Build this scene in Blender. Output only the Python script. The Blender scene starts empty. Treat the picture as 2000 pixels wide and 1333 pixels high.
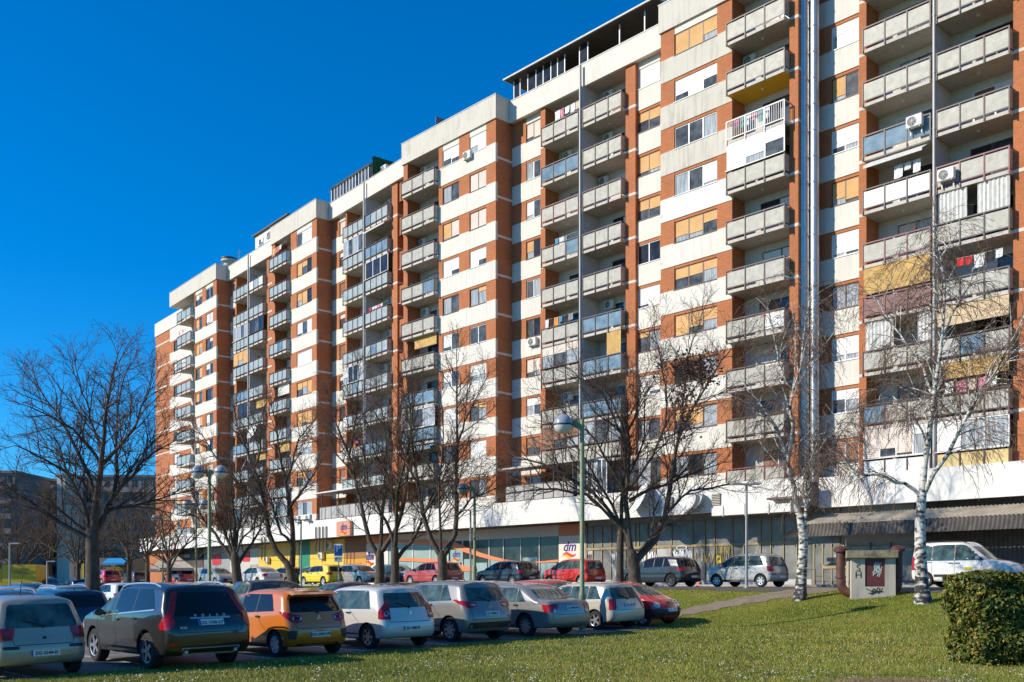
import bpy, bmesh, math, random
import numpy as np
from mathutils import Vector, Matrix
from mathutils.bvhtree import BVHTree

sc = bpy.context.scene
col = sc.collection
R = math.radians

# ---------------------------------------------------------------- camera, sky, sun
F, CX, HY, EYE = 1944.0, 1000.0, 1140.0, 1.75      # photo pixels (2000 wide): focal length, horizon row; eye height in m
cam_d = bpy.data.cameras.new('camera')
cam_d.sensor_width = 36.0
cam_d.lens = 36.0 * F / 2000.0
cam_d.shift_y = (HY - 666.5) / 2000.0
cam_d.clip_end = 6000
cam_d.clip_start = 0.1
cam = bpy.data.objects.new('camera', cam_d)
col.objects.link(cam)
cam.location = (0, 0, EYE)
cam.rotation_euler = (R(90), 0, 0)
sc.camera = cam

SUN_AZ = math.atan2(-0.975, -0.222)      # to-sun direction measured from +Y clockwise
SUN_EL = R(29)
w = bpy.data.worlds.new('World')
sc.world = w
w.use_nodes = True
nt = w.node_tree
bg = nt.nodes['Background']
sky = nt.nodes.new('ShaderNodeTexSky')
sky.sky_type = 'NISHITA'
sky.sun_disc = False
sky.sun_elevation = SUN_EL
sky.sun_rotation = SUN_AZ
sky.altitude = 300
sky.air_density = 1.0
sky.dust_density = 0.15
sky.ozone_density = 4.0
tint = nt.nodes.new('ShaderNodeMix')           # deep polarised blue of the photograph, the same over the whole sky
tint.data_type = 'RGBA'
tint.blend_type = 'MULTIPLY'
tint.inputs['Factor'].default_value = 1.0
tint.inputs['B'].default_value = (0.46, 0.93, 1.32, 1)
hsv = nt.nodes.new('ShaderNodeHueSaturation')
hsv.inputs['Saturation'].default_value = 1.12
nt.links.new(sky.outputs[0], tint.inputs['A'])
nt.links.new(tint.outputs['Result'], hsv.inputs['Color'])
nt.links.new(hsv.outputs[0], bg.inputs['Color'])
bg.inputs['Strength'].default_value = 0.118

sun_d = bpy.data.lights.new('sun', 'SUN')
sun_d.energy = 4.7
sun_d.angle = R(0.53)
sun_d.color = (1.0, 0.91, 0.76)
sun = bpy.data.objects.new('sun', sun_d)
col.objects.link(sun)
tosun = Vector((math.sin(SUN_AZ) * math.cos(SUN_EL), math.cos(SUN_AZ) * math.cos(SUN_EL), math.sin(SUN_EL)))
sun.rotation_euler = tosun.to_track_quat('Z', 'Y').to_euler()
sun.location = tosun * 80

sc.view_settings.view_transform = 'Standard'
sc.view_settings.look = 'None'
sc.view_settings.exposure = 0.2
sc.view_settings.gamma = 1.0
sc.view_settings.use_curve_mapping = False
sc.render.engine = 'CYCLES'

# ---------------------------------------------------------------- materials
MATS = {}

def M(name, c, rough=0.6, metal=0.0, var=0.0, scale=3.0, bump=0.0, bscale=40.0, c2=None, coat=0.0, spec=0.5, stretch=None, detail=4):
    """Principled material; colour varies between c and c2 (or darker/lighter c) by world-position noise."""
    if name in MATS:
        return MATS[name]
    m = bpy.data.materials.new(name)
    m.use_nodes = True
    n = m.node_tree.nodes
    l = m.node_tree.links
    b = n['Principled BSDF']
    b.inputs['Base Color'].default_value = (*c, 1)
    b.inputs['Roughness'].default_value = rough
    b.inputs['Metallic'].default_value = metal
    b.inputs['Coat Weight'].default_value = coat
    b.inputs['Coat Roughness'].default_value = 0.04
    b.inputs['Specular IOR Level'].default_value = spec
    pos = None
    if var or c2 or bump:
        g = n.new('ShaderNodeNewGeometry')
        pos = g.outputs['Position']
        if stretch:
            mp = n.new('ShaderNodeMapping')
            mp.inputs['Scale'].default_value = stretch
            l.new(pos, mp.inputs['Vector'])
            pos = mp.outputs['Vector']
    if var or c2:
        t = n.new('ShaderNodeTexNoise')
        t.inputs['Scale'].default_value = scale
        t.inputs['Detail'].default_value = detail
        t.inputs['Roughness'].default_value = 0.6
        l.new(pos, t.inputs['Vector'])
        r = n.new('ShaderNodeValToRGB')
        a0 = c if c2 else tuple(x * (1 - var) for x in c)
        a1 = c2 if c2 else tuple(min(1, x * (1 + var)) for x in c)
        r.color_ramp.elements[0].position = 0.32
        r.color_ramp.elements[1].position = 0.68
        r.color_ramp.elements[0].color = (*a0, 1)
        r.color_ramp.elements[1].color = (*a1, 1)
        l.new(t.outputs['Fac'], r.inputs['Fac'])
        l.new(r.outputs['Color'], b.inputs['Base Color'])
    if bump:
        t2 = n.new('ShaderNodeTexNoise')
        t2.inputs['Scale'].default_value = bscale
        t2.inputs['Detail'].default_value = 3
        l.new(pos, t2.inputs['Vector'])
        bp = n.new('ShaderNodeBump')
        bp.inputs['Strength'].default_value = bump
        bp.inputs['Distance'].default_value = 0.02
        l.new(t2.outputs['Fac'], bp.inputs['Height'])
        l.new(bp.outputs['Normal'], b.inputs['Normal'])
    MATS[name] = m
    return m

def brick_mat(name, c1, c2, mortar):
    m = bpy.data.materials.new(name)
    m.use_nodes = True
    n = m.node_tree.nodes
    l = m.node_tree.links
    b = n['Principled BSDF']
    b.inputs['Roughness'].default_value = 0.85
    tc = n.new('ShaderNodeTexCoord')
    sx = n.new('ShaderNodeSeparateXYZ')
    l.new(tc.outputs['Object'], sx.inputs[0])
    ad = n.new('ShaderNodeMath')
    l.new(sx.outputs['X'], ad.inputs[0])
    l.new(sx.outputs['Y'], ad.inputs[1])
    cb = n.new('ShaderNodeCombineXYZ')
    l.new(ad.outputs[0], cb.inputs['X'])
    l.new(sx.outputs['Z'], cb.inputs['Y'])
    br = n.new('ShaderNodeTexBrick')
    br.inputs['Scale'].default_value = 1.0
    br.inputs['Brick Width'].default_value = 0.26
    br.inputs['Row Height'].default_value = 0.085
    br.inputs['Mortar Size'].default_value = 0.012
    br.inputs['Color1'].default_value = (*c1, 1)
    br.inputs['Color2'].default_value = (*c2, 1)
    br.inputs['Mortar'].default_value = (*mortar, 1)
    l.new(cb.outputs[0], br.inputs['Vector'])
    g = n.new('ShaderNodeNewGeometry')
    t = n.new('ShaderNodeTexNoise')
    t.inputs['Scale'].default_value = 0.9
    t.inputs['Detail'].default_value = 5
    l.new(g.outputs['Position'], t.inputs['Vector'])
    mr = n.new('ShaderNodeMapRange')
    mr.inputs['To Min'].default_value = 0.78
    mr.inputs['To Max'].default_value = 1.2
    l.new(t.outputs['Fac'], mr.inputs['Value'])
    mx = n.new('ShaderNodeMix')
    mx.data_type = 'RGBA'
    mx.blend_type = 'MULTIPLY'
    mx.inputs['Factor'].default_value = 1.0
    l.new(br.outputs['Color'], mx.inputs['A'])
    l.new(mr.outputs['Result'], mx.inputs['B'])
    l.new(mx.outputs['Result'], b.inputs['Base Color'])
    bp = n.new('ShaderNodeBump')
    bp.inputs['Strength'].default_value = 0.5
    bp.inputs['Distance'].default_value = 0.01
    l.new(br.outputs['Fac'], bp.inputs['Height'])
    bp.invert = True
    l.new(bp.outputs['Normal'], b.inputs['Normal'])
    MATS[name] = m
    return m

def stained_mat(name, c, stain, amount=0.35, rough=0.8):
    """painted concrete with soft blotches and thin vertical runs of dirt"""
    m = bpy.data.materials.new(name)
    m.use_nodes = True
    n = m.node_tree.nodes
    l = m.node_tree.links
    b = n['Principled BSDF']
    b.inputs['Roughness'].default_value = rough
    g = n.new('ShaderNodeNewGeometry')
    t = n.new('ShaderNodeTexNoise')
    t.inputs['Scale'].default_value = 0.55
    t.inputs['Detail'].default_value = 8
    t.inputs['Roughness'].default_value = 0.7
    l.new(g.outputs['Position'], t.inputs['Vector'])
    mp = n.new('ShaderNodeMapping')
    mp.inputs['Scale'].default_value = (5, 5, 0.35)
    l.new(g.outputs['Position'], mp.inputs['Vector'])
    t2 = n.new('ShaderNodeTexNoise')
    t2.inputs['Scale'].default_value = 1.0
    t2.inputs['Detail'].default_value = 5
    l.new(mp.outputs[0], t2.inputs['Vector'])
    mul = n.new('ShaderNodeMath')
    mul.operation = 'MULTIPLY'
    l.new(t.outputs['Fac'], mul.inputs[0])
    l.new(t2.outputs['Fac'], mul.inputs[1])
    mr = n.new('ShaderNodeMapRange')
    mr.inputs['From Min'].default_value = 0.22
    mr.inputs['From Max'].default_value = 0.42
    mr.inputs['To Max'].default_value = amount
    l.new(mul.outputs[0], mr.inputs['Value'])
    mx = n.new('ShaderNodeMix')
    mx.data_type = 'RGBA'
    mx.inputs['A'].default_value = (*c, 1)
    mx.inputs['B'].default_value = (*stain, 1)
    l.new(mr.outputs['Result'], mx.inputs['Factor'])
    l.new(mx.outputs['Result'], b.inputs['Base Color'])
    bp = n.new('ShaderNodeBump')
    bp.inputs['Strength'].default_value = 0.15
    bp.inputs['Distance'].default_value = 0.02
    l.new(t2.outputs['Fac'], bp.inputs['Height'])
    l.new(bp.outputs['Normal'], b.inputs['Normal'])
    MATS[name] = m
    return m

brick = brick_mat('brick', (0.50, 0.150, 0.042), (0.40, 0.112, 0.033), (0.44, 0.20, 0.095))
white_panel = stained_mat('white_panel', (0.71, 0.665, 0.58), (0.46, 0.42, 0.34), 0.35)
white_new = stained_mat('white_new', (0.74, 0.71, 0.64), (0.58, 0.54, 0.46), 0.22)
panel_dirty = stained_mat('panel_dirty', (0.60, 0.55, 0.46), (0.30, 0.27, 0.21), 0.6)
parapet_m = stained_mat('parapet_concrete', (0.62, 0.57, 0.49), (0.34, 0.31, 0.26), 0.5)
slab_m = stained_mat('slab_concrete', (0.56, 0.51, 0.44), (0.30, 0.27, 0.22), 0.5)
loggia_white = M('loggia_plaster', (0.62, 0.58, 0.52), 0.9, var=0.08)
strip_m = M('white_strip', (0.66, 0.60, 0.52), 0.85, var=0.15)
rail_brown = M('rail_brown', (0.060, 0.026, 0.022), 0.5, var=0.25)
rail_red = M('rail_red', (0.20, 0.045, 0.045), 0.5)
rail_dark = M('rail_dark', (0.06, 0.05, 0.045), 0.5)
rail_white = M('rail_white', (0.7, 0.68, 0.66), 0.5)
frame_white = M('frame_white', (0.78, 0.77, 0.75), 0.4)
frame_brown = M('frame_brown', (0.085, 0.035, 0.022), 0.5, var=0.2)
shut_y = M('shutter_yellow', (0.66, 0.36, 0.12), 0.65, var=0.14, scale=1.2)
shut_w = M('shutter_white', (0.72, 0.70, 0.66), 0.55, var=0.05, scale=0.8)
shut_p = M('shutter_pale', (0.66, 0.56, 0.48), 0.6, var=0.06, scale=0.8)
shut_b = M('shutter_brown', (0.25, 0.10, 0.045), 0.6, var=0.1)
curtain_m = M('curtain', (0.70, 0.70, 0.70), 0.9, var=0.10, scale=9, stretch=(3, 3, 0.2))
dark_room = M('dark_interior', (0.035, 0.032, 0.03), 0.8)
def glass_mat(name, tint, c_in, rough=0.05, var=0.6):
    m = M(name, c_in, rough, 0.0, var=var, scale=1.6, spec=0.45)
    m.node_tree.nodes['Principled BSDF'].inputs['IOR'].default_value = 1.45
    return m
glass_m = glass_mat('window_glass', None, (0.085, 0.088, 0.088))
glass_dk = glass_mat('dark_glass', None, (0.030, 0.028, 0.026))
balc_glass = M('wired_glass', (0.34, 0.325, 0.27), 0.5, scale=3.2, spec=0.3, c2=(0.50, 0.475, 0.41), detail=8)
balc_glass_g = M('greenish_wired_glass', (0.30, 0.345, 0.335), 0.35, scale=3.0, spec=0.4, c2=(0.43, 0.475, 0.46), detail=8)
balc_yellow = M('cream_yellow_panel', (0.62, 0.47, 0.20), 0.6, var=0.1, scale=3)
balc_glass_b = M('clear_balcony_glass', (0.20, 0.27, 0.31), 0.06, var=0.3, scale=1.4, spec=0.8)
balc_glass_w = M('white_sheet_panel', (0.70, 0.69, 0.66), 0.45, var=0.08, scale=2)
balc_red = M('dark_red_panel', (0.16, 0.05, 0.045), 0.5, var=0.2)
metal_grey = M('grey_metal', (0.40, 0.39, 0.37), 0.5, 0.15)
steel = M('steel_duct', (0.50, 0.475, 0.44), 0.36, 0.75, var=0.10, scale=2)
white_plastic = M('white_plastic', (0.72, 0.71, 0.66), 0.45, var=0.05)
black_plastic = M('black_plastic', (0.02, 0.02, 0.021), 0.5)
grille_m = M('dark_grille', (0.05, 0.05, 0.05), 0.6)

# ---------------------------------------------------------------- mesh helpers
class MB:
    def __init__(s):
        s.v = []
        s.f = []
        s.m = []
    def quad(s, a, b, c, d, m=0):
        i = len(s.v)
        s.v += [a, b, c, d]
        s.f.append((i, i + 1, i + 2, i + 3))
        s.m.append(m)
    def box(s, x0, x1, y0, y1, z0, z1, m=0):
        i = len(s.v)
        s.v += [(x0, y0, z0), (x1, y0, z0), (x1, y1, z0), (x0, y1, z0), (x0, y0, z1), (x1, y0, z1), (x1, y1, z1), (x0, y1, z1)]
        for q in ((0, 3, 2, 1), (4, 5, 6, 7), (0, 1, 5, 4), (1, 2, 6, 5), (2, 3, 7, 6), (3, 0, 4, 7)):
            s.f.append(tuple(i + k for k in q))
            s.m.append(m)
        return s
    def prism(s, poly, y0, y1, m=0, axis='y'):
        """polygon in (a,b) extruded along axis; a,b = x,z for axis y; y,z for axis x; x,y for axis z"""
        def P(a, b, t):
            return (a, t, b) if axis == 'y' else ((t, a, b) if axis == 'x' else (a, b, t))
        n = len(poly)
        i = len(s.v)
        s.v += [P(a, b, y0) for a, b in poly] + [P(a, b, y1) for a, b in poly]
        s.f.append(tuple(range(i, i + n)))
        s.f.append(tuple(range(i + 2 * n - 1, i + n - 1, -1)))
        s.m += [m, m]
        for k in range(n):
            s.f.append((i + k, i + (k + 1) % n, i + n + (k + 1) % n, i + n + k))
            s.m.append(m)
        return s
    def tube(s, pts, r, k=8, m=0, cap=True):
        pts = [Vector(p) for p in pts]
        rs = r if isinstance(r, (list, tuple)) else [r] * len(pts)
        rings = []
        prev = None
        for j, p in enumerate(pts):
            if j == 0:
                t = pts[1] - p
            elif j == len(pts) - 1:
                t = p - pts[j - 1]
            else:
                t = (pts[j + 1] - p).normalized() + (p - pts[j - 1]).normalized()
            t.normalize()
            if prev is None:
                a = t.orthogonal().normalized()
            else:
                a = prev - t * prev.dot(t)
                a = a.normalized() if a.length > 1e-6 else t.orthogonal().normalized()
            prev = a
            b = t.cross(a)
            i = len(s.v)
            for q in range(k):
                an = 2 * math.pi * q / k
                s.v.append(tuple(p + (a * math.cos(an) + b * math.sin(an)) * rs[j]))
            rings.append(i)
        for j in range(len(rings) - 1):
            for q in range(k):
                s.f.append((rings[j] + q, rings[j] + (q + 1) % k, rings[j + 1] + (q + 1) % k, rings[j + 1] + q))
                s.m.append(m)
        if cap:
            s.f.append(tuple(rings[0] + q for q in range(k - 1, -1, -1)))
            s.f.append(tuple(rings[-1] + q for q in range(k)))
            s.m += [m, m]
        return s
    def lathe(s, prof, k=16, m=0, axis='z', o=(0, 0, 0)):
        i = len(s.v)
        for r, h in prof:
            for q in range(k):
                an = 2 * math.pi * q / k
                c, d = r * math.cos(an), r * math.sin(an)
                p = (c, d, h) if axis == 'z' else ((c, h, d) if axis == 'y' else (h, c, d))
                s.v.append((p[0] + o[0], p[1] + o[1], p[2] + o[2]))
        for j in range(len(prof) - 1):
            for q in range(k):
                s.f.append((i + j * k + q, i + j * k + (q + 1) % k, i + (j + 1) * k + (q + 1) % k, i + (j + 1) * k + q))
                s.m.append(m)
        return s
    def mesh(s, name, mats, smooth=False, fixn=True):
        me = bpy.data.meshes.new(name)
        me.from_pydata([tuple(v) for v in s.v], [], s.f)
        for x in (mats if isinstance(mats, (list, tuple)) else [mats]):
            me.materials.append(x)
        me.polygons.foreach_set('material_index', s.m)
        if fixn:
            bm = bmesh.new()
            bm.from_mesh(me)
            bmesh.ops.recalc_face_normals(bm, faces=bm.faces)
            bm.to_mesh(me)
            bm.free()
        if smooth:
            me.polygons.foreach_set('use_smooth', [True] * len(me.polygons))
            me.set_sharp_from_angle(angle=R(38))
        me.update()
        return me

def link(name, me, parent=None, loc=(0, 0, 0), rz=0.0):
    o = bpy.data.objects.new(name, me)
    col.objects.link(o)
    o.location = loc
    o.rotation_euler = (0, 0, rz)
    if parent is not None:
        o.parent = parent
    return o

def thing(name, label, cat, loc=(0, 0, 0), rz=0.0, group=None, me=None):
    o = link(name, me, None, loc, rz)
    o['label'] = label
    o['category'] = cat
    if group:
        o['group'] = group
    return o

BOXES = {}
def boxmesh(name, d, mat):
    key = (name, tuple(round(x, 3) for x in d), mat.name)
    if key not in BOXES:
        BOXES[key] = MB().box(*d).mesh(name, mat, fixn=False)
    return BOXES[key]

def text_mesh(s, size, mat, ext=0.004, shear=0.0, align='CENTER', offset=0.0):
    c = bpy.data.curves.new('t', 'FONT')
    c.body = s
    c.size = size
    c.extrude = ext
    c.align_x = align
    c.align_y = 'CENTER'
    c.shear = shear
    c.offset = offset
    c.resolution_u = 3
    o = bpy.data.objects.new('t', c)
    me = bpy.data.meshes.new_from_object(o)
    bpy.data.objects.remove(o)
    # stand it up: text plane x,y -> x,z facing -y
    me.transform(Matrix.Rotation(R(90), 4, 'X'))
    me.materials.clear()
    me.materials.append(mat)
    return me

# ---------------------------------------------------------------- layout of the place
P3 = Vector((-1.08, 71.0))                    # a corner of the building front
DL = Vector((-0.682, 0.7314)).normalized()    # along the front, leftwards and away
NO = Vector((-0.7314, -0.682)).normalized()   # out of the front

def eq(x, y):
    r = Vector((x, y)) - P3
    return r.dot(DL), r.dot(NO)

def from_eq(e, q):
    p = P3 + DL * e + NO * q
    return p.x, p.y

def gq(q):
    if q <= 11.5:
        return 1.58
    if q < 21.5:
        t = (q - 11.5) / 10.0
        t = t * t * (3 - 2 * t)
        return 1.58 + (0.36 - 1.58) * t
    return 0.36 - (min(q, 75) - 21.5) * 0.0185

def ground(x, y):
    return gq(eq(x, y)[1])

def on_ground(px, py, y0=8.0, y1=160.0):
    """walk along the viewing ray of a photo pixel until it meets the ground"""
    t = (px - CX) / F
    Y = y0
    while Y < y1:
        z = EYE + (HY - py) / F * Y
        if z <= ground(t * Y, Y):
            return Vector((t * Y, Y, ground(t * Y, Y)))
        Y += 0.02
    return Vector((t * y1, y1, ground(t * y1, y1)))

def at(px, py, Y):
    return Vector(((px - CX) / F * Y, Y, EYE + (HY - py) / F * Y))
# ================================================================ ground
def sheet(name, mat, inside, e_rng, q_rng, step, lift, kind='structure'):
    """a sheet following the ground in (e,q) cells"""
    es = np.arange(e_rng[0], e_rng[1] + 1e-6, step)
    qs = np.unique(np.concatenate([np.arange(q_rng[0], q_rng[1] + 1e-6, step)]))
    mb = MB()
    idx = {}
    def vid(a, b):
        if (a, b) not in idx:
            x, y = from_eq(es[a], qs[b])
            idx[(a, b)] = len(mb.v)
            mb.v.append((x, y, gq(qs[b]) + lift))
        return idx[(a, b)]
    for a in range(len(es) - 1):
        for b in range(len(qs) - 1):
            ce, cq = (es[a] + es[a + 1]) / 2, (qs[b] + qs[b + 1]) / 2
            if inside is None or inside(ce, cq):
                mb.f.append((vid(a, b), vid(a, b + 1), vid(a + 1, b + 1), vid(a + 1, b)))
                mb.m.append(0)
    me = mb.mesh(name, mat)
    bm = bmesh.new(); bm.from_mesh(me)
    if bm.faces and sum(f.normal.z for f in bm.faces) < 0:
        bmesh.ops.reverse_faces(bm, faces=bm.faces)
    bm.to_mesh(me); bm.free()
    me.polygons.foreach_set('use_smooth', [True] * len(me.polygons))
    o = link(name, me)
    o['kind'] = kind
    return o

def ground_material():
    m = bpy.data.materials.new('lawn_soil')
    m.use_nodes = True
    n = m.node_tree.nodes; l = m.node_tree.links
    b = n['Principled BSDF']; b.inputs['Roughness'].default_value = 0.95
    b.inputs['Specular IOR Level'].default_value = 0.15
    g = n.new('ShaderNodeNewGeometry')
    t = n.new('ShaderNodeTexNoise'); t.inputs['Scale'].default_value = 0.35; t.inputs['Detail'].default_value = 6
    t2 = n.new('ShaderNodeTexNoise'); t2.inputs['Scale'].default_value = 14; t2.inputs['Detail'].default_value = 5
    l.new(g.outputs['Position'], t.inputs['Vector']); l.new(g.outputs['Position'], t2.inputs['Vector'])
    r = n.new('ShaderNodeValToRGB')
    e = r.color_ramp.elements
    e[0].position = 0.30; e[0].color = (0.12, 0.15, 0.014, 1)
    e[1].position = 0.62; e[1].color = (0.22, 0.23, 0.032, 1)
    x = e.new(0.74); x.color = (0.33, 0.25, 0.075, 1)
    l.new(t.outputs['Fac'], r.inputs['Fac'])
    r2 = n.new('ShaderNodeValToRGB')
    r2.color_ramp.elements[0].position = 0.3; r2.color_ramp.elements[0].color = (0.45, 0.5, 0.4, 1)
    r2.color_ramp.elements[1].position = 0.75; r2.color_ramp.elements[1].color = (1.25, 1.2, 1.1, 1)
    l.new(t2.outputs['Fac'], r2.inputs['Fac'])
    mx = n.new('ShaderNodeMix'); mx.data_type = 'RGBA'; mx.blend_type = 'MULTIPLY'; mx.inputs['Factor'].default_value = 1
    l.new(r.outputs[0], mx.inputs['A']); l.new(r2.outputs[0], mx.inputs['B'])
    l.new(mx.outputs['Result'], b.inputs['Base Color'])
    bp = n.new('ShaderNodeBump'); bp.inputs['Strength'].default_value = 0.8; bp.inputs['Distance'].default_value = 0.05
    l.new(t2.outputs['Fac'], bp.inputs['Height']); l.new(bp.outputs[0], b.inputs['Normal'])
    return m
lawn_m = ground_material()
asphalt = M('asphalt', (0.085, 0.078, 0.072), 0.9, var=0.25, scale=1.3, bump=0.3, bscale=60)
asphalt_lot = M('lot_asphalt', (0.15, 0.135, 0.12), 0.9, var=0.22, scale=0.8, bump=0.3, bscale=50)
paving = M('paving', (0.26, 0.235, 0.20), 0.85, var=0.15, scale=2)
dirt = M('dirt_path', (0.23, 0.175, 0.12), 0.95, var=0.2, scale=2.5, bump=0.5, bscale=25)
kerb_m = M('kerb_concrete', (0.36, 0.34, 0.30), 0.9, var=0.2, scale=4)
straw = M('straw', (0.42, 0.29, 0.12), 0.9, var=0.3, scale=8)

# the ground sheet: fine between the camera and the building, coarse out to the horizon
def ground_sheet():
    mb = MB()
    es = [-2500, -600, -200, -100] + list(np.arange(-70, 171, 5.0)) + [220, 320, 600, 1200, 2800]
    qs = [-2500, -600, -150, -40, 0, 8] + list(np.arange(11, 23.1, 0.5)) + list(np.arange(25, 76, 5.0)) + [120, 250, 600, 2500]
    for a in es:
        for b in qs:
            x, y = from_eq(a, b)
            mb.v.append((x, y, gq(b)))
    nq = len(qs)
    for a in range(len(es) - 1):
        for b in range(nq - 1):
            mb.f.append((a * nq + b, (a + 1) * nq + b, (a + 1) * nq + b + 1, a * nq + b + 1)); mb.m.append(0)
    me = mb.mesh('ground', lawn_m)
    bm = bmesh.new(); bm.from_mesh(me)
    if sum(f.normal.z for f in bm.faces) < 0:
        bmesh.ops.reverse_faces(bm, faces=bm.faces)
    bm.to_mesh(me); bm.free()
    me.polygons.foreach_set('use_smooth', [True] * len(me.polygons))
    o = link('ground', me); o['kind'] = 'structure'
ground_sheet()
LAWN_E = -33.0
def in_lot(e, q):
    if q > 70 or e < LAWN_E + 0.25 * math.sin(q * 0.7):
        return False
    return 22.3 < q or (e > 95)
sheet('parking_lot', asphalt_lot, in_lot, (-35, 175), (12, 70), 0.5, 0.012)
sheet('road', asphalt, lambda e, q: q < 11.2 or (e < -17 and q < 13.4 + 0.25 * math.sin(e)), (-75, 170), (3.2, 14.0), 0.4, 0.010)
sheet('pavement', paving, None, (-75, 170), (-2.6, 3.1), 1.9, 0.10)
# kerbs along the road and the lot
def kerb(name, e0, e1, q, side):
    mb = MB(); n = int((e1 - e0) / 1.0)
    for k in range(n):
        a = e0 + k; b = a + 0.985
        pts = [from_eq(a, q), from_eq(b, q), from_eq(b, q + 0.12), from_eq(a, q + 0.12)]
        i = len(mb.v)
        mb.v += [(x, y, gq(q) - 0.1) for x, y in pts] + [(x, y, gq(q) + 0.115) for x, y in pts]
        for f in ((4, 5, 6, 7), (0, 1, 5, 4), (1, 2, 6, 5), (2, 3, 7, 6), (3, 0, 4, 7)):
            mb.f.append(tuple(i + t for t in f)); mb.m.append(0)
    o = link(name, mb.mesh(name, kerb_m)); o['kind'] = 'structure'
kerb('kerb', -16, 120, 11.25, 1)
kerb('kerb', -75, 150, 3.05, 1)
# worn dirt path from the end of the car row up to the road
def path_sheet():
    pts = [(1300, 1203), (1340, 1196), (1400, 1184), (1470, 1171), (1540, 1160), (1630, 1150)]
    c = [on_ground(a, b) for a, b in pts]
    mb = MB(); rng = random.Random(3)
    dense = []
    for i in range(len(c) - 1):
        for k in range(10):
            dense.append(c[i].lerp(c[i + 1], k / 10))
    dense.append(c[-1])
    n = 9
    for i, p in enumerate(dense):
        t = (dense[min(i + 1, len(dense) - 1)] - dense[max(i - 1, 0)]); t.z = 0; t.normalize()
        s = Vector((-t.y, t.x, 0))
        wdt = 0.62 + 0.1 * math.sin(i * 0.9) + rng.uniform(-0.06, 0.06) + 0.5 * (i / len(dense)) ** 2
        for k in range(n):
            a = p + s * wdt * (2 * k / (n - 1) - 1)
            mb.v.append((a.x, a.y, ground(a.x, a.y) + 0.016))
    for i in range(len(dense) - 1):
        for k in range(n - 1):
            mb.f.append((i * n + k, i * n + k + 1, (i + 1) * n + k + 1, (i + 1) * n + k)); mb.m.append(0)
    me = mb.mesh('path', dirt)
    o = link('path', me); o['kind'] = 'structure'
    return dense
PATH = path_sheet()
def near_path(x, y, d=0.75):
    return any((p.x - x) ** 2 + (p.y - y) ** 2 < d * d for p in PATH)
# bay lines in the car park
line_m = M('faded_road_paint', (0.42, 0.41, 0.39), 0.8, var=0.35, scale=6)
def bay_lines():
    mb = MB()
    for e0, e1 in ((-33, -28.2), (-27.4, -22.6), (-15.5, -10.7), (-10, -5.2)):
        q = 24.0
        while q < 62:
            a = [from_eq(e0, q), from_eq(e1, q), from_eq(e1, q + 0.1), from_eq(e0, q + 0.1)]
            mb.quad(*[(x, y, ground(x, y) + 0.018) for x, y in a])
            q += 2.5
    o = link('bay_markings', mb.mesh('bay_markings', line_m)); o['kind'] = 'structure'
bay_lines()
# ================================================================ the apartment building
FH = 2.8                                   # storey height
def Zk(k):
    return EYE + FH * k
class Wing:
    def __init__(s, p0, d):
        s.p0 = Vector(p0); s.d = Vector(d).normalized(); s.i = Vector((-s.d.y, s.d.x)); s.rz = math.atan2(s.d.y, s.d.x)
    def u(s, px, v=0.0):
        t = (px - CX) / F
        a = s.p0 + s.i * v
        return -(a.x - t * a.y) / (s.d.x - t * s.d.y)
    def P(s, u, v, z):
        p = s.p0 + s.d * u + s.i * v
        return Vector((p.x, p.y, z))
    def z(s, px, py, v):
        u = s.u(px, v)
        p = s.P(u, v, 0)
        return EYE + (HY - py) / F * p.y
A = Wing((-9.37, 79.9), (1547, -1944))
C = Wing((-9.37, 79.9), (1812.5, -1944))
BROOT = A.P(0, 0, 1.58)
building = thing('apartment_building', 'long white and red brick apartment block with twelve columns of balconies', 'building', BROOT)
def part(name, me, W, u, v, z, parent=None):
    p = W.P(u, v, z)
    if parent is None:
        return link(name, me, building, p - BROOT, W.rz)
    return link(name, me, parent, (u, v, z))
rnd = random.Random(11)
V_REC, V_PIL, DEPTH = 1.62, 1.40, 13.0
SP0, SP1, WT = -0.36, 1.0, 2.27            # white band below / above the floor slab, window head
ZB, ZT = Zk(1.9), Zk(11.86)
ROWS = 10
def zrow(r):                               # r = 0 is the top storey
    return Zk(10.9 - r)

glass_c = M('curtained_glass', (0.20, 0.23, 0.25), 0.06, c2=(0.56, 0.56, 0.54), scale=7, stretch=(2.2, 2.2, 0.12), spec=0.45)
SHUT = {'Y': shut_y, 'W': shut_w, 'P': shut_p, 'B': shut_b}

def leaf_code(c):
    """'Y80' = yellow shutter lowered 80 %, 'G' glass, 'C' curtained glass, 'D' dark open"""
    k = c[0]
    f = int(c[1:]) / 100 if len(c) > 1 else 1.0
    return k, f

def shutter_mesh(w, h, mat):
    key = ('shutter', round(w, 2), round(h, 2), mat.name)
    if key not in BOXES:
        mb = MB()
        n = max(2, int(h / 0.085))
        for i in range(n):
            z0 = i * h / n
            z1 = z0 + h / n
            mb.quad((0, -0.012, z0 + 0.008), (w, -0.012, z0 + 0.008), (w, 0, z1), (0, 0, z1))
            mb.quad((0, 0.0, z0), (w, 0.0, z0), (w, -0.012, z0 + 0.008), (0, -0.012, z0 + 0.008))
        mb.box(0, w, -0.018, 0.012, -0.03, 0.0)
        BOXES[key] = mb.mesh('shutter', mat)
    return BOXES[key]

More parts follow.
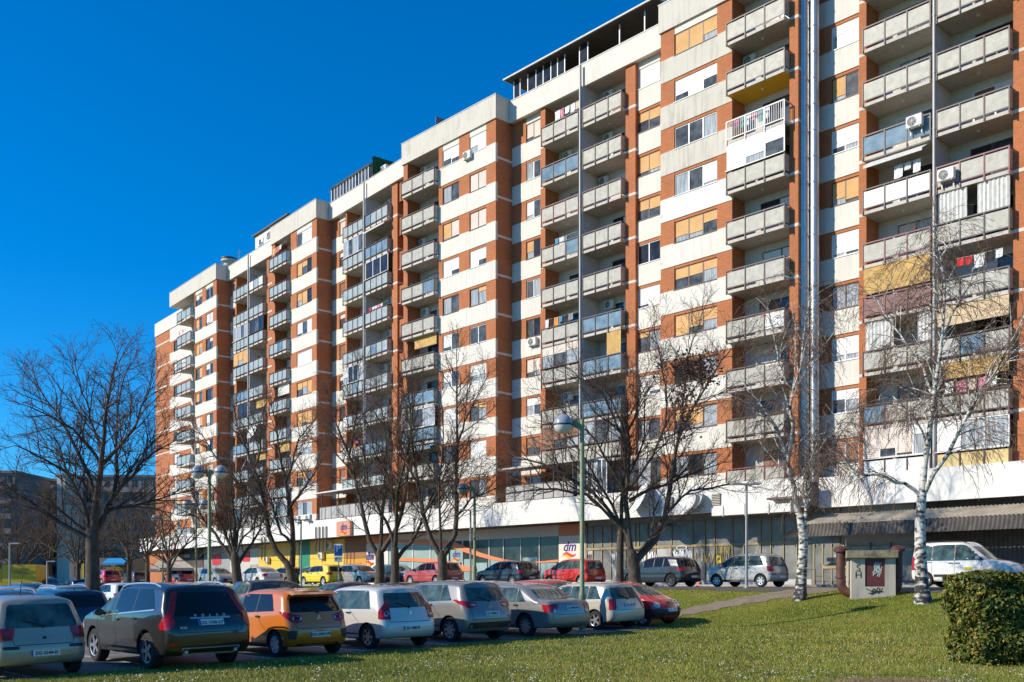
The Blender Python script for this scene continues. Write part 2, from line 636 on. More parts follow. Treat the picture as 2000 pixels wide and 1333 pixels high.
def window(W, u0, u1, v, z0, z1, codes, fm, splits=None, parent=None, name='window'):
    w, h = u1 - u0, z1 - z0
    n = len(codes)
    if splits is None:
        splits = [i / n for i in range(n + 1)]
    key = ('win', round(w, 2), round(h, 2), tuple(round(x, 2) for x in splits), fm.name)
    fr = 0.055
    if key not in BOXES:
        mb = MB()
        mb.box(0, w, 0, 0.07, 0, fr); mb.box(0, w, 0, 0.07, h - fr, h)
        mb.box(0, fr, 0.002, 0.068, fr, h - fr); mb.box(w - fr, w, 0.002, 0.068, fr, h - fr)
        for s_ in splits[1:-1]:
            mb.box(s_ * w - fr * 0.7, s_ * w + fr * 0.7, 0.002, 0.068, fr, h - fr)
        mb.box(-0.03, w + 0.03, -0.14, 0.0, -0.045, -0.012)
        BOXES[key] = mb.mesh('window', fm, fixn=False)
    o = part(name, BOXES[key], W, u0, v, z0, parent) if parent is None else link(name, BOXES[key], parent, (u0, v, z0))
    for i, c in enumerate(codes):
        k, f = leaf_code(c)
        a, b = splits[i] * w + fr * 0.8, splits[i + 1] * w - fr * 0.8
        gm = {'C': glass_c, 'D': glass_dk}.get(k, glass_m)
        if k in SHUT and f < 0.95 and rnd.random() < 0.45:
            gm = glass_c
        link('pane', boxmesh('pane', (0, b - a, 0, 0.012, 0, h - 2 * fr), gm), o, (a, 0.035, fr))
        if k in SHUT:
            hh = (h - fr) * min(1, f)
            link('shutter', shutter_mesh(b - a, hh, SHUT[k]), o, (a, 0.018, h - hh - 0.01))
    return o

def rcode(p):
    """random leaf from a mix string such as 'YYWG'"""
    k = rnd.choice(p)
    if k in 'YWPB':
        return k + str(rnd.choice([100, 100, 90, 75, 60, 45, 30]))
    return k

def panel_box(name, W, u0, u1, v0, v1, z0, z1, mat):
    return part(name, boxmesh(name, (0, u1 - u0, 0, v1 - v0, 0, z1 - z0), mat), W, u0, v0, z0)

def storey_wall(W, u0, u1, v, wins, band=None, r_from=0, r_to=ROWS, joint=None):
    """front layer of a windowed wall: white bands, brick piers, windows. wins = [(ua,ub,[codes per row],frame per row)]"""
    T = 0.16
    for r in range(r_from, r_to):
        zs = zrow(r)
        m = band(r) if band else white_panel
        cuts = [u0] + ([joint] if joint else []) + [u1]
        for a, b in zip(cuts[:-1], cuts[1:]):
            panel_box('spandrel_panel', W, a + (0.006 if a != u0 else 0), b - (0.006 if b != u1 else 0), v - 0.03, v + T, zs + SP0, zs + SP1, m)
        top = zs + FH + SP0 if r > 0 else ZT
        edge = u0
        for (a, b, codes, fm) in wins:
            panel_box('brick_pier', W, edge, a, v, v + T, zs + SP1, top, brick)
            edge = b
            panel_box('lintel', W, a, b, v + 0.02, v + T, zs + WT, top, white_panel if r == 0 else brick)
            window(W, a, b, v + 0.07, zs + SP1, zs + WT, codes[r], fm[r])
        if u1 - edge > 0.01:
            panel_box('brick_pier', W, edge, u1, v, v + T, zs + SP1, top, brick)

def core(W, u0, u1, v, mat=brick, z0=None, z1=None, name='wall'):
    panel_box(name, W, u0, u1, v, DEPTH, z0 if z0 is not None else ZB - 0.4, z1 if z1 is not None else ZT, mat)

def strips(W, u0, u1, v0, v1, rows=range(0, 10)):
    for r in rows:
        panel_box('floor_strip', W, u0, u1, v0, v1, zrow(r) - 0.10, zrow(r) + 0.06, strip_m)

def pillar(W, u0, u1, v, vb, rows=range(0, 10), z0=None):
    panel_box('brick_pillar', W, u0, u1, v, vb, z0 if z0 is not None else ZB - 0.4, ZT, brick)
    strips(W, u0 - 0.012, u1 + 0.012, v - 0.012, vb + 0.012, rows)

def parapet(W, u0, u1, v, mat=None, z0=None, z1=None):
    z0 = z0 or ZT; z1 = z1 or Zk(12.46)
    panel_box('parapet', W, u0, u1, v, v + 0.25, z0, z1, mat or parapet_m)
    panel_box('parapet_coping', W, u0 - 0.03, u1 + 0.03, v - 0.03, v + 0.28, z1, z1 + 0.05, metal_grey)

# ---------------------------------------------------------------- balconies
def balcony(W, u0, u1, vf, vb, zs, n=3, style='std', sides='LR', slabm=None, ceiling=None, missing=()):
    w = u1 - u0
    key = ('slab', round(w, 2), round(vb - vf, 2), (slabm or slab_m).name)
    if key not in BOXES:
        BOXES[key] = MB().box(0, w, 0, vb - vf, -0.17, 0).mesh('balcony', slabm or slab_m, fixn=False)
    o = part('balcony', BOXES[key], W, u0, vf, zs)
    rm = {'std': rail_brown, 'dark': rail_dark, 'red': rail_red, 'white': rail_white, 'blue': rail_dark, 'sheet': rail_brown, 'redpanel': rail_red, 'yellow': rail_brown}[style]
    pm = {'std': balc_glass, 'dark': balc_glass, 'red': balc_glass, 'white': balc_glass_w, 'blue': balc_glass_b, 'sheet': balc_glass_w, 'redpanel': balc_red, 'yellow': balc_yellow}[style]
    if W is A and pm is balc_glass:
        pm = balc_glass_g
    sd = 0.75
    key = ('railing', round(w, 2), n, style, sides)
    if key not in BOXES:
        mb = MB()
        for i in range(n + 1):
            x = 0.025 + (w - 0.05) * i / n
            mb.box(x - 0.032, x + 0.032, -0.055, 0.0, -0.22, 1.06)
            mb.box(x - 0.03, x + 0.03, -0.07, -0.045, -0.13, -0.07)
        mb.box(0, w, -0.06, 0.02, 1.06, 1.125); mb.box(0, w, -0.035, 0.0, 0.10, 0.15)
        for sgn, x in (('L', 0.0), ('R', w - 0.04)):
            if sgn in sides:
                mb.box(x, x + 0.04, 0.0, sd, 1.062, 1.098); mb.box(x, x + 0.04, 0, sd, 0.062, 0.098)
                mb.box(x, x + 0.04, sd - 0.04, sd, 0, 1.06)
        if style == 'white':
            k = int(w / 0.13)
            for i in range(1, k):
                x = w * i / k
                mb.box(x - 0.013, x + 0.013, -0.028, -0.005, 0.1, 1.06)
        BOXES[key] = mb.mesh('railing', rm, fixn=False)
    link('railing', BOXES[key], o)
    if style != 'white':
        pw = (w - 0.05) / n - 0.09
        for i in range(n):
            if i in missing:
                continue
            m = pm
            if style in ('std', 'dark') and rnd.random() < 0.07:
                m = rnd.choice([balc_glass_w, balc_glass_b])
            link('glass_panel', boxmesh('glass_panel', (0, pw, -0.02, -0.008, 0.165, 0.99), m), o, (0.07 + i * (w - 0.05) / n, 0, 0))
        for sgn, x in (('L', 0.014), ('R', w - 0.026)):
            if sgn in sides:
                link('side_panel', boxmesh('side_panel', (0, 0.012, 0.0, sd - 0.06, 0.11, 1.02), pm), o, (x, 0.01, 0))
    if ceiling:
        link('painted_ceiling', boxmesh('painted_ceiling', (0.02, w - 0.02, 0.06, vb - vf - 0.02, -0.178, -0.171), ceiling), o)
    return o

def loggia_back(W, u0, u1, vb, r, bal):
    """door and window on the loggia's back wall"""
    w = u1 - u0
    fm = rnd.choice([frame_brown, frame_brown, frame_white, rail_dark])
    zs = zrow(r)
    a = u0 + w * rnd.uniform(0.28, 0.36)
    b = u1 - w * 0.07
    mid = rnd.uniform(0.42, 0.58)
    codes = [rnd.choice(['D', 'G', 'B60', 'W40', 'D', 'G', 'P70']), rnd.choice(['D', 'G', 'G', 'C', 'W30'])]
    window(W, a, b, vb - 0.06, zs + 0.05, zs + 2.2, codes, fm, [0, mid, 1], name='balcony_door')
    link('ceiling_lamp', LAMP_ME, bal, ((u1 - u0) * 0.5, 0.75, -0.17))
LAMP_ME = MB().lathe([(0.0, -0.09), (0.07, -0.08), (0.09, -0.03), (0.09, 0.0)], 10).mesh('ceiling_lamp', white_plastic, True)

def glazing(bal, w, z0, z1, n, fm, codes):
    window(None, 0.03, w - 0.03, 0.0, z0, z1, codes, fm, parent=bal, name='glazing')

def blind(bal, u0, u1, v, ztop, drop, mat, wavy=0.0):
    key = ('blind', round(u1 - u0, 2), round(drop, 2), mat.name, wavy)
    if key not in BOXES:
        mb = MB(); n = max(8, int((u1 - u0) / 0.06)) if wavy else 8
        w_ = u1 - u0
        rows_ = 6
        for j in range(rows_ + 1):
            for i in range(n + 1):
                x = w_ * i / n
                y = wavy * math.sin(i * 1.9) + 0.012 * math.sin(j * 2.1 + i)
                mb.v.append((x, y, -drop * j / rows_))
        for j in range(rows_):
            for i in range(n):
                k = j * (n + 1) + i
                mb.f.append((k, k + n + 1, k + n + 2, k + 1)); mb.m.append(0)
        mb.tube([(0, 0, 0.02), (w_, 0, 0.02)], 0.03, 6)
        BOXES[key] = mb.mesh('roller_blind', mat, bool(wavy))
    link('curtain' if wavy else 'roller_blind', BOXES[key], bal, (u0, v, ztop))

# ---------------------------------------------------------------- air conditioners, laundry (things of their own)
def ac_meshes():
    mb = MB().box(-0.4, 0.4, -0.28, 0.0, 0, 0.56)
    a = mb.mesh('casing', white_plastic)
    bm = bmesh.new(); bm.from_mesh(a)
    bmesh.ops.bevel(bm, geom=list(bm.edges), offset=0.02, segments=2, affect='EDGES'); bm.to_mesh(a); bm.free()
    g = MB()
    g.lathe([(0.0, -0.283), (0.225, -0.283)], 20, axis='y', o=(-0.1, 0, 0.28))
    c = g.mesh('fan_opening', grille_m, fixn=False)
    h = MB()
    for rr in (0.06, 0.12, 0.18, 0.235):
        pts = [(-0.1 + rr * math.cos(t * 0.3927), -0.295, 0.28 + rr * math.sin(t * 0.3927)) for t in range(17)]
        h.tube(pts, 0.006 if rr < 0.23 else 0.014, 4)
    for t in range(4):
        an = t * math.pi / 4
        h.tube([(-0.1 - 0.23 * math.cos(an), -0.296, 0.28 - 0.23 * math.sin(an)), (-0.1 + 0.23 * math.cos(an), -0.296, 0.28 + 0.23 * math.sin(an))], 0.006, 4)
    d = h.mesh('fan_grille', white_plastic)
    e = MB().box(-0.3, -0.26, -0.24, 0.02, -0.06, 0.0).box(0.26, 0.3, -0.24, 0.02, -0.06, 0).box(-0.31, -0.25, 0.0, 0.03, -0.3, 0.0).box(0.25, 0.31, 0.0, 0.03, -0.3, 0.0).mesh('bracket', metal_grey)
    return a, c, d, e
AC_ME = ac_meshes()
ORD = ['topmost', 'second', 'third', 'fourth', 'fifth', 'sixth', 'seventh', 'eighth', 'ninth', 'lowest']
def ac_unit(loc, rz, label):
    t = thing('air_conditioner', label, 'air conditioner', loc, rz, 'air conditioners on the apartment block')
    link('casing', AC_ME[0], t); link('fan_opening', AC_ME[1], t); link('fan_grille', AC_ME[2], t); link('bracket', AC_ME[3], t)
    return t
CLOTH = [M('cloth_' + n, c, 0.9, var=0.12, scale=10) for n, c in (('white', (.75, .74, .72)), ('blue', (.08, .32, .52)), ('orange', (.75, .28, .05)), ('red', (.55, .03, .03)), ('black', (.02, .02, .025)), ('pink', (.70, .25, .32)), ('teal', (.05, .32, .28)), ('cream', (.62, .52, .38)), ('grey', (.25, .26, .28)), ('magenta', (.55, .05, .25)))]
def laundry(W, u0, u1, v, z, items, label, seed=0):
    rg = random.Random(seed)
    t = thing('laundry_line', label, 'laundry', W.P(u0, v, z), W.rz, 'washing hung out on the balconies')
    w = u1 - u0
    link('line', MB().tube([(0, 0, 0), (w * 0.5, 0, -0.03), (w, 0, 0)], 0.006, 4).mesh('line', white_plastic), t)
    x = 0.05
    for k in items:
        ww = rg.uniform(0.28, 0.5); hh = rg.uniform(0.35, 0.7)
        if x + ww > w:
            break
        mb = MB()
        n = 6
        for j in range(4):
            for i in range(n + 1):
                mb.v.append((ww * i / n, 0.03 * math.sin(i * 1.3 + j + k), -hh * j / 3 - 0.02 * math.sin(i * 0.9)))
        for j in range(3):
            for i in range(n):
                q = j * (n + 1) + i
                mb.f.append((q, q + n + 1, q + n + 2, q + 1)); mb.m.append(0)
        link('garment', mb.mesh('garment', CLOTH[k], True), t, (x, 0, -0.02))
        x += ww + rg.uniform(0.03, 0.15)

COLNO = {'B1': 'first', 'A1a': 'second', 'A1b': 'third', 'B2': 'fourth', 'A2a': 'fifth', 'A2b': 'sixth', 'B3': 'seventh', 'C1a': 'eighth', 'C1b': 'ninth', 'B4': 'tenth', 'D1a': 'eleventh', 'D1b': 'twelfth'}
def where(cn, r):
    return f'{ORD[r]} balcony of the {COLNO[cn]} balcony column from the left'.replace('topmost balcony', 'top balcony')

SPECIAL = {}     # (column, row) -> dict of options
AC_AT = {('C1a', 1): .3, ('C1a', 7): .3, ('C1b', 0): .28, ('C1b', 1): .28, ('C1b', 2): .15, ('C1b', 5): .3, ('D1b', 1): .2, ('B4', 1): .15, ('B3', 0): .25, ('B3', 2): .2, ('B3', 4): .3,
         ('A2b', 0): .35, ('A2b', 3): .45, ('A2b', 4): .4, ('A2b', 5): .2, ('B2', 3): .5, ('B2', 4): .35, ('A1b', 0): .5, ('B2', 2): .4, ('B1', 6): .4, ('A1b', 4): .6}
STY = {('C1a', 2): 'red', ('C1a', 1): 'blue', ('C1b', 5): 'blue', ('C1b', 6): 'blue', ('D1a', 3): 'blue', ('D1a', 5): 'red', ('D1a', 6): 'redpanel', ('D1a', 4): 'sheet', ('D1b', 4): 'red', ('D1b', 9): 'yellow', ('D1a', 9): 'sheet',
       ('B4', 2): 'white', ('B4', 9): 'red', ('B4', 3): 'dark', ('B4', 1): 'dark', ('B3', 6): 'blue', ('B3', 7): 'blue', ('A2b', 1): 'blue', ('A1a', 4): 'blue', ('A1a', 6): 'blue', ('A2a', 7): 'sheet', ('A2b', 7): 'blue', ('C1b', 7): 'blue'}
GLZ = {('B4', 3): (frame_white, ['W100', 'W70', 'W45']), ('A2a', 1): (frame_white, ['C', 'G', 'C', 'G']), ('A2b', 2): (frame_white, ['D', 'D', 'D']), ('A2a', 5): (frame_white, ['W60', 'D', 'D', 'W30']),
       ('A1a', 2): (frame_white, ['C', 'C', 'G', 'C']), ('A1b', 2): (rail_dark, ['D', 'G', 'D']), ('C1a', 6): (frame_brown, ['P40', 'P40', 'P35']), ('C1a', 8): (frame_brown, ['B100', 'B60', 'B60']), ('C1b', 8): (frame_brown, ['C', 'G', 'C']),
       ('D1a', 9): (frame_white, ['P100', 'P70', 'P90', 'W30']), ('D1b', 9): (frame_white, ['W100', 'C', 'C']), ('A1a', 5): (rail_dark, ['B100', 'D', 'D']), ('B3', 7): (frame_white, ['C', 'G', 'C']), ('A2b', 9): (frame_white, ['C', 'W50', 'C']), ('A1a', 3): (frame_brown, ['Y90', 'Y60', 'Y100']),
       ('B3', 5): None, ('A1a', 9): (rail_dark, ['G', 'G', 'C', 'G']), ('B2', 9): (frame_white, ['C', 'G', 'C'])}
straw_b = M('straw_blind', (0.55, 0.34, 0.11), 0.8, var=0.18, scale=6, stretch=(1, 1, 0.3))
sack_b = M('pale_awning', (0.62, 0.46, 0.28), 0.8, var=0.1)
sheer = M('sheer_curtain', (0.62, 0.60, 0.56), 0.9, var=0.12, scale=5)
yellow_c = M('yellow_ceiling', (0.75, 0.45, 0.02), 0.8)
red_c = M('brick_red_ceiling', (0.36, 0.12, 0.06), 0.8)

def flower_mesh(seed):
    rg = random.Random(seed)
    mb = MB().box(-0.4, 0.4, -0.09, 0.09, 0, 0.16, 0)
    for k in range(90):
        c = Vector((rg.uniform(-.4, .4), rg.uniform(-.12, .1), rg.uniform(.15, .42)))
        a = Vector((rg.gauss(0, 1), rg.gauss(0, 1), rg.gauss(0, 1))).normalized(); d = a.orthogonal().normalized()
        s_ = rg.uniform(.04, .08)
        mb.quad(c, c + a * s_, c + (a + d) * s_ * .8, c + d * s_, 1 if rg.random() < .85 else 2)
    return mb.mesh('flower_box', [rail_brown, M('balcony_plant', (.05, .09, .025), .7, var=.4, scale=9), CLOTH[seed % 3 + 3]], False, False)
FLOWER_ME = [flower_mesh(k) for k in range(3)]
def loggia_column(cn, W, u0, u1, vf, vb, n, sides='LR', rows=range(0, 10)):
    w = u1 - u0
    for r in rows:
        zs = zrow(r)
        st = STY.get((cn, r)) or rnd.choice(['std'] * 5 + ['dark'])
        ceil = {('B4', 1): yellow_c, ('D1b', 0): red_c}.get((cn, r))
        b = balcony(W, u0, u1, vf, vb, zs, n, st, sides, None, ceil)
        loggia_back(W, u0, u1, vb, r, b)
        if rnd.random() < 0.16:
            link('flower_box', FLOWER_ME[rnd.randrange(3)], b, (w * rnd.uniform(0.15, 0.6), 0.1, 0.92))
        g = GLZ.get((cn, r))
        if g:
            glazing(b, w, 1.12, FH - 0.19, n, g[0], g[1])
        if (cn, r) in AC_AT:
            f = AC_AT[(cn, r)]
            p = W.P(u0 + w * f, vb - 0.02, zs + 1.85)
            ac_unit(p, W.rz, 'white air conditioner in the ' + where(cn, r))
        if cn == 'C1b' and r == 6:
            blind(b, w * 0.62, w * 0.97, 0.02, FH - 0.2, 1.75, straw_b)
        if cn == 'D1a' and r == 6:
            blind(b, 0.05, w - 0.05, 0.0, FH - 0.2, 1.35, straw_b)
        if cn == 'D1b' and r == 7:
            blind(b, 0.05, w - 0.05, 0.0, FH - 0.2, 0.95, sack_b)
        if cn == 'D1b' and r == 8:
            blind(b, 0.05, w - 0.05, 0.0, FH - 0.2, 0.75, straw_b)
        if cn == 'D1b' and r == 5:
            blind(b, 0.05, w * 0.42, 0.1, FH - 0.2, 1.5, sheer, 0.03)
            blind(b, w * 0.56, w - 0.05, 0.1, FH - 0.2, 1.5, sheer, 0.03)
        if cn == 'D1a' and r == 7:
            blind(b, 0.1, w * 0.45, 0.1, FH - 0.2, 1.6, sheer, 0.03)
            blind(b, w * 0.8, w - 0.05, 0.1, FH - 0.2, 1.6, sheer, 0.03)
        if cn in ('B2', 'A1b', 'B3') and r in (5, 7) and not g:
            blind(b, w * 0.3, w * 0.95, 0.35, FH - 0.2, 0.7 + 0.3 * rnd.random(), rnd.choice([straw_b, sack_b, sheer]))
        if cn == 'D1a' and r == 4:
            link('awning', MB().prism([(0, 0), (-0.75, -0.42), (-0.75, -0.56), (-0.72, -0.56), (-0.72, -0.44), (0, -0.04)], 0.25, w - 0.25, 0, 'x').mesh('awning', sheer), b, (0, 0.3, FH - 0.2))
        if cn == 'A2b' and r == 1:
            link('awning', MB().prism([(0, 0), (-0.65, -0.3), (-0.65, -0.42), (-0.62, -0.42), (-0.62, -0.32), (0, -0.04)], 0.2, w - 0.1, 0, 'x').mesh('awning', sheer), b, (0, 0.3, FH - 0.2))
        if cn == 'B3' and r == 8:
            mbw = MB()
            for i in range(12):
                mbw.prism([(0, 0), (-0.7, -0.35), (-0.7, -0.5), (-0.67, -0.5), (-0.67, -0.37), (0, -0.04)], 0.1 + i * (w - 0.2) / 12, 0.1 + (i + 1) * (w - 0.2) / 12, i % 2, 'x')
            link('awning', mbw.mesh('awning', [sheer, CLOTH[1]]), b, (0, 0.3, FH - 0.2))

# ---------------------------------------------------------------- wing C (right-hand wing), columns from left to right
def reps(p, n):
    return [[rcode(p) for _ in range(n)] for _ in range(ROWS)]
def frames(p):
    return [rnd.choice(p) for _ in range(ROWS)]
FW, FB = frame_white, frame_brown
uL3, uP3, uW3, uR3 = C.u(788), C.u(796), C.u(857), C.u(968.5)
# strip left of the third block
core(C, 0, uL3, V_REC + 0.16)
storey_wall(C, 0.0, uL3, V_REC, [(C.u(780.5, V_REC), C.u(789.5, V_REC), reps('YGGDC', 1), frames([FB, FW]))])
# third block
core(C, uP3, uW3, 1.25, loggia_white)
pillar(C, uL3, uP3, 0.0, DEPTH)
core(C, uW3, uR3, 0.16)
w1 = [['W60', 'W70'], ['C', 'G'], ['Y90', 'P90'], ['W100', 'W70'], ['C', 'G'], ['W75', 'G'], ['W65', 'G'], ['W90', 'W70'], ['G', 'D'], ['C', 'G']]
w2 = [['W60', 'W100'], ['P100', 'P100'], ['P95', 'P95'], ['W100', 'W65'], ['C', 'Y25'], ['G', 'G'], ['W60', 'W60'], ['Y20', 'Y30'], ['W100', 'W100'], ['G', 'C']]
storey_wall(C, uW3, uR3, 0.0, [(C.u(864.5), C.u(896.5), w1, [FW, FB, FB, FW, FB, FW, FW, FW, FB, FW]), (C.u(917), C.u(949.5), w2, [FW, FB, FB, FW, FB, FW, FW, FB, FW, FB])], joint=C.u(912))
strips(C, uR3, uR3 + 0.015, -0.015, V_REC - 0.03)
loggia_column('B3', C, uP3 - 0.25, uW3 + 0.02, -0.42, 1.25, 3)
parapet(C, uL3 - 0.1, uR3 + 0.12, -0.12)
panel_box('parapet', C, uR3 - 0.13, uR3 + 0.12, 0.13, 2.2, ZT, Zk(12.46), parapet_m)
# recess with twin balconies
uQ = C.u(1056, V_PIL); uQ2 = C.u(1065, V_PIL); m0, m1 = C.u(1138, V_PIL), C.u(1145.5, V_PIL); uS = C.u(1222, V_PIL); uS2 = C.u(1241, V_PIL)
uL4 = C.u(1290.5)
core(C, uR3, uQ, V_REC + 0.16)
rc = [['P80', 'P90'], ['C', 'G'], ['W75', 'G'], ['Y60', 'D'], ['G', 'C'], ['G', 'D'], ['P75', 'P70'], ['W40', 'W40'], ['B55', 'B60'], ['G', 'C']]
storey_wall(C, uR3, uQ, V_REC, [(C.u(1027.5, V_REC), C.u(1055.3, V_REC), rc, [FB, FW, FW, FB, FW, FB, FB, FW, FB, FW])])
pillar(C, uQ, uQ2, V_PIL, DEPTH, range(0, 10))
core(C, uQ2, uS, 2.75, loggia_white)
panel_box('divider_wall', C, m0 + 0.05, m1 - 0.03, 1.12, 2.75, ZB - 0.3, ZT, loggia_white)
loggia_column('C1a', C, uQ2, m0, 1.02, 2.75, 3, 'R', range(0, 9))
loggia_column('C1b', C, m1, uS, 1.02, 2.75, 3, 'R', range(0, 9))
pillar(C, uS, uS2, V_PIL, DEPTH)
core(C, uS2, uL4, V_REC + 0.16)
st4 = [['W100', 'W100'], ['Y45', 'Y50'], ['Y80', 'Y80'], ['Y50', 'Y55'], ['D', 'D'], ['W85', 'W100'], ['Y25', 'C'], ['W100', 'W80'], ['C', 'G'], ['D', 'G']]
storey_wall(C, uS2, uL4, V_REC, [(C.u(1244.5, V_REC), C.u(1289, V_REC), st4, [FW, FB, FB, FB, FW, FW, FB, FW, FB, FB])])
parapet(C, uR3, uL4, 1.2, white_panel, ZT, Zk(12.40))
# fourth block
uW4, uP4, uR4 = C.u(1430), C.u(1541), C.u(1558)
core(C, uL4, uW4, 0.16)
b4 = [['Y100', 'Y100', 'Y65'], ['W70', 'W100', 'W50'], ['G', 'G', 'C'], ['C', 'G', 'W85'], ['Y72', 'Y76', 'Y45'], ['Y50', 'Y50', 'Y42'], ['Y100', 'Y70', 'Y52'], ['D', 'D', 'C'], ['Y55', 'Y80', 'C'], ['C', 'D', 'C']]
storey_wall(C, uL4, uW4, 0.0, [(C.u(1317), C.u(1400.5), b4, [FB, FW, FW, FW, FB, FB, FB, FB, FB, FB])], band=lambda r: white_new if r == 3 else (panel_dirty if r < 3 else white_panel))
strips(C, uL4 - 0.015, uL4 + 0.16, -0.035, 0.3)
core(C, uW4, uP4, 1.25, loggia_white)
pillar(C, uP4, uR4, 0.05, DEPTH)
loggia_column('B4', C, uW4 - 0.1, uP4 + 0.02, -0.42, 1.25, 3)
parapet(C, uL4 - 0.08, uR4 + 0.05, -0.12)
# recess with the steel ducts and the second twin balconies
vQ = C.u(1678, V_PIL); vQ2 = C.u(1692, V_PIL); k0, k1 = C.u(1825, V_PIL), C.u(1835, V_PIL); vS = C.u(1979, V_PIL); vS2 = C.u(2004, V_PIL)
core(C, uR4, vQ, V_REC + 0.16)
rd = [['W60', 'G'], ['W40', 'C'], ['Y80', 'G'], ['W75', 'W75'], ['Y72', 'Y85'], ['W85', 'W85'], ['C', 'C'], ['W75', 'W75'], ['W40', 'W45'], ['B80', 'B80']]
storey_wall(C, uR4, vQ, V_REC, [(C.u(1623.5, V_REC), C.u(1677.2, V_REC), rd, [FW, FW, FB, FW, FB, FW, FB, FW, FW, FW])])
pillar(C, vQ, vQ2, V_PIL, DEPTH)
core(C, vQ2, vS, 2.75, loggia_white)
panel_box('divider_wall', C, k0 + 0.05, k1 - 0.03, 1.12, 2.75, ZB - 0.3, ZT, loggia_white)
loggia_column('D1a', C, vQ2, k0, 1.02, 2.75, 3, 'R')
loggia_column('D1b', C, k1, vS, 1.02, 2.75, 3, 'R')
pillar(C, vS, vS2, V_PIL, DEPTH)
uL5 = vS2 + 2.6
core(C, vS2, uL5, V_REC + 0.16)
storey_wall(C, vS2, uL5, V_REC, [(vS2 + 0.25, uL5 - 0.2, reps('YWGC', 2), frames([FB, FW]))])
parapet(C, uR4, uL5, 1.2, white_panel, ZT, Zk(12.40))
core(C, uL5, uL5 + 9, 0.16)
storey_wall(C, uL5, uL5 + 9, 0.0, [(uL5 + 1.5, uL5 + 4.5, reps('YWGC', 3), frames([FB, FW]))])
parapet(C, uL5, uL5 + 9, -0.12)
# ---------------------------------------------------------------- wing A (left-hand wing)
aE = A.u(304, V_REC); aF = A.u(332, V_REC); aL1 = A.u(353); aW1 = A.u(380); aR1 = A.u(423)
core(A, aE, aF, V_REC)
strips(A, aE - 0.015, aF, V_REC - 0.015, V_REC + 0.2)
core(A, aF, aL1, V_REC + 0.16)
storey_wall(A, aF, aL1, V_REC, [(A.u(339.5, V_REC), A.u(351.5, V_REC), reps('WYGC', 2), frames([FW, FB]))], r_from=1)
panel_box('wall', A, aF, aL1, V_REC, V_REC + 0.16, zrow(0) + SP0, ZT, white_panel)
core(A, aL1, aW1, 1.25, loggia_white)
core(A, aW1, aR1, 0.16)
storey_wall(A, aW1, aR1, 0.0, [(A.u(382), A.u(395), reps('YYWG', 2), frames([FB, FB, FW])), (A.u(402), A.u(416), reps('YWWGD', 2), frames([FB, FB, FW]))])
strips(A, aR1, aR1 + 0.015, -0.015, V_REC - 0.03)
loggia_column('B1', A, aL1, aW1 + 0.02, -0.42, 1.25, 3)
parapet(A, A.u(333), aR1 + 0.12, -0.12)
panel_box('roof_slab', A, A.u(333), aL1, 0.14, V_REC, ZT, ZT + 0.2, slab_m)
panel_box('parapet', A, aR1 - 0.13, aR1 + 0.12, 0.13, 2.2, ZT, Zk(12.46), parapet_m)
panel_box('parapet', A, aE - 0.05, A.u(333), V_REC - 0.1, V_REC + 0.2, Zk(11.35), Zk(11.95), white_panel)
aQ = A.u(460, V_PIL); aQ2 = A.u(462, V_PIL); a0, a1 = A.u(491, V_PIL), A.u(493.2, V_PIL); aS = A.u(521, V_PIL); aL2 = A.u(531)
core(A, aR1, aQ, V_REC + 0.16)
storey_wall(A, aR1, aQ, V_REC, [(A.u(455, V_REC), A.u(459.5, V_REC), reps('WYG', 1), frames([FB]))])
pillar(A, aQ, aQ2, V_PIL, DEPTH)
core(A, aQ2, aS, 2.75, loggia_white)
panel_box('divider_wall', A, a0 + 0.02, a1 - 0.02, 1.12, 2.75, ZB - 0.3, ZT, loggia_white)
loggia_column('A1a', A, aQ2, a0, 1.02, 2.75, 4, 'R')
loggia_column('A1b', A, a1, aS, 1.02, 2.75, 3, 'R')
pillar(A, aS, max(aL2, aS + 0.6), V_PIL, DEPTH)
parapet(A, aR1, aL2, 1.2, white_panel, ZT, Zk(12.40))
aP2, aW2, aR2 = A.u(537), A.u(568), A.u(618.5)
core(A, aP2, aW2, 1.25, loggia_white)
pillar(A, aL2, aP2, 0.0, DEPTH)
core(A, aW2, aR2, 0.16)
b2 = [['G', 'W100', 'W100'], ['Y100', 'Y40', 'D'], ['Y55', 'Y100', 'D'], ['W80', 'G', 'W100'], ['W100', 'W100', 'W100'], ['Y50', 'Y40', 'Y100'], ['Y100', 'Y80', 'Y90'], ['W70', 'W50', 'W50'], ['Y40', 'Y50', 'G'], ['C', 'G', 'C']]
storey_wall(A, aW2, aR2, 0.0, [(A.u(579.5), A.u(609), b2, [FW, FB, FB, FW, FW, FB, FB, FW, FB, FW])])
strips(A, aR2, aR2 + 0.015, -0.015, V_REC - 0.03)
loggia_column('B2', A, aP2 - 0.3, aW2 + 0.02, -0.42, 1.25, 4)
parapet(A, aL2 - 0.1, aR2 + 0.12, -0.12)
panel_box('parapet', A, aR2 - 0.13, aR2 + 0.12, 0.13, 2.2, ZT, Zk(12.46), parapet_m)
bQ = A.u(675, V_PIL); bQ2 = A.u(677.5, V_PIL); b0, b1 = A.u(717, V_PIL), A.u(721, V_PIL); bS = A.u(765.5, V_PIL)
core(A, aR2, bQ, V_REC + 0.16)
storey_wall(A, aR2, bQ, V_REC, [(A.u(663, V_REC), A.u(674.2, V_REC), reps('PYWBG', 1), frames([FB]))])
pillar(A, bQ, bQ2, V_PIL, DEPTH)
core(A, bQ2, bS, 2.75, loggia_white)
panel_box('divider_wall', A, b0 + 0.04, b1 - 0.03, 1.12, 2.75, ZB - 0.3, ZT, loggia_white)
loggia_column('A2a', A, bQ2, b0, 1.02, 2.75, 4, 'R', range(0, 9))
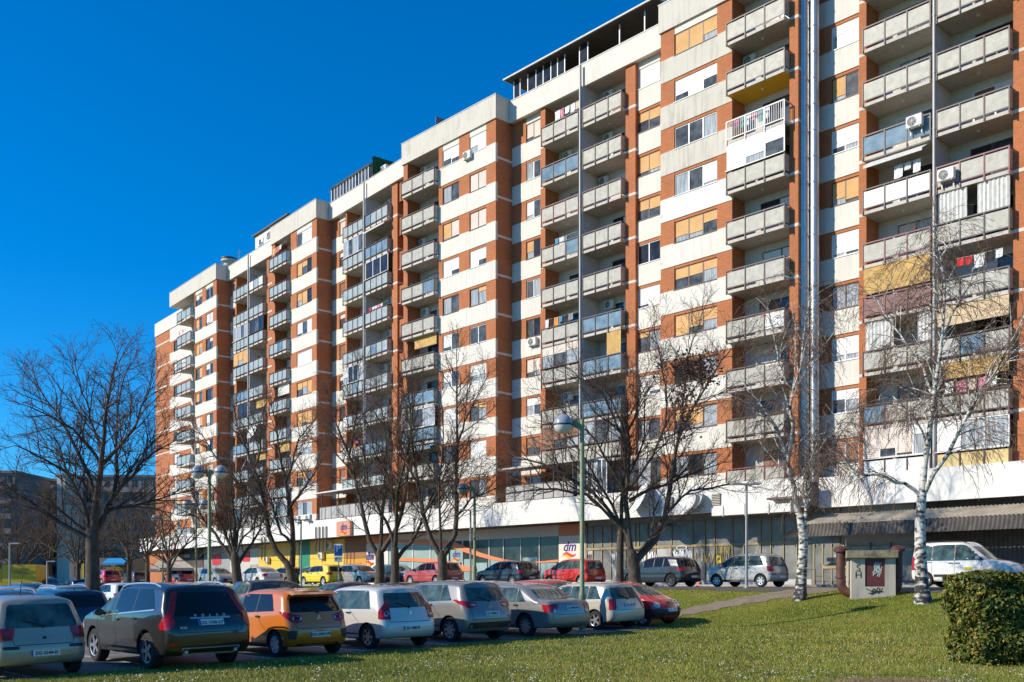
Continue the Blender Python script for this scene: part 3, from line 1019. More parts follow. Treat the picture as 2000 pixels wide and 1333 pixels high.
loggia_column('A2b', A, b1, bS, 1.02, 2.75, 4, 'R', range(0, 9))
pillar(A, bS, bS + 0.85, V_PIL, DEPTH - 1)
parapet(A, aR2, 0.0, 1.2, white_panel, ZT, Zk(12.40))
panel_box('parapet', C, -0.02, uL3, 1.2, 1.45, ZT, Zk(12.40), white_panel)
# roofs, gable, end wall
for W, a, b in ((C, uL3, uR3), (C, uL4, uR4), (C, uL5, uL5 + 9), (A, aL1, aR1), (A, aL2, aR2)):
    panel_box('roof_slab', W, a, b, 0.135, 1.998, ZT, ZT + 0.2, slab_m)
for W, a, b in ((C, 0.0, uL3), (C, uR3, uL4), (C, uR4, uL5), (A, aR1, aL2), (A, aR2, 0.0)):
    panel_box('roof_slab', W, a, b, 1.455, 1.998, ZT, ZT + 0.2, slab_m)
for W, a, b in ((C, 0.0, uL5 + 9), (A, aE, 0.0)):
    panel_box('roof', W, a, b, 2.0, DEPTH, ZT - 0.01, ZT + 0.3, slab_m)
# drain pipes on the dividers
for W, x in ((C, (m0 + m1) / 2), (C, (k0 + k1) / 2 + 0.05), (A, (b0 + b1) / 2), (A, (a0 + a1) / 2)):
    mb = MB().tube([(0, 0, ZB - 1), (0, 0, Zk(12.35))], 0.085, 10)
    for r in range(10):
        mb.tube([(0, 0, zrow(r) + 0.2), (0, 0, zrow(r) + 0.3)], 0.1, 10)
    part('drain_pipe', mb.mesh('drain_pipe', metal_grey, True), W, x, 0.98, 0)
# the two steel ducts in the corner
for px, rad, v in ((1569.5, 0.33, 0.62), (1591, 0.24, 0.80)):
    u = C.u(px, v)
    o = part('steel_duct', MB().tube([(0, 0, Zk(1.95)), (0, 0, Zk(12.9))], rad, 20).mesh('steel_duct', steel, True), C, u, v, 0)
    for r in range(11):
        for dz in (0.0, 1.4):
            link('joint_ring', MB().lathe([(rad, -0.05), (rad + 0.022, -0.03), (rad + 0.022, 0.03), (rad, 0.05)], 20).mesh('joint_ring', steel, True), o, (0, 0, Zk(2.2 + r) + dz))
# ---------------------------------------------------------------- first-floor terraces over the shops, fascia, shop level
ZF0, ZF1 = Zk(1.445), Zk(2.02)
fascia_m = stained_mat('fascia_white', (0.76, 0.74, 0.69), (0.52, 0.48, 0.41), 0.35)
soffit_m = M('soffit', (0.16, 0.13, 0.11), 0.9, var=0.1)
VF = -0.55
uF1 = C.u(1574, VF)
def fascia(W, u0, u1, v, seg=6.0, mat=None):
    n = max(1, int(round((u1 - u0) / seg)))
    for i in range(n):
        a, b = u0 + (u1 - u0) * i / n, u0 + (u1 - u0) * (i + 1) / n
        panel_box('fascia_panel', W, a + 0.005, b - 0.005, v, v + 0.22, ZF0, ZF1, mat or fascia_m)
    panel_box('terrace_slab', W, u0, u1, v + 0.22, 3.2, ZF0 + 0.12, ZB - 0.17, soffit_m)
fascia(A, aE + 0.5, 0.0, VF)
fascia(C, 0.0, uF1, VF)
fascia(C, uF1 + 0.0, uL5 + 9, 0.75)
terr_panel = M('terrace_panel', (0.40, 0.385, 0.36), 0.6, var=0.2, scale=1.5)
def terrace_rail(W, u0, u1, v, n, m, h=1.15):
    z = ZF1
    o = part('terrace_railing', MB().box(0, u1 - u0, -0.03, 0.03, h - 0.05, h).box(0, u1 - u0, -0.02, 0.02, 0.02, 0.06).mesh('terrace_railing', rail_dark), W, u0, v, z)
    w = (u1 - u0) / n
    for i in range(n):
        link('post', boxmesh('post', (-0.025, 0.025, -0.035, 0.035, 0, h), rail_dark), o, (i * w + 0.02, 0, 0))
        link('rail_panel', boxmesh('rail_panel', (0.03, w - 0.03, -0.008, 0.008, 0.07, h - 0.07), m), o, (i * w, 0, 0))
terrace_rail(A, A.u(622, VF), -0.3, VF + 0.12, 11, terr_panel)
terrace_rail(C, C.u(985, VF), C.u(1118, VF), VF + 0.12, 7, terr_panel)
terrace_rail(A, A.u(465, VF), A.u(520, VF), VF + 0.12, 9, balc_glass)
# canopies above the terraces
can_m = M('canopy_white', (0.66, 0.62, 0.56), 0.7, var=0.12)
panel_box('terrace_canopy', A, A.u(612, -0.6), 0.2, -0.62, 1.0, Zk(2.86), Zk(2.90), can_m)
panel_box('terrace_canopy', C, C.u(968, -0.5) + 0.3, C.u(1160, -0.5), -0.5, 1.0, Zk(2.84), Zk(2.88), slab_m)
for W, lst, v in ((A, (628, 660, 700, 740, 775), -0.45), (C, (990, 1035, 1080, 1118), -0.35)):
    for px in lst:
        panel_box('canopy_post', W, W.u(px, v), W.u(px, v) + 0.07, v, v + 0.07, ZF1, Zk(2.85), rail_dark)
# glazed verandah and back walls of the ground terraces
window(C, C.u(1128, -0.2), uS - 0.2, -0.2, ZF1 + 0.02, Zk(2.84), ['C', 'G', 'G', 'C', 'G', 'G'], frame_white, name='verandah_glazing')
window(C, uS + 0.3, uL4 - 0.4, 0.9, ZF1 + 0.5, Zk(2.8), ['G', 'C', 'G'], frame_brown, name='verandah_glazing')
for W, a, b in ((C, uQ2, uS), (A, bQ2, bS)):
    n = 3
    for i in range(n):
        x0 = a + (b - a) * (i + 0.12) / n; x1 = a + (b - a) * (i + 0.9) / n
        window(W, x0, x1, 2.68, ZB + 0.1, ZB + 2.3, [rcode('DGC'), rcode('DGB')], FB, name='balcony_door')
# ---------------------------------------------------------------- ground floor
VS = 1.6
ZG = 1.68
shop_wall = M('shop_wall', (0.42, 0.39, 0.35), 0.85, var=0.12)
cream = M('shop_cream', (0.78, 0.60, 0.48), 0.6, var=0.04)
pink_white = M('shop_pink_white', (0.80, 0.66, 0.56), 0.55, var=0.03)
orange_band = M('orange_band', (0.80, 0.23, 0.085), 0.5)
yellow_sh = M('shop_yellow', (0.82, 0.52, 0.06), 0.5, var=0.05)
green_sh = M('shop_green', (0.03, 0.22, 0.12), 0.45, var=0.1)
orange_sh = M('shop_orange', (0.68, 0.14, 0.02), 0.5)
brown_sh = M('shop_brown', (0.30, 0.14, 0.05), 0.6, var=0.1)
red_sh = M('shop_red', (0.65, 0.03, 0.03), 0.5)
grey_sh = M('shop_grey', (0.30, 0.31, 0.31), 0.6, var=0.1)
shop_glass = M('shop_glass', (0.020, 0.024, 0.022), 0.08, spec=0.4, c2=(0.055, 0.062, 0.056), scale=0.8)
frost_glass = M('frosted_shop_glass', (0.24, 0.36, 0.33), 0.15, c2=(0.36, 0.46, 0.43), scale=0.8, spec=0.6)
ochre = M('ochre_frame', (0.36, 0.265, 0.13), 0.55, var=0.15)
dull_glass = M('dull_glass', (0.13, 0.13, 0.12), 0.22, c2=(0.30, 0.295, 0.275), scale=0.8, spec=0.35, detail=7)
for W, a, b, m in ((A, aE, 0.0, shop_wall), (C, 0.0, uL5 + 9, shop_wall)):
    panel_box('shop_wall', W, a, b, VS + 0.12, DEPTH, 1.2, ZB - 0.45, m)
panel_box('wall', A, aE, A.u(337, 0.3), 0.1, VS + 0.1, 1.2, ZF0, brick)
def shop_panel(name, W, px0, px1, z0, z1, mat, v=VS, t=0.1):
    return panel_box(name, W, W.u(px0, v), W.u(px1, v), v, v + t, z0, z1, mat)
# left-hand shops
shop_panel('shop_panel', A, 338, 398, ZG, 3.6, grey_sh)
shop_panel('shop_panel', A, 338, 398, 3.62, ZF0, M('shop_dark', (0.08, 0.06, 0.05), 0.7))
shop_panel('shop_panel', A, 398.4, 448, ZG, ZF0, grey_sh)
shop_panel('shop_sign_panel', A, 414, 431, 3.9, 5.1, red_sh, VS - 0.06, 0.05)
shop_panel('shop_panel', A, 448.4, 505, ZG, ZF0, M('shop_pale', (0.52, 0.50, 0.46), 0.6, var=0.08))
shop_panel('shop_sign_panel', A, 474, 487, 4.1, 5.2, red_sh, VS - 0.06, 0.05)
shop_panel('shop_door', A, 488, 503, ZG, 3.75, M('beige_door', (0.40, 0.32, 0.20), 0.6), VS - 0.05, 0.04)
sgn = part('pizza_sign', MB().box(0, A.u(392, 1.3) - A.u(345, 1.3), 0, 0.1, 0, 0.55).mesh('pizza_sign', M('sign_dark', (0.05, 0.03, 0.025), 0.6)), A, A.u(345, 1.3), 1.3, 4.75)
link('lettering', text_mesh('PIZZA  BURGER', 0.55, frame_white, 0.01), sgn, (2.5, -0.02, 0.27))
yp = [505.4, 520, 535, 548, 560, 572, 583.5]
for a, b in zip(yp[:-1], yp[1:]):
    shop_panel('yellow_panel', A, a, b - 0.3, ZG, 4.05, yellow_sh)
    shop_panel('yellow_panel', A, a, b - 0.3, 4.08, ZF0, yellow_sh)
shop_panel('green_panel', A, 583.5, 605, ZG, ZF0, green_sh, VS - 0.02, 0.1)
for a, b in zip([605.4, 630, 652], [629.7, 651.7, 673.5]):
    shop_panel('yellow_panel', A, a, b, ZG, 4.05, yellow_sh)
    shop_panel('yellow_panel', A, a, b, 4.08, ZF0, yellow_sh)
shop_panel('yellow_panel', A, 674, 715, ZG, 3.95, M('shop_amber', (0.62, 0.30, 0.03), 0.5), VS - 0.05, 0.1)
shop_panel('brown_panel', A, 674, 715, 3.98, ZF0, brown_sh, VS - 0.03, 0.1)
for px, z, s_ in ((526, 2.3, 0.9), (617, 2.55, 0.75), (700, 2.3, 1.1)):
    o = shop_panel('poster', A, px - 4 * s_, px + 4.5 * s_, z, z + 1.15 * s_, orange_sh, VS - 0.085, 0.03)
    link('poster_mark', text_mesh('M' if s_ > 1 else 'o', 0.7 * s_, cream, 0.004), o, (0.38 * s_, -0.01, 0.6 * s_))
leafm = M('leaf_green', (0.18, 0.45, 0.08), 0.6)
o = shop_panel('poster', A, 590, 591, 2.0, 2.01, green_sh, VS - 0.03, 0.005)
link('strawberry_print', MB().lathe([(0.0, -0.006), (0.55, -0.006)], 14, axis='y').mesh('strawberry_print', red_sh, fixn=False), o, (0.3, -0.01, 0.6))
link('leaf_print', MB().prism([(0, 0), (0.9, 0.1), (1.2, -0.7), (0.6, -0.3)], -0.012, -0.006, 0).mesh('leaf_print', leafm), o, (0.4, -0.01, 1.3))
# the drugstore front
shop_panel('logo_panel', A, 715.4, 757, ZG, 5.15, pink_white)
shop_panel('cornice_panel', A, 715.4, 772, 5.17, ZF0, orange_band)
shop_panel('cornice_panel', C, 772.2, 1091, 5.02, ZF0, cream, VS + 0.02)
pm = [757, 775, 806, 840, 875, 903, 927, 955, 983, 1017, 1053, 1090.5]
for i, (a, b) in enumerate(zip(pm[:-1], pm[1:])):
    W = A if b <= 776 else C
    g = frost_glass if b < 900 else shop_glass
    o = shop_panel('shop_window', W, a, b, ZG + 0.25, 5.0, g, VS + 0.03, 0.02)
    shop_panel('mullion', W, a - 0.6, a + 0.6, ZG, 5.0, frame_white, VS - 0.03, 0.08)
    if b > 900:
        z0 = 3.6 if i % 2 else 3.3
        shop_panel('shelf_print', W, a + 3, b - 4, ZG + 0.3, z0, frost_glass, VS + 0.015, 0.012)
shop_panel('plinth', C, 772.5, 1091, ZG - 0.2, ZG + 0.25, pink_white, VS - 0.02)
shop_panel('logo_panel', C, 1091.3, 1143, ZG, 5.02, pink_white, VS - 0.05)
shop_panel('cornice_panel', C, 1091.3, 1143, 5.04, ZF0, orange_band, VS - 0.05)
def swoosh(name, W, pts, mat, v=VS - 0.045):
    """band on the shop front given by photo points (x, y top, y bottom)"""
    ub = W.u(pts[0][0], v); mb = MB()
    n = []
    for x, a, b in pts:
        n.append((W.u(x, v) - ub, W.z(x, a, v), W.z(x, b, v)))
    for (x0, a0_, b0_), (x1, a1_, b1_) in zip(n[:-1], n[1:]):
        i = len(mb.v)
        mb.v += [(x0, 0, b0_), (x1, 0, b1_), (x1, 0, a1_), (x0, 0, a0_), (x0, .02, b0_), (x1, .02, b1_), (x1, .02, a1_), (x0, .02, a0_)]
        for f in ((0, 1, 2, 3), (0, 4, 5, 1), (3, 2, 6, 7)):
            mb.f.append(tuple(i + t for t in f)); mb.m.append(0)
    part(name, mb.mesh(name, mat), W, ub, v, 0)
zz = lambda l: [(700 + a * .25, 960 + b * .25, 960 + c * .25) for a, b, c in l]
swoosh('orange_wave', C, zz([(295, 378, 400), (450, 377, 410), (620, 380, 425), (700, 386, 440), (760, 400, 452), (850, 438, 482), (950, 478, 512), (1050, 508, 537), (1150, 533, 554), (1280, 545, 558), (1420, 547, 560), (1560, 533, 552)]), orange_band)
swoosh('orange_wave', C, zz([(295, 521, 546), (400, 520, 546), (600, 528, 562), (700, 545, 600), (800, 575, 622), (920, 602, 628)]), orange_band, VS - 0.05)
blue_ink = M('logo_blue', (0.035, 0.03, 0.22), 0.5)
red_ink = M('logo_red', (0.72, 0.04, 0.02), 0.5)
yellow_ink = M('logo_yellow', (0.9, 0.45, 0.02), 0.5)
def dm_logo(parent, x, z, h):
    link('lettering', text_mesh('dm', h, blue_ink, 0.006, 0.25, offset=0.012), parent, (x, -0.012, z))
    for m, dz, x0, x1 in ((red_ink, -0.55, -0.62, 0.62), (yellow_ink, -0.66, -0.70, 0.25)):
        pts = []
        top, bot = [], []
        for k in range(9):
            t = k / 8
            xx = (x0 + (x1 - x0) * t) * h
            zc = (dz + 0.10 * math.sin(t * 6.28)) * h
            th = 0.075 * h * (0.5 + math.sin(t * 3.14))
            top.append((xx, zc + th)); bot.append((xx, zc - th))
        link('swoosh', MB().prism(top + bot[::-1], -0.008, 0.0, 0).mesh('swoosh', m), parent, (x, -0.012 if m is red_ink else -0.008, z))
for px, W, zc, h in ((1112, C, 4.25, 0.95), (722, A, 4.1, 1.0)):
    v = VS - 0.055
    o = part('logo', MB().box(-0.02, 0.02, 0, 0.003, 0, 0.02).mesh('logo', pink_white), W, W.u(px, v), v, 0)
    dm_logo(o, 0, zc, h)
v = VS - 0.05
o = part('logo', MB().box(-0.7, 0.7, 0, 0.01, 3.35, 4.35).mesh('logo', frost_glass), C, C.u(891, v), v, 0)
dm_logo(o, 0, 4.0, 0.72)
# closed shop with ochre frames
om = [1145, 1157, 1175, 1193, 1205, 1221, 1240, 1247, 1264, 1280, 1311, 1352, 1376, 1395, 1430, 1452, 1485, 1505, 1530, 1556, 1585]
paper = M('papered_pane', (0.46, 0.44, 0.42), 0.7, var=0.1)
for i, (a, b) in enumerate(zip(om[:-1], om[1:])):
    g = paper if i in (0, 9) else dull_glass
    shop_panel('shop_window', C, a, b, ZG + 0.3, 3.98, g, VS + 0.03, 0.02)
    shop_panel('shop_window', C, a, b, 4.1, ZF0 - 0.25, dull_glass, VS + 0.03, 0.02)
    shop_panel('mullion', C, a - 0.75, a + 0.75, ZG, ZF0 - 0.2, ochre, VS - 0.04, 0.08)
shop_panel('transom', C, 1145, 1585, 3.97, 4.11, ochre, VS - 0.03, 0.07)
shop_panel('plinth', C, 1145, 1585, ZG - 0.1, ZG + 0.3, paper, VS - 0.02, 0.1)
shop_panel('louvre_door', C, 1196, 1206, ZG, 3.3, grey_sh, VS - 0.06, 0.04)
# spray-painted tags on the glass
spray = M('spray_white', (0.78, 0.78, 0.78), 0.7)
spray_o = M('spray_ochre', (0.45, 0.33, 0.10), 0.7)
spray_k = M('spray_black', (0.03, 0.03, 0.035), 0.7)
def tag_strokes(W, px0, px1, z0, z1, n, mat, seed, v=VS - 0.02, wd=0.045):
    rg = random.Random(seed)
    u0, u1 = W.u(px0, v), W.u(px1, v)
    mb = MB()
    for k in range(n):
        x = (k + 0.2) / n * (u1 - u0)
        w_ = (u1 - u0) / n * 1.1
        h_ = z1 - z0
        p = [(x + rg.uniform(0, 1) * w_, z0 + (j / 4 + rg.uniform(-.12, .12)) * h_) for j in (0, 4, 2, 4, 1, 0, 2)][:rg.randint(4, 7)]
        for (xa, za), (xb, zb) in zip(p[:-1], p[1:]):
            d = Vector((xb - xa, zb - za)); L_ = max(d.length, 1e-3); nn = Vector((-d.y, d.x)) / L_ * wd * rg.uniform(.6, 1.3)
            e = len(mb.v) * 1e-5
            mb.quad((xa + nn.x, -e, za + nn.y), (xa - nn.x, -e, za - nn.y), (xb - nn.x, -e, zb - nn.y), (xb + nn.x, -e, zb + nn.y))
    part('graffiti_tag', mb.mesh('graffiti_tag', mat), W, u0, v, 0)
    return u0, u1
tag_strokes(C, 1313, 1351, 3.0, 3.75, 8, spray, 5)
tag_strokes(C, 1250, 1281, 2.8, 3.7, 6, spray, 6)
tag_strokes(C, 1194, 1210, 2.9, 3.7, 4, spray, 7)
tag_strokes(C, 1356, 1394, 3.0, 3.6, 5, spray_o, 8, wd=0.02)
tag_strokes(C, 1398, 1426, 3.1, 3.9, 6, spray_o, 9, wd=0.025)
tag_strokes(C, 1466, 1482, 3.1, 3.5, 4, spray, 10, wd=0.02)
tag_strokes(C, 1146, 1156, 3.3, 3.7, 4, spray_k, 12, wd=0.012)
v = VS - 0.03
halo = MB()
uu = C.u(1331, v)
for k in range(20):
    a_, b_ = k * math.pi / 10, (k + 1) * math.pi / 10
    q = lambda t, s_: (0.42 * s_ * math.cos(t), 0, 0.14 * s_ * math.sin(t))
    halo.quad(q(a_, 1), q(b_, 1), q(b_, .8), q(a_, .8))
part('graffiti_tag', halo.mesh('graffiti_tag', spray), C, uu, v, 3.95)
for px in (1404, 1302):
    u = C.u(px, VS - 0.06)
    o = part('warning_sign', MB().box(-0.16, 0.16, 0, 0.012, 0, 0.46).mesh('warning_sign', M('warn_yellow', (0.80, 0.55, 0.03), 0.5)), C, u, VS - 0.06, 2.95)
    link('triangle', MB().prism([(-0.10, 0.2), (0.10, 0.2), (0, 0.38)], -0.006, -0.001).mesh('triangle', black_plastic), o)
# right-hand part under the corrugated canopy
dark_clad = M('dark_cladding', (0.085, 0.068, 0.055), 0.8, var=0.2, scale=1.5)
shop_panel('shop_wall_panel', C, 1585.5, 1640, ZG, ZF0, dull_glass, VS - 0.02, 0.08)
do = [1590, 1607, 1624, 1643, 1660, 1700, 1740, 1785]
for i, (a, b) in enumerate(zip(do[:-1], do[1:])):
    shop_panel('door_pane' if i < 4 else 'shop_window', C, a, b - 1, ZG + 0.2, 3.7, dull_glass, VS - 0.06, 0.02)
    shop_panel('mullion', C, a - 1.2, a + 0.6, ZG, 3.9, ochre if i < 5 else rail_dark, VS - 0.1, 0.08)
shop_panel('door_bar', C, 1607, 1660, 2.55, 2.75, ochre, VS - 0.12, 0.03)
for px, z, m in ((1630, 2.9, paper), (1637, 3.35, M('poster_blue', (0.03, 0.10, 0.30), 0.5)), (1648, 2.8, paper), (1716, 2.6, paper), (1728, 2.9, paper), (1736, 2.6, paper)):
    shop_panel('poster', C, px, px + 8, z, z + 0.4, m, VS - 0.09, 0.012)
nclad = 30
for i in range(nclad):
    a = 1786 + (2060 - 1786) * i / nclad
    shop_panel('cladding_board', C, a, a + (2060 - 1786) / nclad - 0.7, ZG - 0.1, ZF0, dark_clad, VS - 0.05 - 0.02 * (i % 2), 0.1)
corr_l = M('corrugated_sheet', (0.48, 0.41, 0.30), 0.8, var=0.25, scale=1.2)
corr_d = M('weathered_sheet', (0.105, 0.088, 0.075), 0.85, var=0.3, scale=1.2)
def corrugated(u0, u1, top, bot, shift0=0.0, per=0.2, mat=None):
    """top/bot = (v, z) edges; sheet with real waves along u"""
    mb = MB(); n = int((u1 - u0) / per) * 4
    nrm = Vector((bot[1] - top[1], -(bot[0] - top[0]))).normalized()
    for i in range(n + 1):
        x = (u1 - u0) * i / n
        wv = 0.03 * math.sin(i * math.pi / 2)
        xs = x + shift0 * max(0, 1 - x / 1.8)
        mb.v.append((xs, top[0] + nrm.x * wv, top[1] + nrm.y * wv))
        mb.v.append((x, bot[0] + nrm.x * wv, bot[1] + nrm.y * wv))
    for i in range(n):
        mb.f.append((2 * i, 2 * i + 1, 2 * i + 3, 2 * i + 2)); mb.m.append(0)
    part('corrugated_canopy', mb.mesh('corrugated_canopy', mat or corr_l, True, False), C, u0, 0, 0)
uc0, uc1 = C.u(1523, -0.7), uL5 + 8
corrugated(uc0 + 1.2, uc1, (1.0, 5.45), (-0.62, 4.86), 0.8)
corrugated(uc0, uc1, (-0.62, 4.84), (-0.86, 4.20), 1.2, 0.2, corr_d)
panel_box('canopy_beam', C, uc0 + 0.3, uc1, -0.6, -0.5, 4.3, 4.45, rail_dark)
# ledge and boxes on the fascia, louvres, signs
panel_box('fascia_ledge', C, C.u(1390, -1.0), C.u(1546, -1.0), -1.0, -0.56, Zk(1.36), Zk(1.52), fascia_m)
for px in (1411, 1453, 1500, 1543):
    panel_box('ledge_bracket', C, C.u(px, -1.05), C.u(px, -1.05) + 0.06, -1.04, -1.0, Zk(1.33), Zk(1.56), metal_grey)
panel_box('fascia_flap', C, C.u(1497, -1.2), C.u(1570, -1.2), -1.2, -0.57, Zk(1.60), Zk(1.64), soffit_m)
for px in (1210, 1306, 1398):
    o = panel_box('louvre', C, C.u(px - 8, VF - 0.03), C.u(px + 10, VF - 0.03), VF - 0.03, VF - 0.005, Zk(1.58), Zk(1.82), grille_m)
    for k in range(7):
        link('slat', boxmesh('slat', (0, 0.56, -0.03, 0.0, 0, 0.045), slab_m), o, (0.02, 0, 0.03 + k * 0.095))
# dm sign box on the fascia
sb = thing('shop_sign', 'square pale orange shop sign box on the white fascia', 'sign', A.P(A.u(657, -0.85), -0.85, A.z(657, 1048, -0.85)), A.rz)
link('sign_box', MB().box(0, 2.35, 0, 0.28, 0, 1.25).mesh('sign_box', M('sign_pale_orange', (0.62, 0.28, 0.16), 0.5, var=0.05)), sb)
dm_logo(sb, 1.25, 0.75, 0.85)
# vertical poles of old signs hanging over the fascia
for px in (510, 516, 615.5, 622, 629, 635.5):
    part('sign_pole', boxmesh('sign_pole', (0, 0.09, 0, 0.09, 0, 2.2), rail_dark), A, A.u(px, -0.7), -0.7, 4.1 if px < 600 else 4.6)
# ---------------------------------------------------------------- on the roof
alu = M('alu_roof', (0.55, 0.56, 0.57), 0.4, 0.5)
cu0, cu1 = C.u(985, 0.9), C.u(1287, 1.0)
part('roof_canopy', MB().box(0, cu1 - cu0, 0, 5.0, 0, 0.10).mesh('roof_canopy', can_m), C, cu0, 0.75, Zk(12.93))
part('canopy_ceiling', MB().box(0.1, cu1 - cu0 - 0.1, 0.1, 4.9, -0.04, -0.004).mesh('canopy_ceiling', dark_clad), C, cu0, 0.75, Zk(12.93))
pv = 1.35
for px in (1003, 1015, 1030, 1046, 1060, 1075, 1088, 1102, 1131, 1147, 1209, 1258):
    panel_box('canopy_post', C, C.u(px, pv), C.u(px, pv) + 0.07, pv, pv + 0.07, Zk(12.42), Zk(12.93), frame_white)
for a, b in ((1004, 1014), (1031, 1045), (1047, 1059), (1061, 1074), (1076, 1087), (1089, 1101), (1132, 1146)):
    panel_box('roof_window', C, C.u(a, pv) + 0.05, C.u(b, pv), pv + 0.02, pv + 0.04, Zk(12.44), Zk(12.92), glass_dk)
panel_box('attic_wall', C, cu0 + 0.6, cu1, 4.5, 5.4, ZT + 0.3, Zk(12.92), dark_clad)
# winter garden on the left wing
gu0, gu1 = A.u(645.5, 1.3), A.u(724, 1.3)
ng = 13
part('winter_garden_roof', MB().prism([(0, 0), (3.0, 0.35), (3.0, 0.43), (-0.15, 0.06)], 0, gu1 - gu0, 0, 'x').mesh('winter_garden_roof', alu), A, gu0, 1.3, Zk(12.86))
for i in range(ng):
    a = gu0 + (gu1 - gu0) * i / ng
    panel_box('garden_post', A, a, a + 0.09, 1.36, 1.45, Zk(12.4), Zk(12.87), frame_white)
    panel_box('garden_pane', A, a + 0.1, a + (gu1 - gu0) / ng - 0.02, 1.4, 1.42, Zk(12.4), Zk(12.86), glass_m if i % 4 else glass_dk)
hg = random.Random(5)
green_h = M('artificial_hedge', (0.03, 0.09, 0.02), 0.8, var=0.5, scale=12)
mb = MB().box(0, 0.25, 0, 3.2, 0, 1.75)
for k in range(700):
    x = 0.26 if hg.random() < .6 else hg.uniform(0, .25); y = hg.uniform(0, 3.2); z = hg.uniform(0, 1.75)
    yy = -0.02 if x < 0.25 else y
    a = hg.uniform(0, 6.28)
    mb.v += [(x, yy, z), (x + .05 * math.cos(a) + .03, yy + .06 * math.sin(a) - .02, z + .07), (x + .02, yy + .06 * math.sin(a + 2), z + .09)]
    n_ = len(mb.v); mb.f.append((n_ - 3, n_ - 2, n_ - 1)); mb.m.append(0)
part('roof_hedge_screen', mb.mesh('roof_hedge_screen', green_h), A, A.u(727, 1.3), 1.35, Zk(12.42))
panel_box('roof_wall', A, A.u(748, 1.4), 0.5, 2.2, 2.5, ZT + 0.3, Zk(12.62), white_new)
ac_unit(A.P(A.u(752, 1.6), 1.7, Zk(12.42)), A.rz, 'air conditioner on the roof edge beside the green hedge screen')
# white attic box and chimney
o = panel_box('attic_room', A, A.u(496, 1.3), A.u(530, 1.3), 1.45, 5.0, Zk(12.4), Zk(12.95), white_new)
window(A, A.u(506, 1.4), A.u(514, 1.4), 1.38, Zk(12.5), Zk(12.75), ['D', 'W60'], FW)
window(A, A.u(521, 1.4), A.u(527, 1.4), 1.38, Zk(12.62), Zk(12.82), ['G', 'D'], FW)
panel_box('attic_roof', A, A.u(494, 1.3), A.u(563, 1.3), 1.2, 5.2, Zk(12.96), Zk(13.0), soffit_m)
cp = MB().lathe([(0.62, 0), (0.62, 1.5), (0.78, 1.5), (0.78, 1.75), (0.55, 1.75), (0.55, 2.2), (0.9, 2.2), (0.85, 2.45), (0.0, 2.5)], 18).mesh('chimney', [slab_m], True)
part('chimney', cp, A, A.u(447, 3.0), 3.0, Zk(12.3))
part('chimney_cap', MB().lathe([(0.0, 0.0), (0.92, 0.0), (0.92, 0.16), (0.0, 0.25)], 18).mesh('chimney_cap', rail_dark, True), A, A.u(447, 3.0), 3.0, Zk(12.3) + 2.45)
# antennas
def antenna(W, px, v, z0, h, label):
    t = thing('roof_antenna', label, 'antenna', W.P(W.u(px, v), v, z0), W.rz, 'antennas on the roof')
    link('mast', MB().tube([(0, 0, 0), (0, 0, h)], 0.025, 6).mesh('mast', metal_grey), t)
    mb = MB().tube([(-0.5, 0, h * 0.9), (0.5, 0, h * 0.9)], 0.012, 5)
    for k in range(6):
        mb.tube([(-0.45 + k * 0.18, -0.25, h * 0.9), (-0.45 + k * 0.18, 0.25, h * 0.9)], 0.008, 4)
    mb.tube([(-0.25, 0, h * 0.75), (0.25, 0, h * 0.75)], 0.012, 5)
    link('yagi_arms', mb.mesh('yagi_arms', metal_grey), t)
antenna(C, 922, 2.5, Zk(12.2), 2.3, 'thin roof antenna above the big middle brick block')
antenna(A, 648, 3.0, Zk(12.2), 3.4, 'thin roof antenna beside the glazed winter garden')
antenna(A, 467, 3.0, Zk(12.2), 3.2, 'thin roof antenna right of the round chimney')
antenna(A, 395, 3.0, Zk(12.2), 1.6, 'thin roof antenna on the leftmost brick block')
part('roof_fence', MB().box(0, 0.03, 0, 2.6, 0, 1.25).box(0, 2.0, 2.6, 2.63, 0, 1.2).mesh('roof_fence', M('mesh_screen', (0.2, 0.2, 0.22), 0.7)), C, C.u(853, 0.6), 0.5, Zk(12.45))
# air conditioners on the outer walls
ac_unit(C.P(C.u(915, -0.1), -0.04, C.z(915, 312, -0.1)), C.rz, 'air conditioner on the white band under the top right window of the middle block')
ac_unit(C.P(C.u(1042, 1.5), 1.58, C.z(1042, 676, 1.5)), C.rz, 'air conditioner hanging under a tilted window right of the middle brick block')
ac_unit(C.P(C.u(1790, 0.9), 0.86, zrow(3) + 0.55), C.rz, 'air conditioner mounted outside a balcony railing above a cream awning')
ac_unit(C.P(C.u(1851, 0.9), 0.9, zrow(4) + 0.25), C.rz, 'air conditioner standing in the opened railing of a red balcony at top right')
ac_unit(A.P(A.u(578, -0.9), -0.6, ZF1), A.rz, 'left air conditioner of the pair on the white fascia')
ac_unit(A.P(A.u(600, -0.9), -0.6, ZF1), A.rz, 'right air conditioner of the pair on the white fascia')
ac_unit(A.P(A.u(520, 1.3), 1.5, 3.9), A.rz, 'air conditioner on the yellow shop wall behind the forked tree')
ac_unit(A.P(A.u(626, 1.3), 1.5, 4.05), A.rz, 'air conditioner on the yellow shop wall left of the parking sign')
ac_unit(A.P(A.u(643, 1.3), 1.5, 4.95), A.rz, 'upper air conditioner on the yellow shop wall above the parking sign')
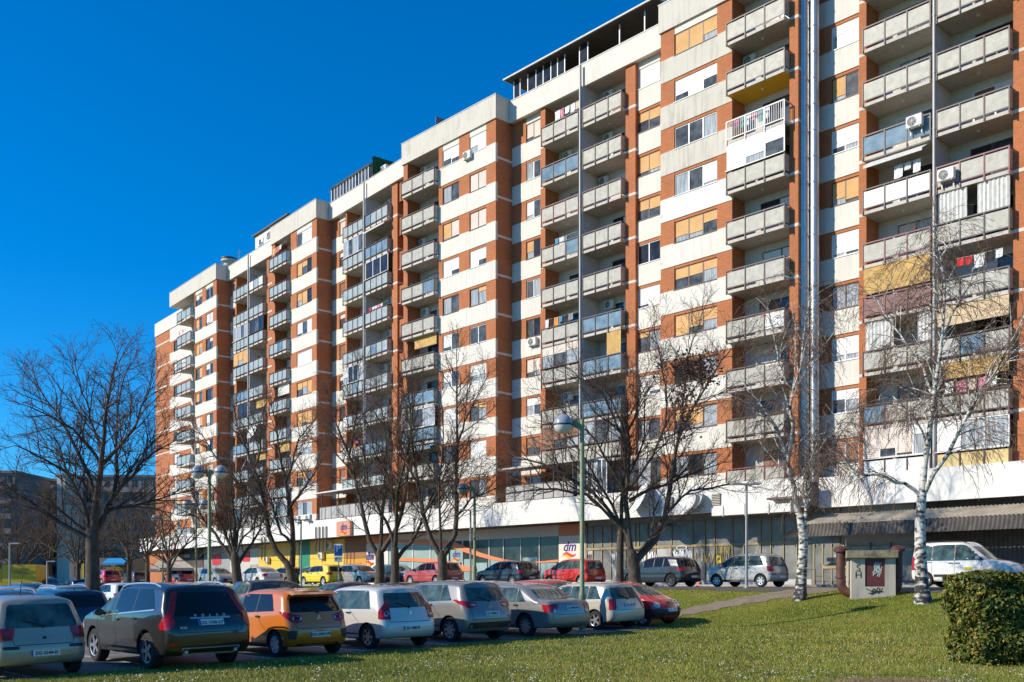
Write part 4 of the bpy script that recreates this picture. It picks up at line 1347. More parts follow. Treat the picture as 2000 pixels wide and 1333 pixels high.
# satellite dishes on the fascia and balconies
def dish(loc, rz, rad, label, tilt=25):
    t = thing('satellite_dish', label, 'satellite dish', loc, rz, 'satellite dishes')
    mb = MB().lathe([(rad * s_, 0.22 * rad * (s_ * s_)) for s_ in (0.0, .25, .5, .75, .92, 1.0)], 28)
    mb.lathe([(rad, 0.22 * rad), (rad * 1.02, 0.2 * rad), (rad * 1.0, 0.17 * rad)], 28)
    me = mb.mesh('reflector', white_plastic, True)
    me.transform(Matrix.Rotation(R(90 - tilt), 4, 'X'))
    link('reflector', me, t, (0, -0.35, rad * 0.3))
    link('mount', MB().tube([(0, 0.0, -0.2), (0, -0.3, 0.0), (0, -0.3, rad * 0.3)], 0.035, 6).mesh('mount', metal_grey), t)
    link('feed_arm', MB().tube([(0, -0.4, -rad * 0.5), (0, -0.4 - rad * 0.9, rad * 0.2)], 0.015, 5).tube([(0, -0.4 - rad * 0.9, rad * 0.14), (0, -0.4 - rad * 0.9, rad * 0.3)], 0.04, 6).mesh('feed_arm', metal_grey), t)
dish(C.P(C.u(1262, -0.7), -0.6, C.z(1262, 985, -0.7)), -R(78), 0.95, 'tall white satellite dish on the fascia behind the tree with dead leaves')
dish(C.P(C.u(1350, -0.8), -0.6, C.z(1350, 992, -0.8)), -R(62), 0.72, 'white satellite dish on the fascia above the white spray tag')
dish(C.P(C.u(1372, -0.8), -0.56, C.z(1372, 985, -0.8)), -R(80), 0.5, 'smaller grey satellite dish right beside the louvre on the fascia')
dish(A.P(A.u(497, 0.8), 0.9, zrow(6) + 1.6), A.rz + R(10), 0.75, 'white satellite dish high on the twin balconies of the left wing')
dish(A.P(A.u(483, 0.8), 0.9, zrow(7) + 1.3), A.rz - R(20), 0.6, 'lower white satellite dish on the twin balconies of the left wing')
# washing
laundry(C, uQ2 + 0.2, m0 - 0.2, 1.15, zrow(5) + 1.75, [0, 4, 2, 1, 4, 8], 'orange and blue washing on the ' + where('C1a', 5), 1)
laundry(C, uQ2 + 0.8, m0 - 0.2, 1.5, zrow(0) + 2.1, [0, 5, 0, 0, 7], 'white washing on the ' + where('C1a', 0), 2)
laundry(C, uQ2 + 1.0, m0 - 0.4, 1.3, zrow(3) + 1.6, [1, 0, 8], 'small washing on the ' + where('C1a', 3), 3)
laundry(C, k1 + 1.0, vS - 0.3, 0.95, zrow(6) + 2.0, [3, 3, 0, 4, 0, 3], 'red washing on the ' + where('D1b', 6), 4)
laundry(C, k1 + 0.3, vS - 0.3, 1.2, zrow(8) + 1.75, [0, 5, 7, 5, 0], 'pink washing on the ' + where('D1b', 8), 5)
laundry(C, vQ2 + 1.6, k0 - 0.2, 1.1, zrow(4) + 1.9, [0, 0, 0], 'white sheets on the ' + where('D1a', 4), 6)
laundry(C, uW4 + 0.2, uP4 - 0.2, -0.2, zrow(2) + 1.2, [9, 6, 0, 5, 6, 0], 'colourful washing on the ' + where('B4', 2), 7)
laundry(A, b0 - 1.5, b0 - 0.1, 0.9, zrow(7) + 1.6, [2, 9, 4], 'orange washing on the ' + where('A2a', 7), 8)
laundry(A, aL1 + 0.2, aW1 - 0.2, -0.3, zrow(1) + 1.8, [5, 0, 5], 'pink washing on the ' + where('B1', 1), 9)
laundry(A, aL1 + 0.4, aW1 - 0.2, -0.3, zrow(5) + 1.8, [2, 3, 5], 'red washing on the ' + where('B1', 5), 10)
laundry(A, aP2 + 0.1, aW2 - 0.2, -0.3, zrow(0) + 2.0, [7, 2, 5, 0], 'cream washing on the ' + where('B2', 0), 11)
laundry(A, b1 + 0.3, bS - 0.2, 1.2, zrow(3) + 1.5, [3, 0, 0, 5, 0], 'mixed washing on the ' + where('A2b', 3), 12)
# ================================================================ cars
def resample(pts, n, conc=None):
    """Catmull-Rom through pts, n+1 samples spaced by arclength (conc warps spacing towards the ends)"""
    P = [Vector(p) for p in pts]
    P = [P[0] * 2 - P[1]] + P + [P[-1] * 2 - P[-2]]
    D = []
    for i in range(1, len(P) - 2):
        for k in range(16):
            t = k / 16
            a, b, c, d = P[i - 1], P[i], P[i + 1], P[i + 2]
            # damped tangents keep the corners tight
            m1 = (c - a) * 0.32; m2 = (d - b) * 0.32
            D.append(b * (2 * t**3 - 3 * t**2 + 1) + m1 * (t**3 - 2 * t**2 + t) + c * (-2 * t**3 + 3 * t**2) + m2 * (t**3 - t**2))
    D.append(P[-2])
    L_ = [0.0]
    for a, b in zip(D[:-1], D[1:]):
        L_.append(L_[-1] + (b - a).length)
    out = []
    for k in range(n + 1):
        f = k / n
        if conc:
            f = (1 - conc) * f + conc * (0.5 - 0.5 * math.cos(math.pi * f))
        s_ = f * L_[-1]
        j = min(max(int(np.searchsorted(L_, s_)) - 1, 0), len(D) - 2)
        t = (s_ - L_[j]) / max(L_[j + 1] - L_[j], 1e-9)
        out.append(D[j].lerp(D[j + 1], t))
    return out

def fil(d, r):
    return 0.0 if d >= r else r - math.sqrt(max(0, r * r - (r - d) ** 2))

tyre_m = M('tyre', (0.018, 0.018, 0.018), 0.85)
rim_m = M('alloy_rim', (0.42, 0.43, 0.45), 0.35, 0.8)
rim_dark = M('dark_rim', (0.07, 0.07, 0.075), 0.4, 0.5)
hub_silver = M('hubcap', (0.50, 0.50, 0.51), 0.4, 0.4)
car_glass = M('car_glass', (0.014, 0.024, 0.023), 0.02, spec=0.5, c2=(0.09, 0.145, 0.135), scale=3.4, detail=6)
car_glass_dk = M('privacy_glass', (0.012, 0.012, 0.013), 0.02, spec=0.45)
trim_m = M('black_trim', (0.016, 0.016, 0.017), 0.45)
chrome = M('chrome', (0.66, 0.63, 0.60), 0.28, 0.8)
tail_m = M('tail_red', (0.40, 0.008, 0.010), 0.12, var=0.3, scale=18, spec=0.8)
tail_am = M('tail_amber', (0.42, 0.085, 0.02), 0.15, var=0.3, scale=18, spec=0.8)
lens_m = M('clear_lens', (0.55, 0.56, 0.58), 0.12, 0.3, var=0.35, scale=22)
plate_m = M('plate_white', (0.72, 0.72, 0.70), 0.45)
plate_b = M('plate_blue', (0.02, 0.06, 0.35), 0.45)
seam_m = M('panel_seam', (0.012, 0.012, 0.012), 0.8)
def paint(name, c, metal=0.0, rough=0.28):
    return M('paint_' + name, c, rough, metal, var=0.04, scale=1.5, coat=1.0)

WHEELS = {}
def wheel_meshes(r, style):
    k = (round(r, 3), style)
    if k in WHEELS:
        return WHEELS[k]
    w_ = r * 0.62; ri = r * 0.66
    prof = [(ri, -w_ * .5), (r * .9, -w_ * .52), (r * .985, -w_ * .40), (r, -w_ * .2), (r, w_ * .2), (r * .985, w_ * .40), (r * .9, w_ * .52), (ri, w_ * .5), (ri * .97, w_ * .3), (ri * .97, -w_ * .3), (ri, -w_ * .5)]
    ty = MB().lathe(prof, 28, axis='y').mesh('wheel', tyre_m, True)
    mb = MB()
    mb.lathe([(ri * 1.0, w_ * .5), (ri * .93, w_ * .47), (ri * .90, w_ * .30)], 28, 0, 'y')
    m = {'alloy': rim_m, 'dark': rim_dark, 'cap': hub_silver}[style.split('_')[0]]
    n = int(style.split('_')[1])
    mb.lathe([(ri * .92, w_ * .18), (0.0, w_ * .18)], 28, 1, 'y')
    for q in range(n):
        an = 2 * math.pi * q / n
        ca, sa = math.cos(an), math.sin(an)
        hw0, hw1 = r * .12, r * (.30 / n * 3.0 if style.startswith('cap') else .055 + .18 / n)
        pts = []
        for (d, hw, y) in ((r * .08, hw0, w_ * .44), (ri * .93, hw1, w_ * .47)):
            pts += [(d * ca - hw * sa, y, d * sa + hw * ca), (d * ca + hw * sa, y, d * sa - hw * ca), (d * ca + hw * sa, y - .035, d * sa - hw * ca), (d * ca - hw * sa, y - .035, d * sa + hw * ca)]
        i = len(mb.v); mb.v += pts
        for f in ((0, 1, 5, 4), (1, 2, 6, 5), (3, 0, 4, 7), (2, 3, 7, 6)):
            mb.f.append(tuple(i + t for t in f)); mb.m.append(0)
    mb.lathe([(r * .16, w_ * .40), (r * .15, w_ * .46), (0, w_ * .47)], 14, 0, 'y')
    WHEELS[k] = (ty, mb.mesh('rim', [m, tyre_m], True))
    return WHEELS[k]

def rounded(poly, r=0.03, n=3):
    out = []
    N = len(poly)
    for i in range(N):
        p0, p, p1 = Vector(poly[i - 1]), Vector(poly[i]), Vector(poly[(i + 1) % N])
        a = p0 - p; b = p1 - p
        ra = min(r, a.length * .45); rb = min(r, b.length * .45)
        A_, B_ = p + a.normalized() * ra, p + b.normalized() * rb
        for k in range(n + 1):
            t = k / n
            out.append(tuple(A_ * (1 - t) ** 2 + p * 2 * t * (1 - t) + B_ * t * t))
    return out

class Body:
    """closed car shell from a side silhouette: rear (R), top (T), front (Fr) and floor, all in (x forward, z up) metres"""
    def __init__(s, L, W, H, rear, top, front, belt, rw, wb, rear_oh, tumble=0.30, rc=0.16, fc=0.26, bowf=0.12, bowr=0.06, zfloor=0.2, hoodr=0.10):
        s.L, s.W, s.H, s.belt, s.rw = L, W, H, belt, rw
        s.xr = -L / 2 + rear_oh; s.xf = s.xr + wb
        S = lambda l: [(-L / 2 + a * L, b * H) for a, b in l]
        rear, top, front = S(rear), S(top), S(front)
        ns, nt_ = 46, 18
        Rr = resample(rear, nt_, 0.45); T = resample([rear[-1]] + top + [front[-1]], ns, 0.5); Fr = resample(front, nt_, 0.45)
        B = resample([rear[0], (-L / 2 + .3 * L, zfloor), (-L / 2 + .7 * L, zfloor), front[0]], ns, 0.5)
        s.T = T; s.R = Rr; s.Fc = Fr
        G = [[None] * (nt_ + 1) for _ in range(ns + 1)]
        for i in range(ns + 1):
            a = i / ns
            # use the floor's fraction so that columns stay upright
            for j in range(nt_ + 1):
                b = j / nt_
                p = B[i] * (1 - b) + T[i] * b + Rr[j] * (1 - a) + Fr[j] * a - (B[0] * (1 - a) * (1 - b) + B[-1] * a * (1 - b) + T[0] * (1 - a) * b + T[-1] * a * b)
                G[i][j] = p
        def half(p, i, j):
            x, z = p
            u = abs(x) / (L / 2)
            y = W / 2 * (1 - 0.055 * u ** 4)
            y *= 1 - 0.05 * max(0, (0.55 * s.belt - z) / 0.5) ** 1.5
            if z > s.belt:
                d = z - s.belt
                y -= d * tumble * (0.75 + 0.25 * min(1, d / 0.3))
            else:
                y -= 0.02 * max(0, (z - s.belt + 0.18) / 0.18) ** 2
            y -= 0.012 * math.exp(-((z - 0.62 * s.belt) / 0.06) ** 2) * (0.4)
            y -= fil((p - T[i]).length, hoodr) + fil((p - Rr[j]).length, rc) + fil((p - Fr[j]).length, fc) * 0.9 + fil((p - B[i]).length, 0.05)
            return max(y, 0.25 * W / 2)
        vs, fs = [], []
        nL = (ns + 1) * (nt_ + 1)
        for sgn in (1, -1):
            for i in range(ns + 1):
                for j in range(nt_ + 1):
                    p = G[i][j]
                    vs.append((p.x, sgn * half(p, i, j), p.y))
        idx = lambda sd, i, j: sd * nL + i * (nt_ + 1) + j
        for i in range(ns):
            for j in range(nt_):
                fs.append((idx(0, i, j), idx(0, i + 1, j), idx(0, i + 1, j + 1), idx(0, i, j + 1)))
                fs.append((idx(1, i, j), idx(1, i, j + 1), idx(1, i + 1, j + 1), idx(1, i + 1, j)))
        per = [(i, 0) for i in range(ns)] + [(ns, j) for j in range(nt_)] + [(i, nt_) for i in range(ns, 0, -1)] + [(0, j) for j in range(nt_, 0, -1)]
        m = 8
        N = len(per)
        strip = []
        for q, (i, j) in enumerate(per):
            p0 = G[per[q - 1][0]][per[q - 1][1]]; p1 = G[per[(q + 1) % N][0]][per[(q + 1) % N][1]]
            t = (p1 - p0).normalized(); nrm = Vector((t.y, -t.x))
            amt = 0.0 if j == 0 else (0.035 * max(0, nrm.y) + (bowf if nrm.x > 0 else bowr) * abs(nrm.x) ** 1.5)
            if j == 0 and 0 < i < ns: amt = 0
            a = Vector(vs[idx(0, i, j)])
            row = [idx(0, i, j)]
            for k in range(1, m):
                yy = a.y * (1 - 2 * k / m)
                f = amt * (1 - (yy / a.y) ** 2)
                vs.append((a.x + nrm.x * f, yy, a.z + nrm.y * f)); row.append(len(vs) - 1)
            row.append(idx(1, i, j)); strip.append(row)
        for q in range(N):
            for k in range(m):
                fs.append((strip[q][k], strip[q][k + 1], strip[(q + 1) % N][k + 1], strip[(q + 1) % N][k]))
        me = bpy.data.meshes.new('body'); me.from_pydata(vs, [], fs)
        bm = bmesh.new(); bm.from_mesh(me); bmesh.ops.remove_doubles(bm, verts=bm.verts, dist=1e-5); bmesh.ops.recalc_face_normals(bm, faces=bm.faces)
        s.bvh = BVHTree.FromBMesh(bm); bm.to_mesh(me); bm.free()
        # wheel arches
        cut = MB()
        for x in (s.xr, s.xf):
            for sg in (1, -1):
                y0, y1 = sg * (W / 2 - 0.30), sg * (W / 2 + 0.2)
                pr = [(0, min(y0, y1)), (rw * 1.16, min(y0, y1)), (rw * 1.16, max(y0, y1)), (0, max(y0, y1))]
                c1 = MB().lathe(pr, 36, 1, 'y', (x, 0, rw * 1.03))
                i = len(cut.v); cut.v += c1.v; cut.f += [tuple(i + t for t in f) for f in c1.f]; cut.m += c1.m
        cm = cut.mesh('cut', [trim_m, trim_m]); 
        bm = bmesh.new(); bm.from_mesh(cm); bmesh.ops.remove_doubles(bm, verts=bm.verts, dist=1e-5); bmesh.ops.recalc_face_normals(bm, faces=bm.faces); bm.to_mesh(cm); bm.free()
        me.materials.append(trim_m); me.materials.append(trim_m)
        ob = bpy.data.objects.new('tmp', me); oc = bpy.data.objects.new('tmpc', cm)
        col.objects.link(ob); col.objects.link(oc)
        md = ob.modifiers.new('b', 'BOOLEAN'); md.operation = 'DIFFERENCE'; md.object = oc; md.solver = 'EXACT'; md.material_mode = 'INDEX'
        dg = bpy.context.evaluated_depsgraph_get(); dg.update()
        s.me = bpy.data.meshes.new_from_object(ob.evaluated_get(dg)); s.me.name = 'body'
        bpy.data.objects.remove(ob); bpy.data.objects.remove(oc)
        s.me.polygons.foreach_set('use_smooth', [True] * len(s.me.polygons)); s.me.set_sharp_from_angle(angle=R(40))
        s.parts = [('body', s.me, 'paint', [])]

    def ztop(s, x):
        best = None
        for a, b in zip(s.T[:-1], s.T[1:]):
            if a.x <= x <= b.x or b.x <= x <= a.x:
                t = (x - a.x) / (b.x - a.x + 1e-9)
                best = a.y + (b.y - a.y) * t
        return best if best is not None else s.T[0].y
    def cast(s, mode, a, b):
        if mode == 'L': o, d = Vector((a, 3, b)), Vector((0, -1, 0))
        elif mode == 'R': o, d = Vector((a, -3, b)), Vector((0, 1, 0))
        elif mode == 'B': o, d = Vector((-6, a, b)), Vector((1, 0, 0))
        elif mode == 'F': o, d = Vector((6, a, b)), Vector((-1, 0, 0))
        else:
            kind, sg = mode                      # corner views: 'BC' rear corner, 'FC' front corner; sg +1 left, -1 right
            an = R(42)
            fx = 1 if kind == 'BC' else -1
            d = Vector((fx * math.cos(an), -sg * math.sin(an), 0))
            e = Vector((fx * math.sin(an), sg * math.cos(an), 0))
            cx, cy = (-fx) * (s.L / 2 - 0.12), sg * (s.W / 2 - 0.10)
            o = Vector((cx, cy, 0)) - d * 3 + e * a + Vector((0, 0, b))
        h = s.bvh.ray_cast(o, d)
        if h[0] is None:
            h = s.bvh.find_nearest(o + d * 3)
        return h[0], (h[1] if h[1].dot(d) < 0 else -h[1])
    def patch(s, name, mat, mode, poly, off=0.004, cell=0.09, sub=None):
        bm = bmesh.new()
        vs = [bm.verts.new((a, b, 0)) for a, b in poly]
        try:
            bm.faces.new(vs)
        except ValueError:
            bm.free(); return None
        xs = [p[0] for p in poly]; zs = [p[1] for p in poly]
        for ax, lo, hi in ((0, min(xs), max(xs)), (1, min(zs), max(zs))):
            k = math.ceil(lo / cell + 1e-6) * cell
            while k < hi - 1e-4:
                co = [0, 0, 0]; no = [0, 0, 0]; co[ax] = k; no[ax] = 1
                bmesh.ops.bisect_plane(bm, geom=bm.verts[:] + bm.edges[:] + bm.faces[:], plane_co=co, plane_no=no, dist=1e-5)
                k += cell
        for v in bm.verts:
            h, nn = s.cast(mode, v.co.x, v.co.y)
            v.co = h + nn * off
        bm.normal_update()
        want = s.cast(mode, sum(xs) / len(xs), sum(zs) / len(zs))[1]
        if sum(f.normal.dot(want) for f in bm.faces) < 0:
            bmesh.ops.reverse_faces(bm, faces=bm.faces)
        # a rim that turns down onto the body
        ed = [e for e in bm.edges if e.is_boundary]
        r = bmesh.ops.extrude_edge_only(bm, edges=ed)
        for v in r['geom']:
            if isinstance(v, bmesh.types.BMVert):
                h = s.bvh.find_nearest(v.co)
                v.co = h[0] - h[1] * 0.002
        me = bpy.data.meshes.new(name); bm.to_mesh(me); bm.free()
        me.materials.append(mat)
        for f in me.polygons: f.use_smooth = True
        me.set_sharp_from_angle(angle=R(45))
        s.parts.append((name, me, None, sub or []))
        return me
    def both(s, name, mat, kind, poly, off=0.004, cell=0.09):
        if kind == 'S':
            s.patch(name, mat, 'L', poly, off, cell); s.patch(name, mat, 'R', poly, off, cell)
        else:
            s.patch(name, mat, (kind, 1), poly, off, cell); s.patch(name, mat, (kind, -1), poly, off, cell)
    def line(s, name, mat, mode, pts, w=0.012, off=0.003):
        mb = MB()
        dense = []
        for (a, b), (c, d) in zip(pts[:-1], pts[1:]):
            n = max(1, int(math.hypot(c - a, d - b) / 0.07))
            for k in range(n):
                dense.append((a + (c - a) * k / n, b + (d - b) * k / n))
        dense.append(pts[-1])
        prev = None
        for q, (a, b) in enumerate(dense):
            p0 = dense[max(0, q - 1)]; p1 = dense[min(len(dense) - 1, q + 1)]
            t = Vector((p1[0] - p0[0], p1[1] - p0[1])).normalized(); n = Vector((-t.y, t.x)) * w / 2
            h0, n0 = s.cast(mode, a + n.x, b + n.y); h1, n1 = s.cast(mode, a - n.x, b - n.y)
            cur = (len(mb.v), len(mb.v) + 1)
            mb.v += [tuple(h0 + n0 * off), tuple(h1 + n1 * off)]
            if prev: mb.f.append((prev[0], prev[1], cur[1], cur[0])); mb.m.append(0)
            prev = cur
        s.parts.append((name, mb.mesh(name, mat, False, False), None, []))
    def add(s, name, mb, mat, smooth=True):
        s.parts.append((name, mb.mesh(name, mat, smooth), None, []))

def side_windows(b, x0, x0t, x1, breaks, zb0, zb1, m=0.075, mat=None, rear_mat=None, chrome_line=False, gap=0.045):
    """glass band between the belt line and the roof edge from x0 (rear) to x1 (front), cut at the pillars"""
    mat = mat or car_glass
    belt = lambda x: zb0 + (zb1 - zb0) * (x - x0) / (x1 - x0)
    top = lambda x: min(b.ztop(x) - m, b.H - m - 0.02)
    cuts = [x0] + breaks + [x1]
    for q, (a, c) in enumerate(zip(cuts[:-1], cuts[1:])):
        a2 = a + (gap / 2 if q else 0); c2 = c - (gap / 2 if q < len(cuts) - 2 else 0)
        lo, hi = [], []
        n = 9
        for k in range(n + 1):
            x = a2 + (c2 - a2) * k / n
            lo.append((x, belt(x)))
            z = top(x)
            if q == 0 and x < x0t:
                z = min(z, belt(x) + (top(x0t) - belt(x0)) * max(0.02, (x - x0) / (x0t - x0)))
            hi.append((x, max(z, belt(x) + 0.015)))
        poly = lo + hi[::-1]
        b.both('side_window', (rear_mat or mat) if q < len(cuts) - 2 else mat, 'S', poly, 0.004, 0.1)
    # black pillar covers
    for x in breaks:
        b.both('pillar_trim', trim_m, 'S', [(x - gap / 2, belt(x)), (x + gap / 2, belt(x)), (x + gap / 2, top(x)), (x - gap / 2, top(x))], 0.003, 0.15)
    if chrome_line:
        for mode in 'LR':
            b.line('belt_trim', chrome, mode, [(x0, zb0 - 0.01), ((x0 + x1) / 2, belt((x0 + x1) / 2) - 0.01), (x1, zb1 - 0.01)], 0.022, 0.008)

def mirrors(b, x, z, mat='paint'):
    for sg in (1, -1):
        mb = MB()
        c = Vector((x, sg * (b.W / 2 + 0.10), z))
        mb.lathe([(0.0, -0.06), (0.06, -0.05), (0.085, 0.0), (0.09, 0.05), (0.08, 0.06), (0, 0.06)], 12, 0, 'x')
        mb.v = [(-(v[0]) + c.x, v[1] * 1.15 + c.y, v[2] * 0.85 + c.z) for v in mb.v]
        mb.tube([(x + 0.03, sg * (b.W / 2 - 0.08), z - 0.04), (x + 0.02, c.y, z - 0.02)], 0.025, 6)
        b.parts.append(('door_mirror', mb.mesh('door_mirror', trim_m, True), mat, []))

def std_details(b, o):
    """o: dict of positions in metres (x from the car's middle, z up)"""
    L, W, H = b.L, b.W, b.H
    bt = b.belt
    side_windows(b, *o['win'], rear_mat=o.get('rear_glass'), chrome_line=o.get('chrome', False), mat=o.get('glass'))
    # rear window
    z0, z1, w0, w1 = o['rw']
    b.patch('rear_window', o.get('rear_glass') or car_glass, 'B', rounded([(-w0, z0), (w0, z0), (w1, z1), (-w1, z1)], 0.07), 0.004, 0.1)
    # windscreen
    z0, z1, w0, w1 = o['ws']
    b.patch('windscreen', car_glass, 'F', rounded([(-w0, z0), (w0, z0), (w1, z1), (-w1, z1)], 0.06), 0.004, 0.1)
    for p, m in o['tail']:
        b.both('tail_light', m, 'BC', rounded(p, 0.025), 0.012, 0.06)
    for p in o['head']:
        b.both('headlight', lens_m, 'FC', rounded(p, 0.04), 0.010, 0.06)
    # number plates
    for mode, z, off in (('B', o['plate'], -0.26), ('F', o.get('fplate', 0.42), -0.26)):
        b.patch('number_plate', plate_m, mode, [(-0.26, z - 0.055), (0.26, z - 0.055), (0.26, z + 0.055), (-0.26, z + 0.055)], 0.016, 0.3)
        k = 1 if mode == 'B' else -1
        b.patch('plate_band', plate_b, mode, [(k * 0.225, z - 0.053), (k * 0.258, z - 0.053), (k * 0.258, z + 0.053), (k * 0.225, z + 0.053)], 0.019, 0.3)
    for mode in 'LR':
        for pts in o['seams']:
            b.line('door_seam', seam_m, mode, pts, 0.012)
        for x, z in o['handles']:
            b.patch('door_handle', o.get('handle_m') or trim_m, mode, rounded([(x - 0.09, z - 0.018), (x + 0.09, z - 0.018), (x + 0.09, z + 0.018), (x - 0.09, z + 0.018)], 0.015), 0.028, 0.2)
    for pts in o.get('tailgate', []):
        b.line('tailgate_seam', seam_m, 'B', pts, 0.012)
    if 'sill' in o:
        z0, z1 = o['sill']
        for mode in 'LR':
            b.patch('sill_trim', o.get('sill_m') or trim_m, mode, [(b.xr + b.rw * 1.2, z0), (b.xf - b.rw * 1.2, z0), (b.xf - b.rw * 1.2, z1), (b.xr + b.rw * 1.2, z1)], 0.008, 0.25)
    if 'rbump' in o:
        z0, z1, wd = o['rbump']
        b.patch('bumper_trim', trim_m, 'B', rounded([(-wd, z0), (wd, z0), (wd * 0.9, z1), (-wd * 0.9, z1)], 0.04), 0.008, 0.12)
    if 'fbump' in o:
        z0, z1, wd = o['fbump']
        b.patch('grille', trim_m, 'F', rounded([(-wd, z0), (wd, z0), (wd * 0.92, z1), (-wd * 0.92, z1)], 0.04), 0.006, 0.12)
    if 'wiper' in o:
        z = o['wiper']
        h, n = b.cast('B', 0.0, z); h2, n2 = b.cast('B', 0.36, z + 0.12)
        b.add('rear_wiper', MB().tube([h + n * 0.02, h2 + n2 * 0.022], 0.012, 6).tube([h - n * 0.01, h + n * 0.035], 0.03, 8), trim_m)
    if 'antenna' in o:
        x, hh = o['antenna']
        zt = b.ztop(x)
        b.add('antenna', MB().tube([(x, 0, zt), (x - 0.05, 0, zt + 0.06), (x - hh * 0.5, 0, zt + hh)], [0.02, 0.009, 0.005], 6), trim_m)
    if 'rails' in o:
        x0, x1, m = o['rails']
        for sg in (1, -1):
            pts = []
            for k in range(9):
                x = x0 + (x1 - x0) * k / 8
                h = b.bvh.ray_cast(Vector((x, sg * (W / 2 - 0.26), 3)), Vector((0, 0, -1)))[0]
                pts.append(Vector((x, sg * (W / 2 - 0.26), h.z + (0.05 if 0 < k < 8 else 0.0))))
            b.add('roof_rail', MB().tube(pts, 0.02, 6), m)
    mirrors(b, *o['mirror'])

def rect(x0, x1, z0, z1):
    return [(x0, z0), (x1, z0), (x1, z1), (x0, z1)]

def instance(b, label, pos, head, pmat, wheel_style, cat='car', plate=None, group='parked cars', name='parked_car', front_plate=False, extra=None, pitch=True):
    """put a car on the ground; head = heading angle of the bonnet, from +X counter-clockwise"""
    t = thing(name, label, cat, pos, 0, group)
    # follow the slope of the ground
    d = Vector((math.cos(head), math.sin(head), 0)); s_ = Vector((-d.y, d.x, 0))
    def gz(v): return ground(pos[0] + v.x, pos[1] + v.y)
    fz, rz_ = gz(d * b.xf), gz(d * b.xr)
    lz, rz2 = gz(s_ * 0.75), gz(s_ * -0.75)
    t.location = (pos[0], pos[1], (fz + rz_ + lz + rz2) / 4 + 0.012)
    t.rotation_mode = 'XYZ'
    t.rotation_euler = (math.atan2(lz - rz2, 1.5), -math.atan2(fz - rz_, b.xf - b.xr), head)
    for name_, me, pm, sub in b.parts:
        o = link(name_, me, t)
        if pm == 'paint':
            o.material_slots[0].link = 'OBJECT'; o.material_slots[0].material = pmat
        if name_ == 'number_plate':
            c = sum((v.co for v in me.vertices), Vector()) / len(me.vertices)
            is_rear = c.x < 0
            if plate and is_rear:
                tm = text_mesh(plate, 0.088, trim_m, 0.002, offset=0.001)
                h, nn = b.cast('B', 0.0, c.z)
                tx = link('plate_lettering', tm, o, h + Vector((-0.026, -0.012, 0)))
                tx.rotation_euler = (0, 0, R(-90))
    ty, rim = wheel_meshes(b.rw, wheel_style)
    for x in (b.xr, b.xf):
        for sg in (1, -1):
            wv = link('wheel', ty, t, (x, sg * (b.W / 2 - b.rw * 0.31 - 0.03), b.rw), 0 if sg > 0 else math.pi)
            link('rim', rim, wv)
    if extra: extra(b, t)
    return t

def wheel_pos(b, contact, head, axle='r', side=1):
    x = b.xr if axle == 'r' else b.xf
    y = side * (b.W / 2 - b.rw * 0.31 + b.rw * 0.2)
    c, s_ = math.cos(head), math.sin(head)
    return (contact.x - (c * x - s_ * y), contact.y - (s_ * x + c * y))
# ---------------------------------------------------------------- car shapes (x: 0 rear .. 1 front, z in car heights)
def shape_suv():
    b = Body(4.63, 1.89, 1.69, [(.04, .17), (.008, .24), (0, .36), (.004, .50), (.022, .60), (.055, .75), (.085, .90)],
             [(.10, .955), (.16, .985), (.30, 1.0), (.45, .995), (.56, .95), (.72, .715), (.75, .685), (.85, .65), (.94, .585)], [(.965, .16), (.995, .24), (1.0, .38), (.985, .48), (.955, .56)], 1.06, 0.365, 2.77, 0.97, 0.34, 0.17, 0.30, zfloor=0.27)
    L = 4.63
    std_details(b, dict(win=(-1.72, -1.42, 1.05, [-0.72, 0.18], 1.20, 1.03), rear_glass=car_glass_dk, glass=car_glass, chrome=True, rw=(1.06, 1.52, .74, .60), ws=(1.18, 1.58, .72, .58),
        tail=[([(-.06, 0.80), (.16, 0.80), (.20, 0.88), (.10, 1.02), (.03, 1.12), (.02, 1.30), (.03, 1.53), (-.06, 1.55), (-.085, 1.25), (-.09, 1.05), (-.14, .92)], tail_m)],
        head=[rect(-.30, .22, .72, .92)], plate=0.93, seams=[[(-1.28, .62), (-1.15, .75), (-.85, .85), (-.78, 1.12)], [(.14, .42), (.16, 1.06)], [(1.08, .45), (1.12, 1.0)]], handles=[(-.85, 1.0), (.05, .96)],
        tailgate=[[(-.70, 1.05), (-.66, .74), (.66, .74), (.70, 1.05)]], sill=(.30, .42), rbump=(.34, .48, .68), fbump=(.35, .70, .42), rails=(-1.6, .55, chrome), mirror=(0.78, 1.10)))
    # chrome strip above the plate, maker's lettering, skid plate, exhausts, reflectors
    b.line('chrome_strip', chrome, 'B', [(-.42, 1.01), (.42, 1.01)], .035, .022)
    b.patch('skid_plate', metal_grey, 'B', rounded([(-.55, .30), (.55, .30), (.62, .45), (-.62, .45)], .04), .012, .15)
    for sg in (1, -1):
        b.add('exhaust', MB().tube([(-L / 2 + .25, sg * .52, .36), (-L / 2 + .0, sg * .52, .36)], .036, 14), metal_grey)
        b.patch('reflector', tail_m, 'B', rect(sg * .78 - .07, sg * .78 + .07, .50, .55), .01, .1)
    for i, ch in enumerate('VOLVO'):
        tm = text_mesh(ch, .075, chrome, .004)
        tm.transform(Matrix.Translation(b.cast('B', .30 - i * .15, 1.065)[0] + Vector((-.012, 0, 0))) @ Matrix.Rotation(R(-90), 4, 'Z'))
        b.parts.append(('badge_letter', tm, None, []))
    tm = text_mesh('XC60', .06, chrome, .003); tm.transform(Matrix.Translation(b.cast('B', .58, .84)[0] + Vector((-.012, 0, 0))) @ Matrix.Rotation(R(-90), 4, 'Z')); b.parts.append(('badge', tm, None, []))
    return b
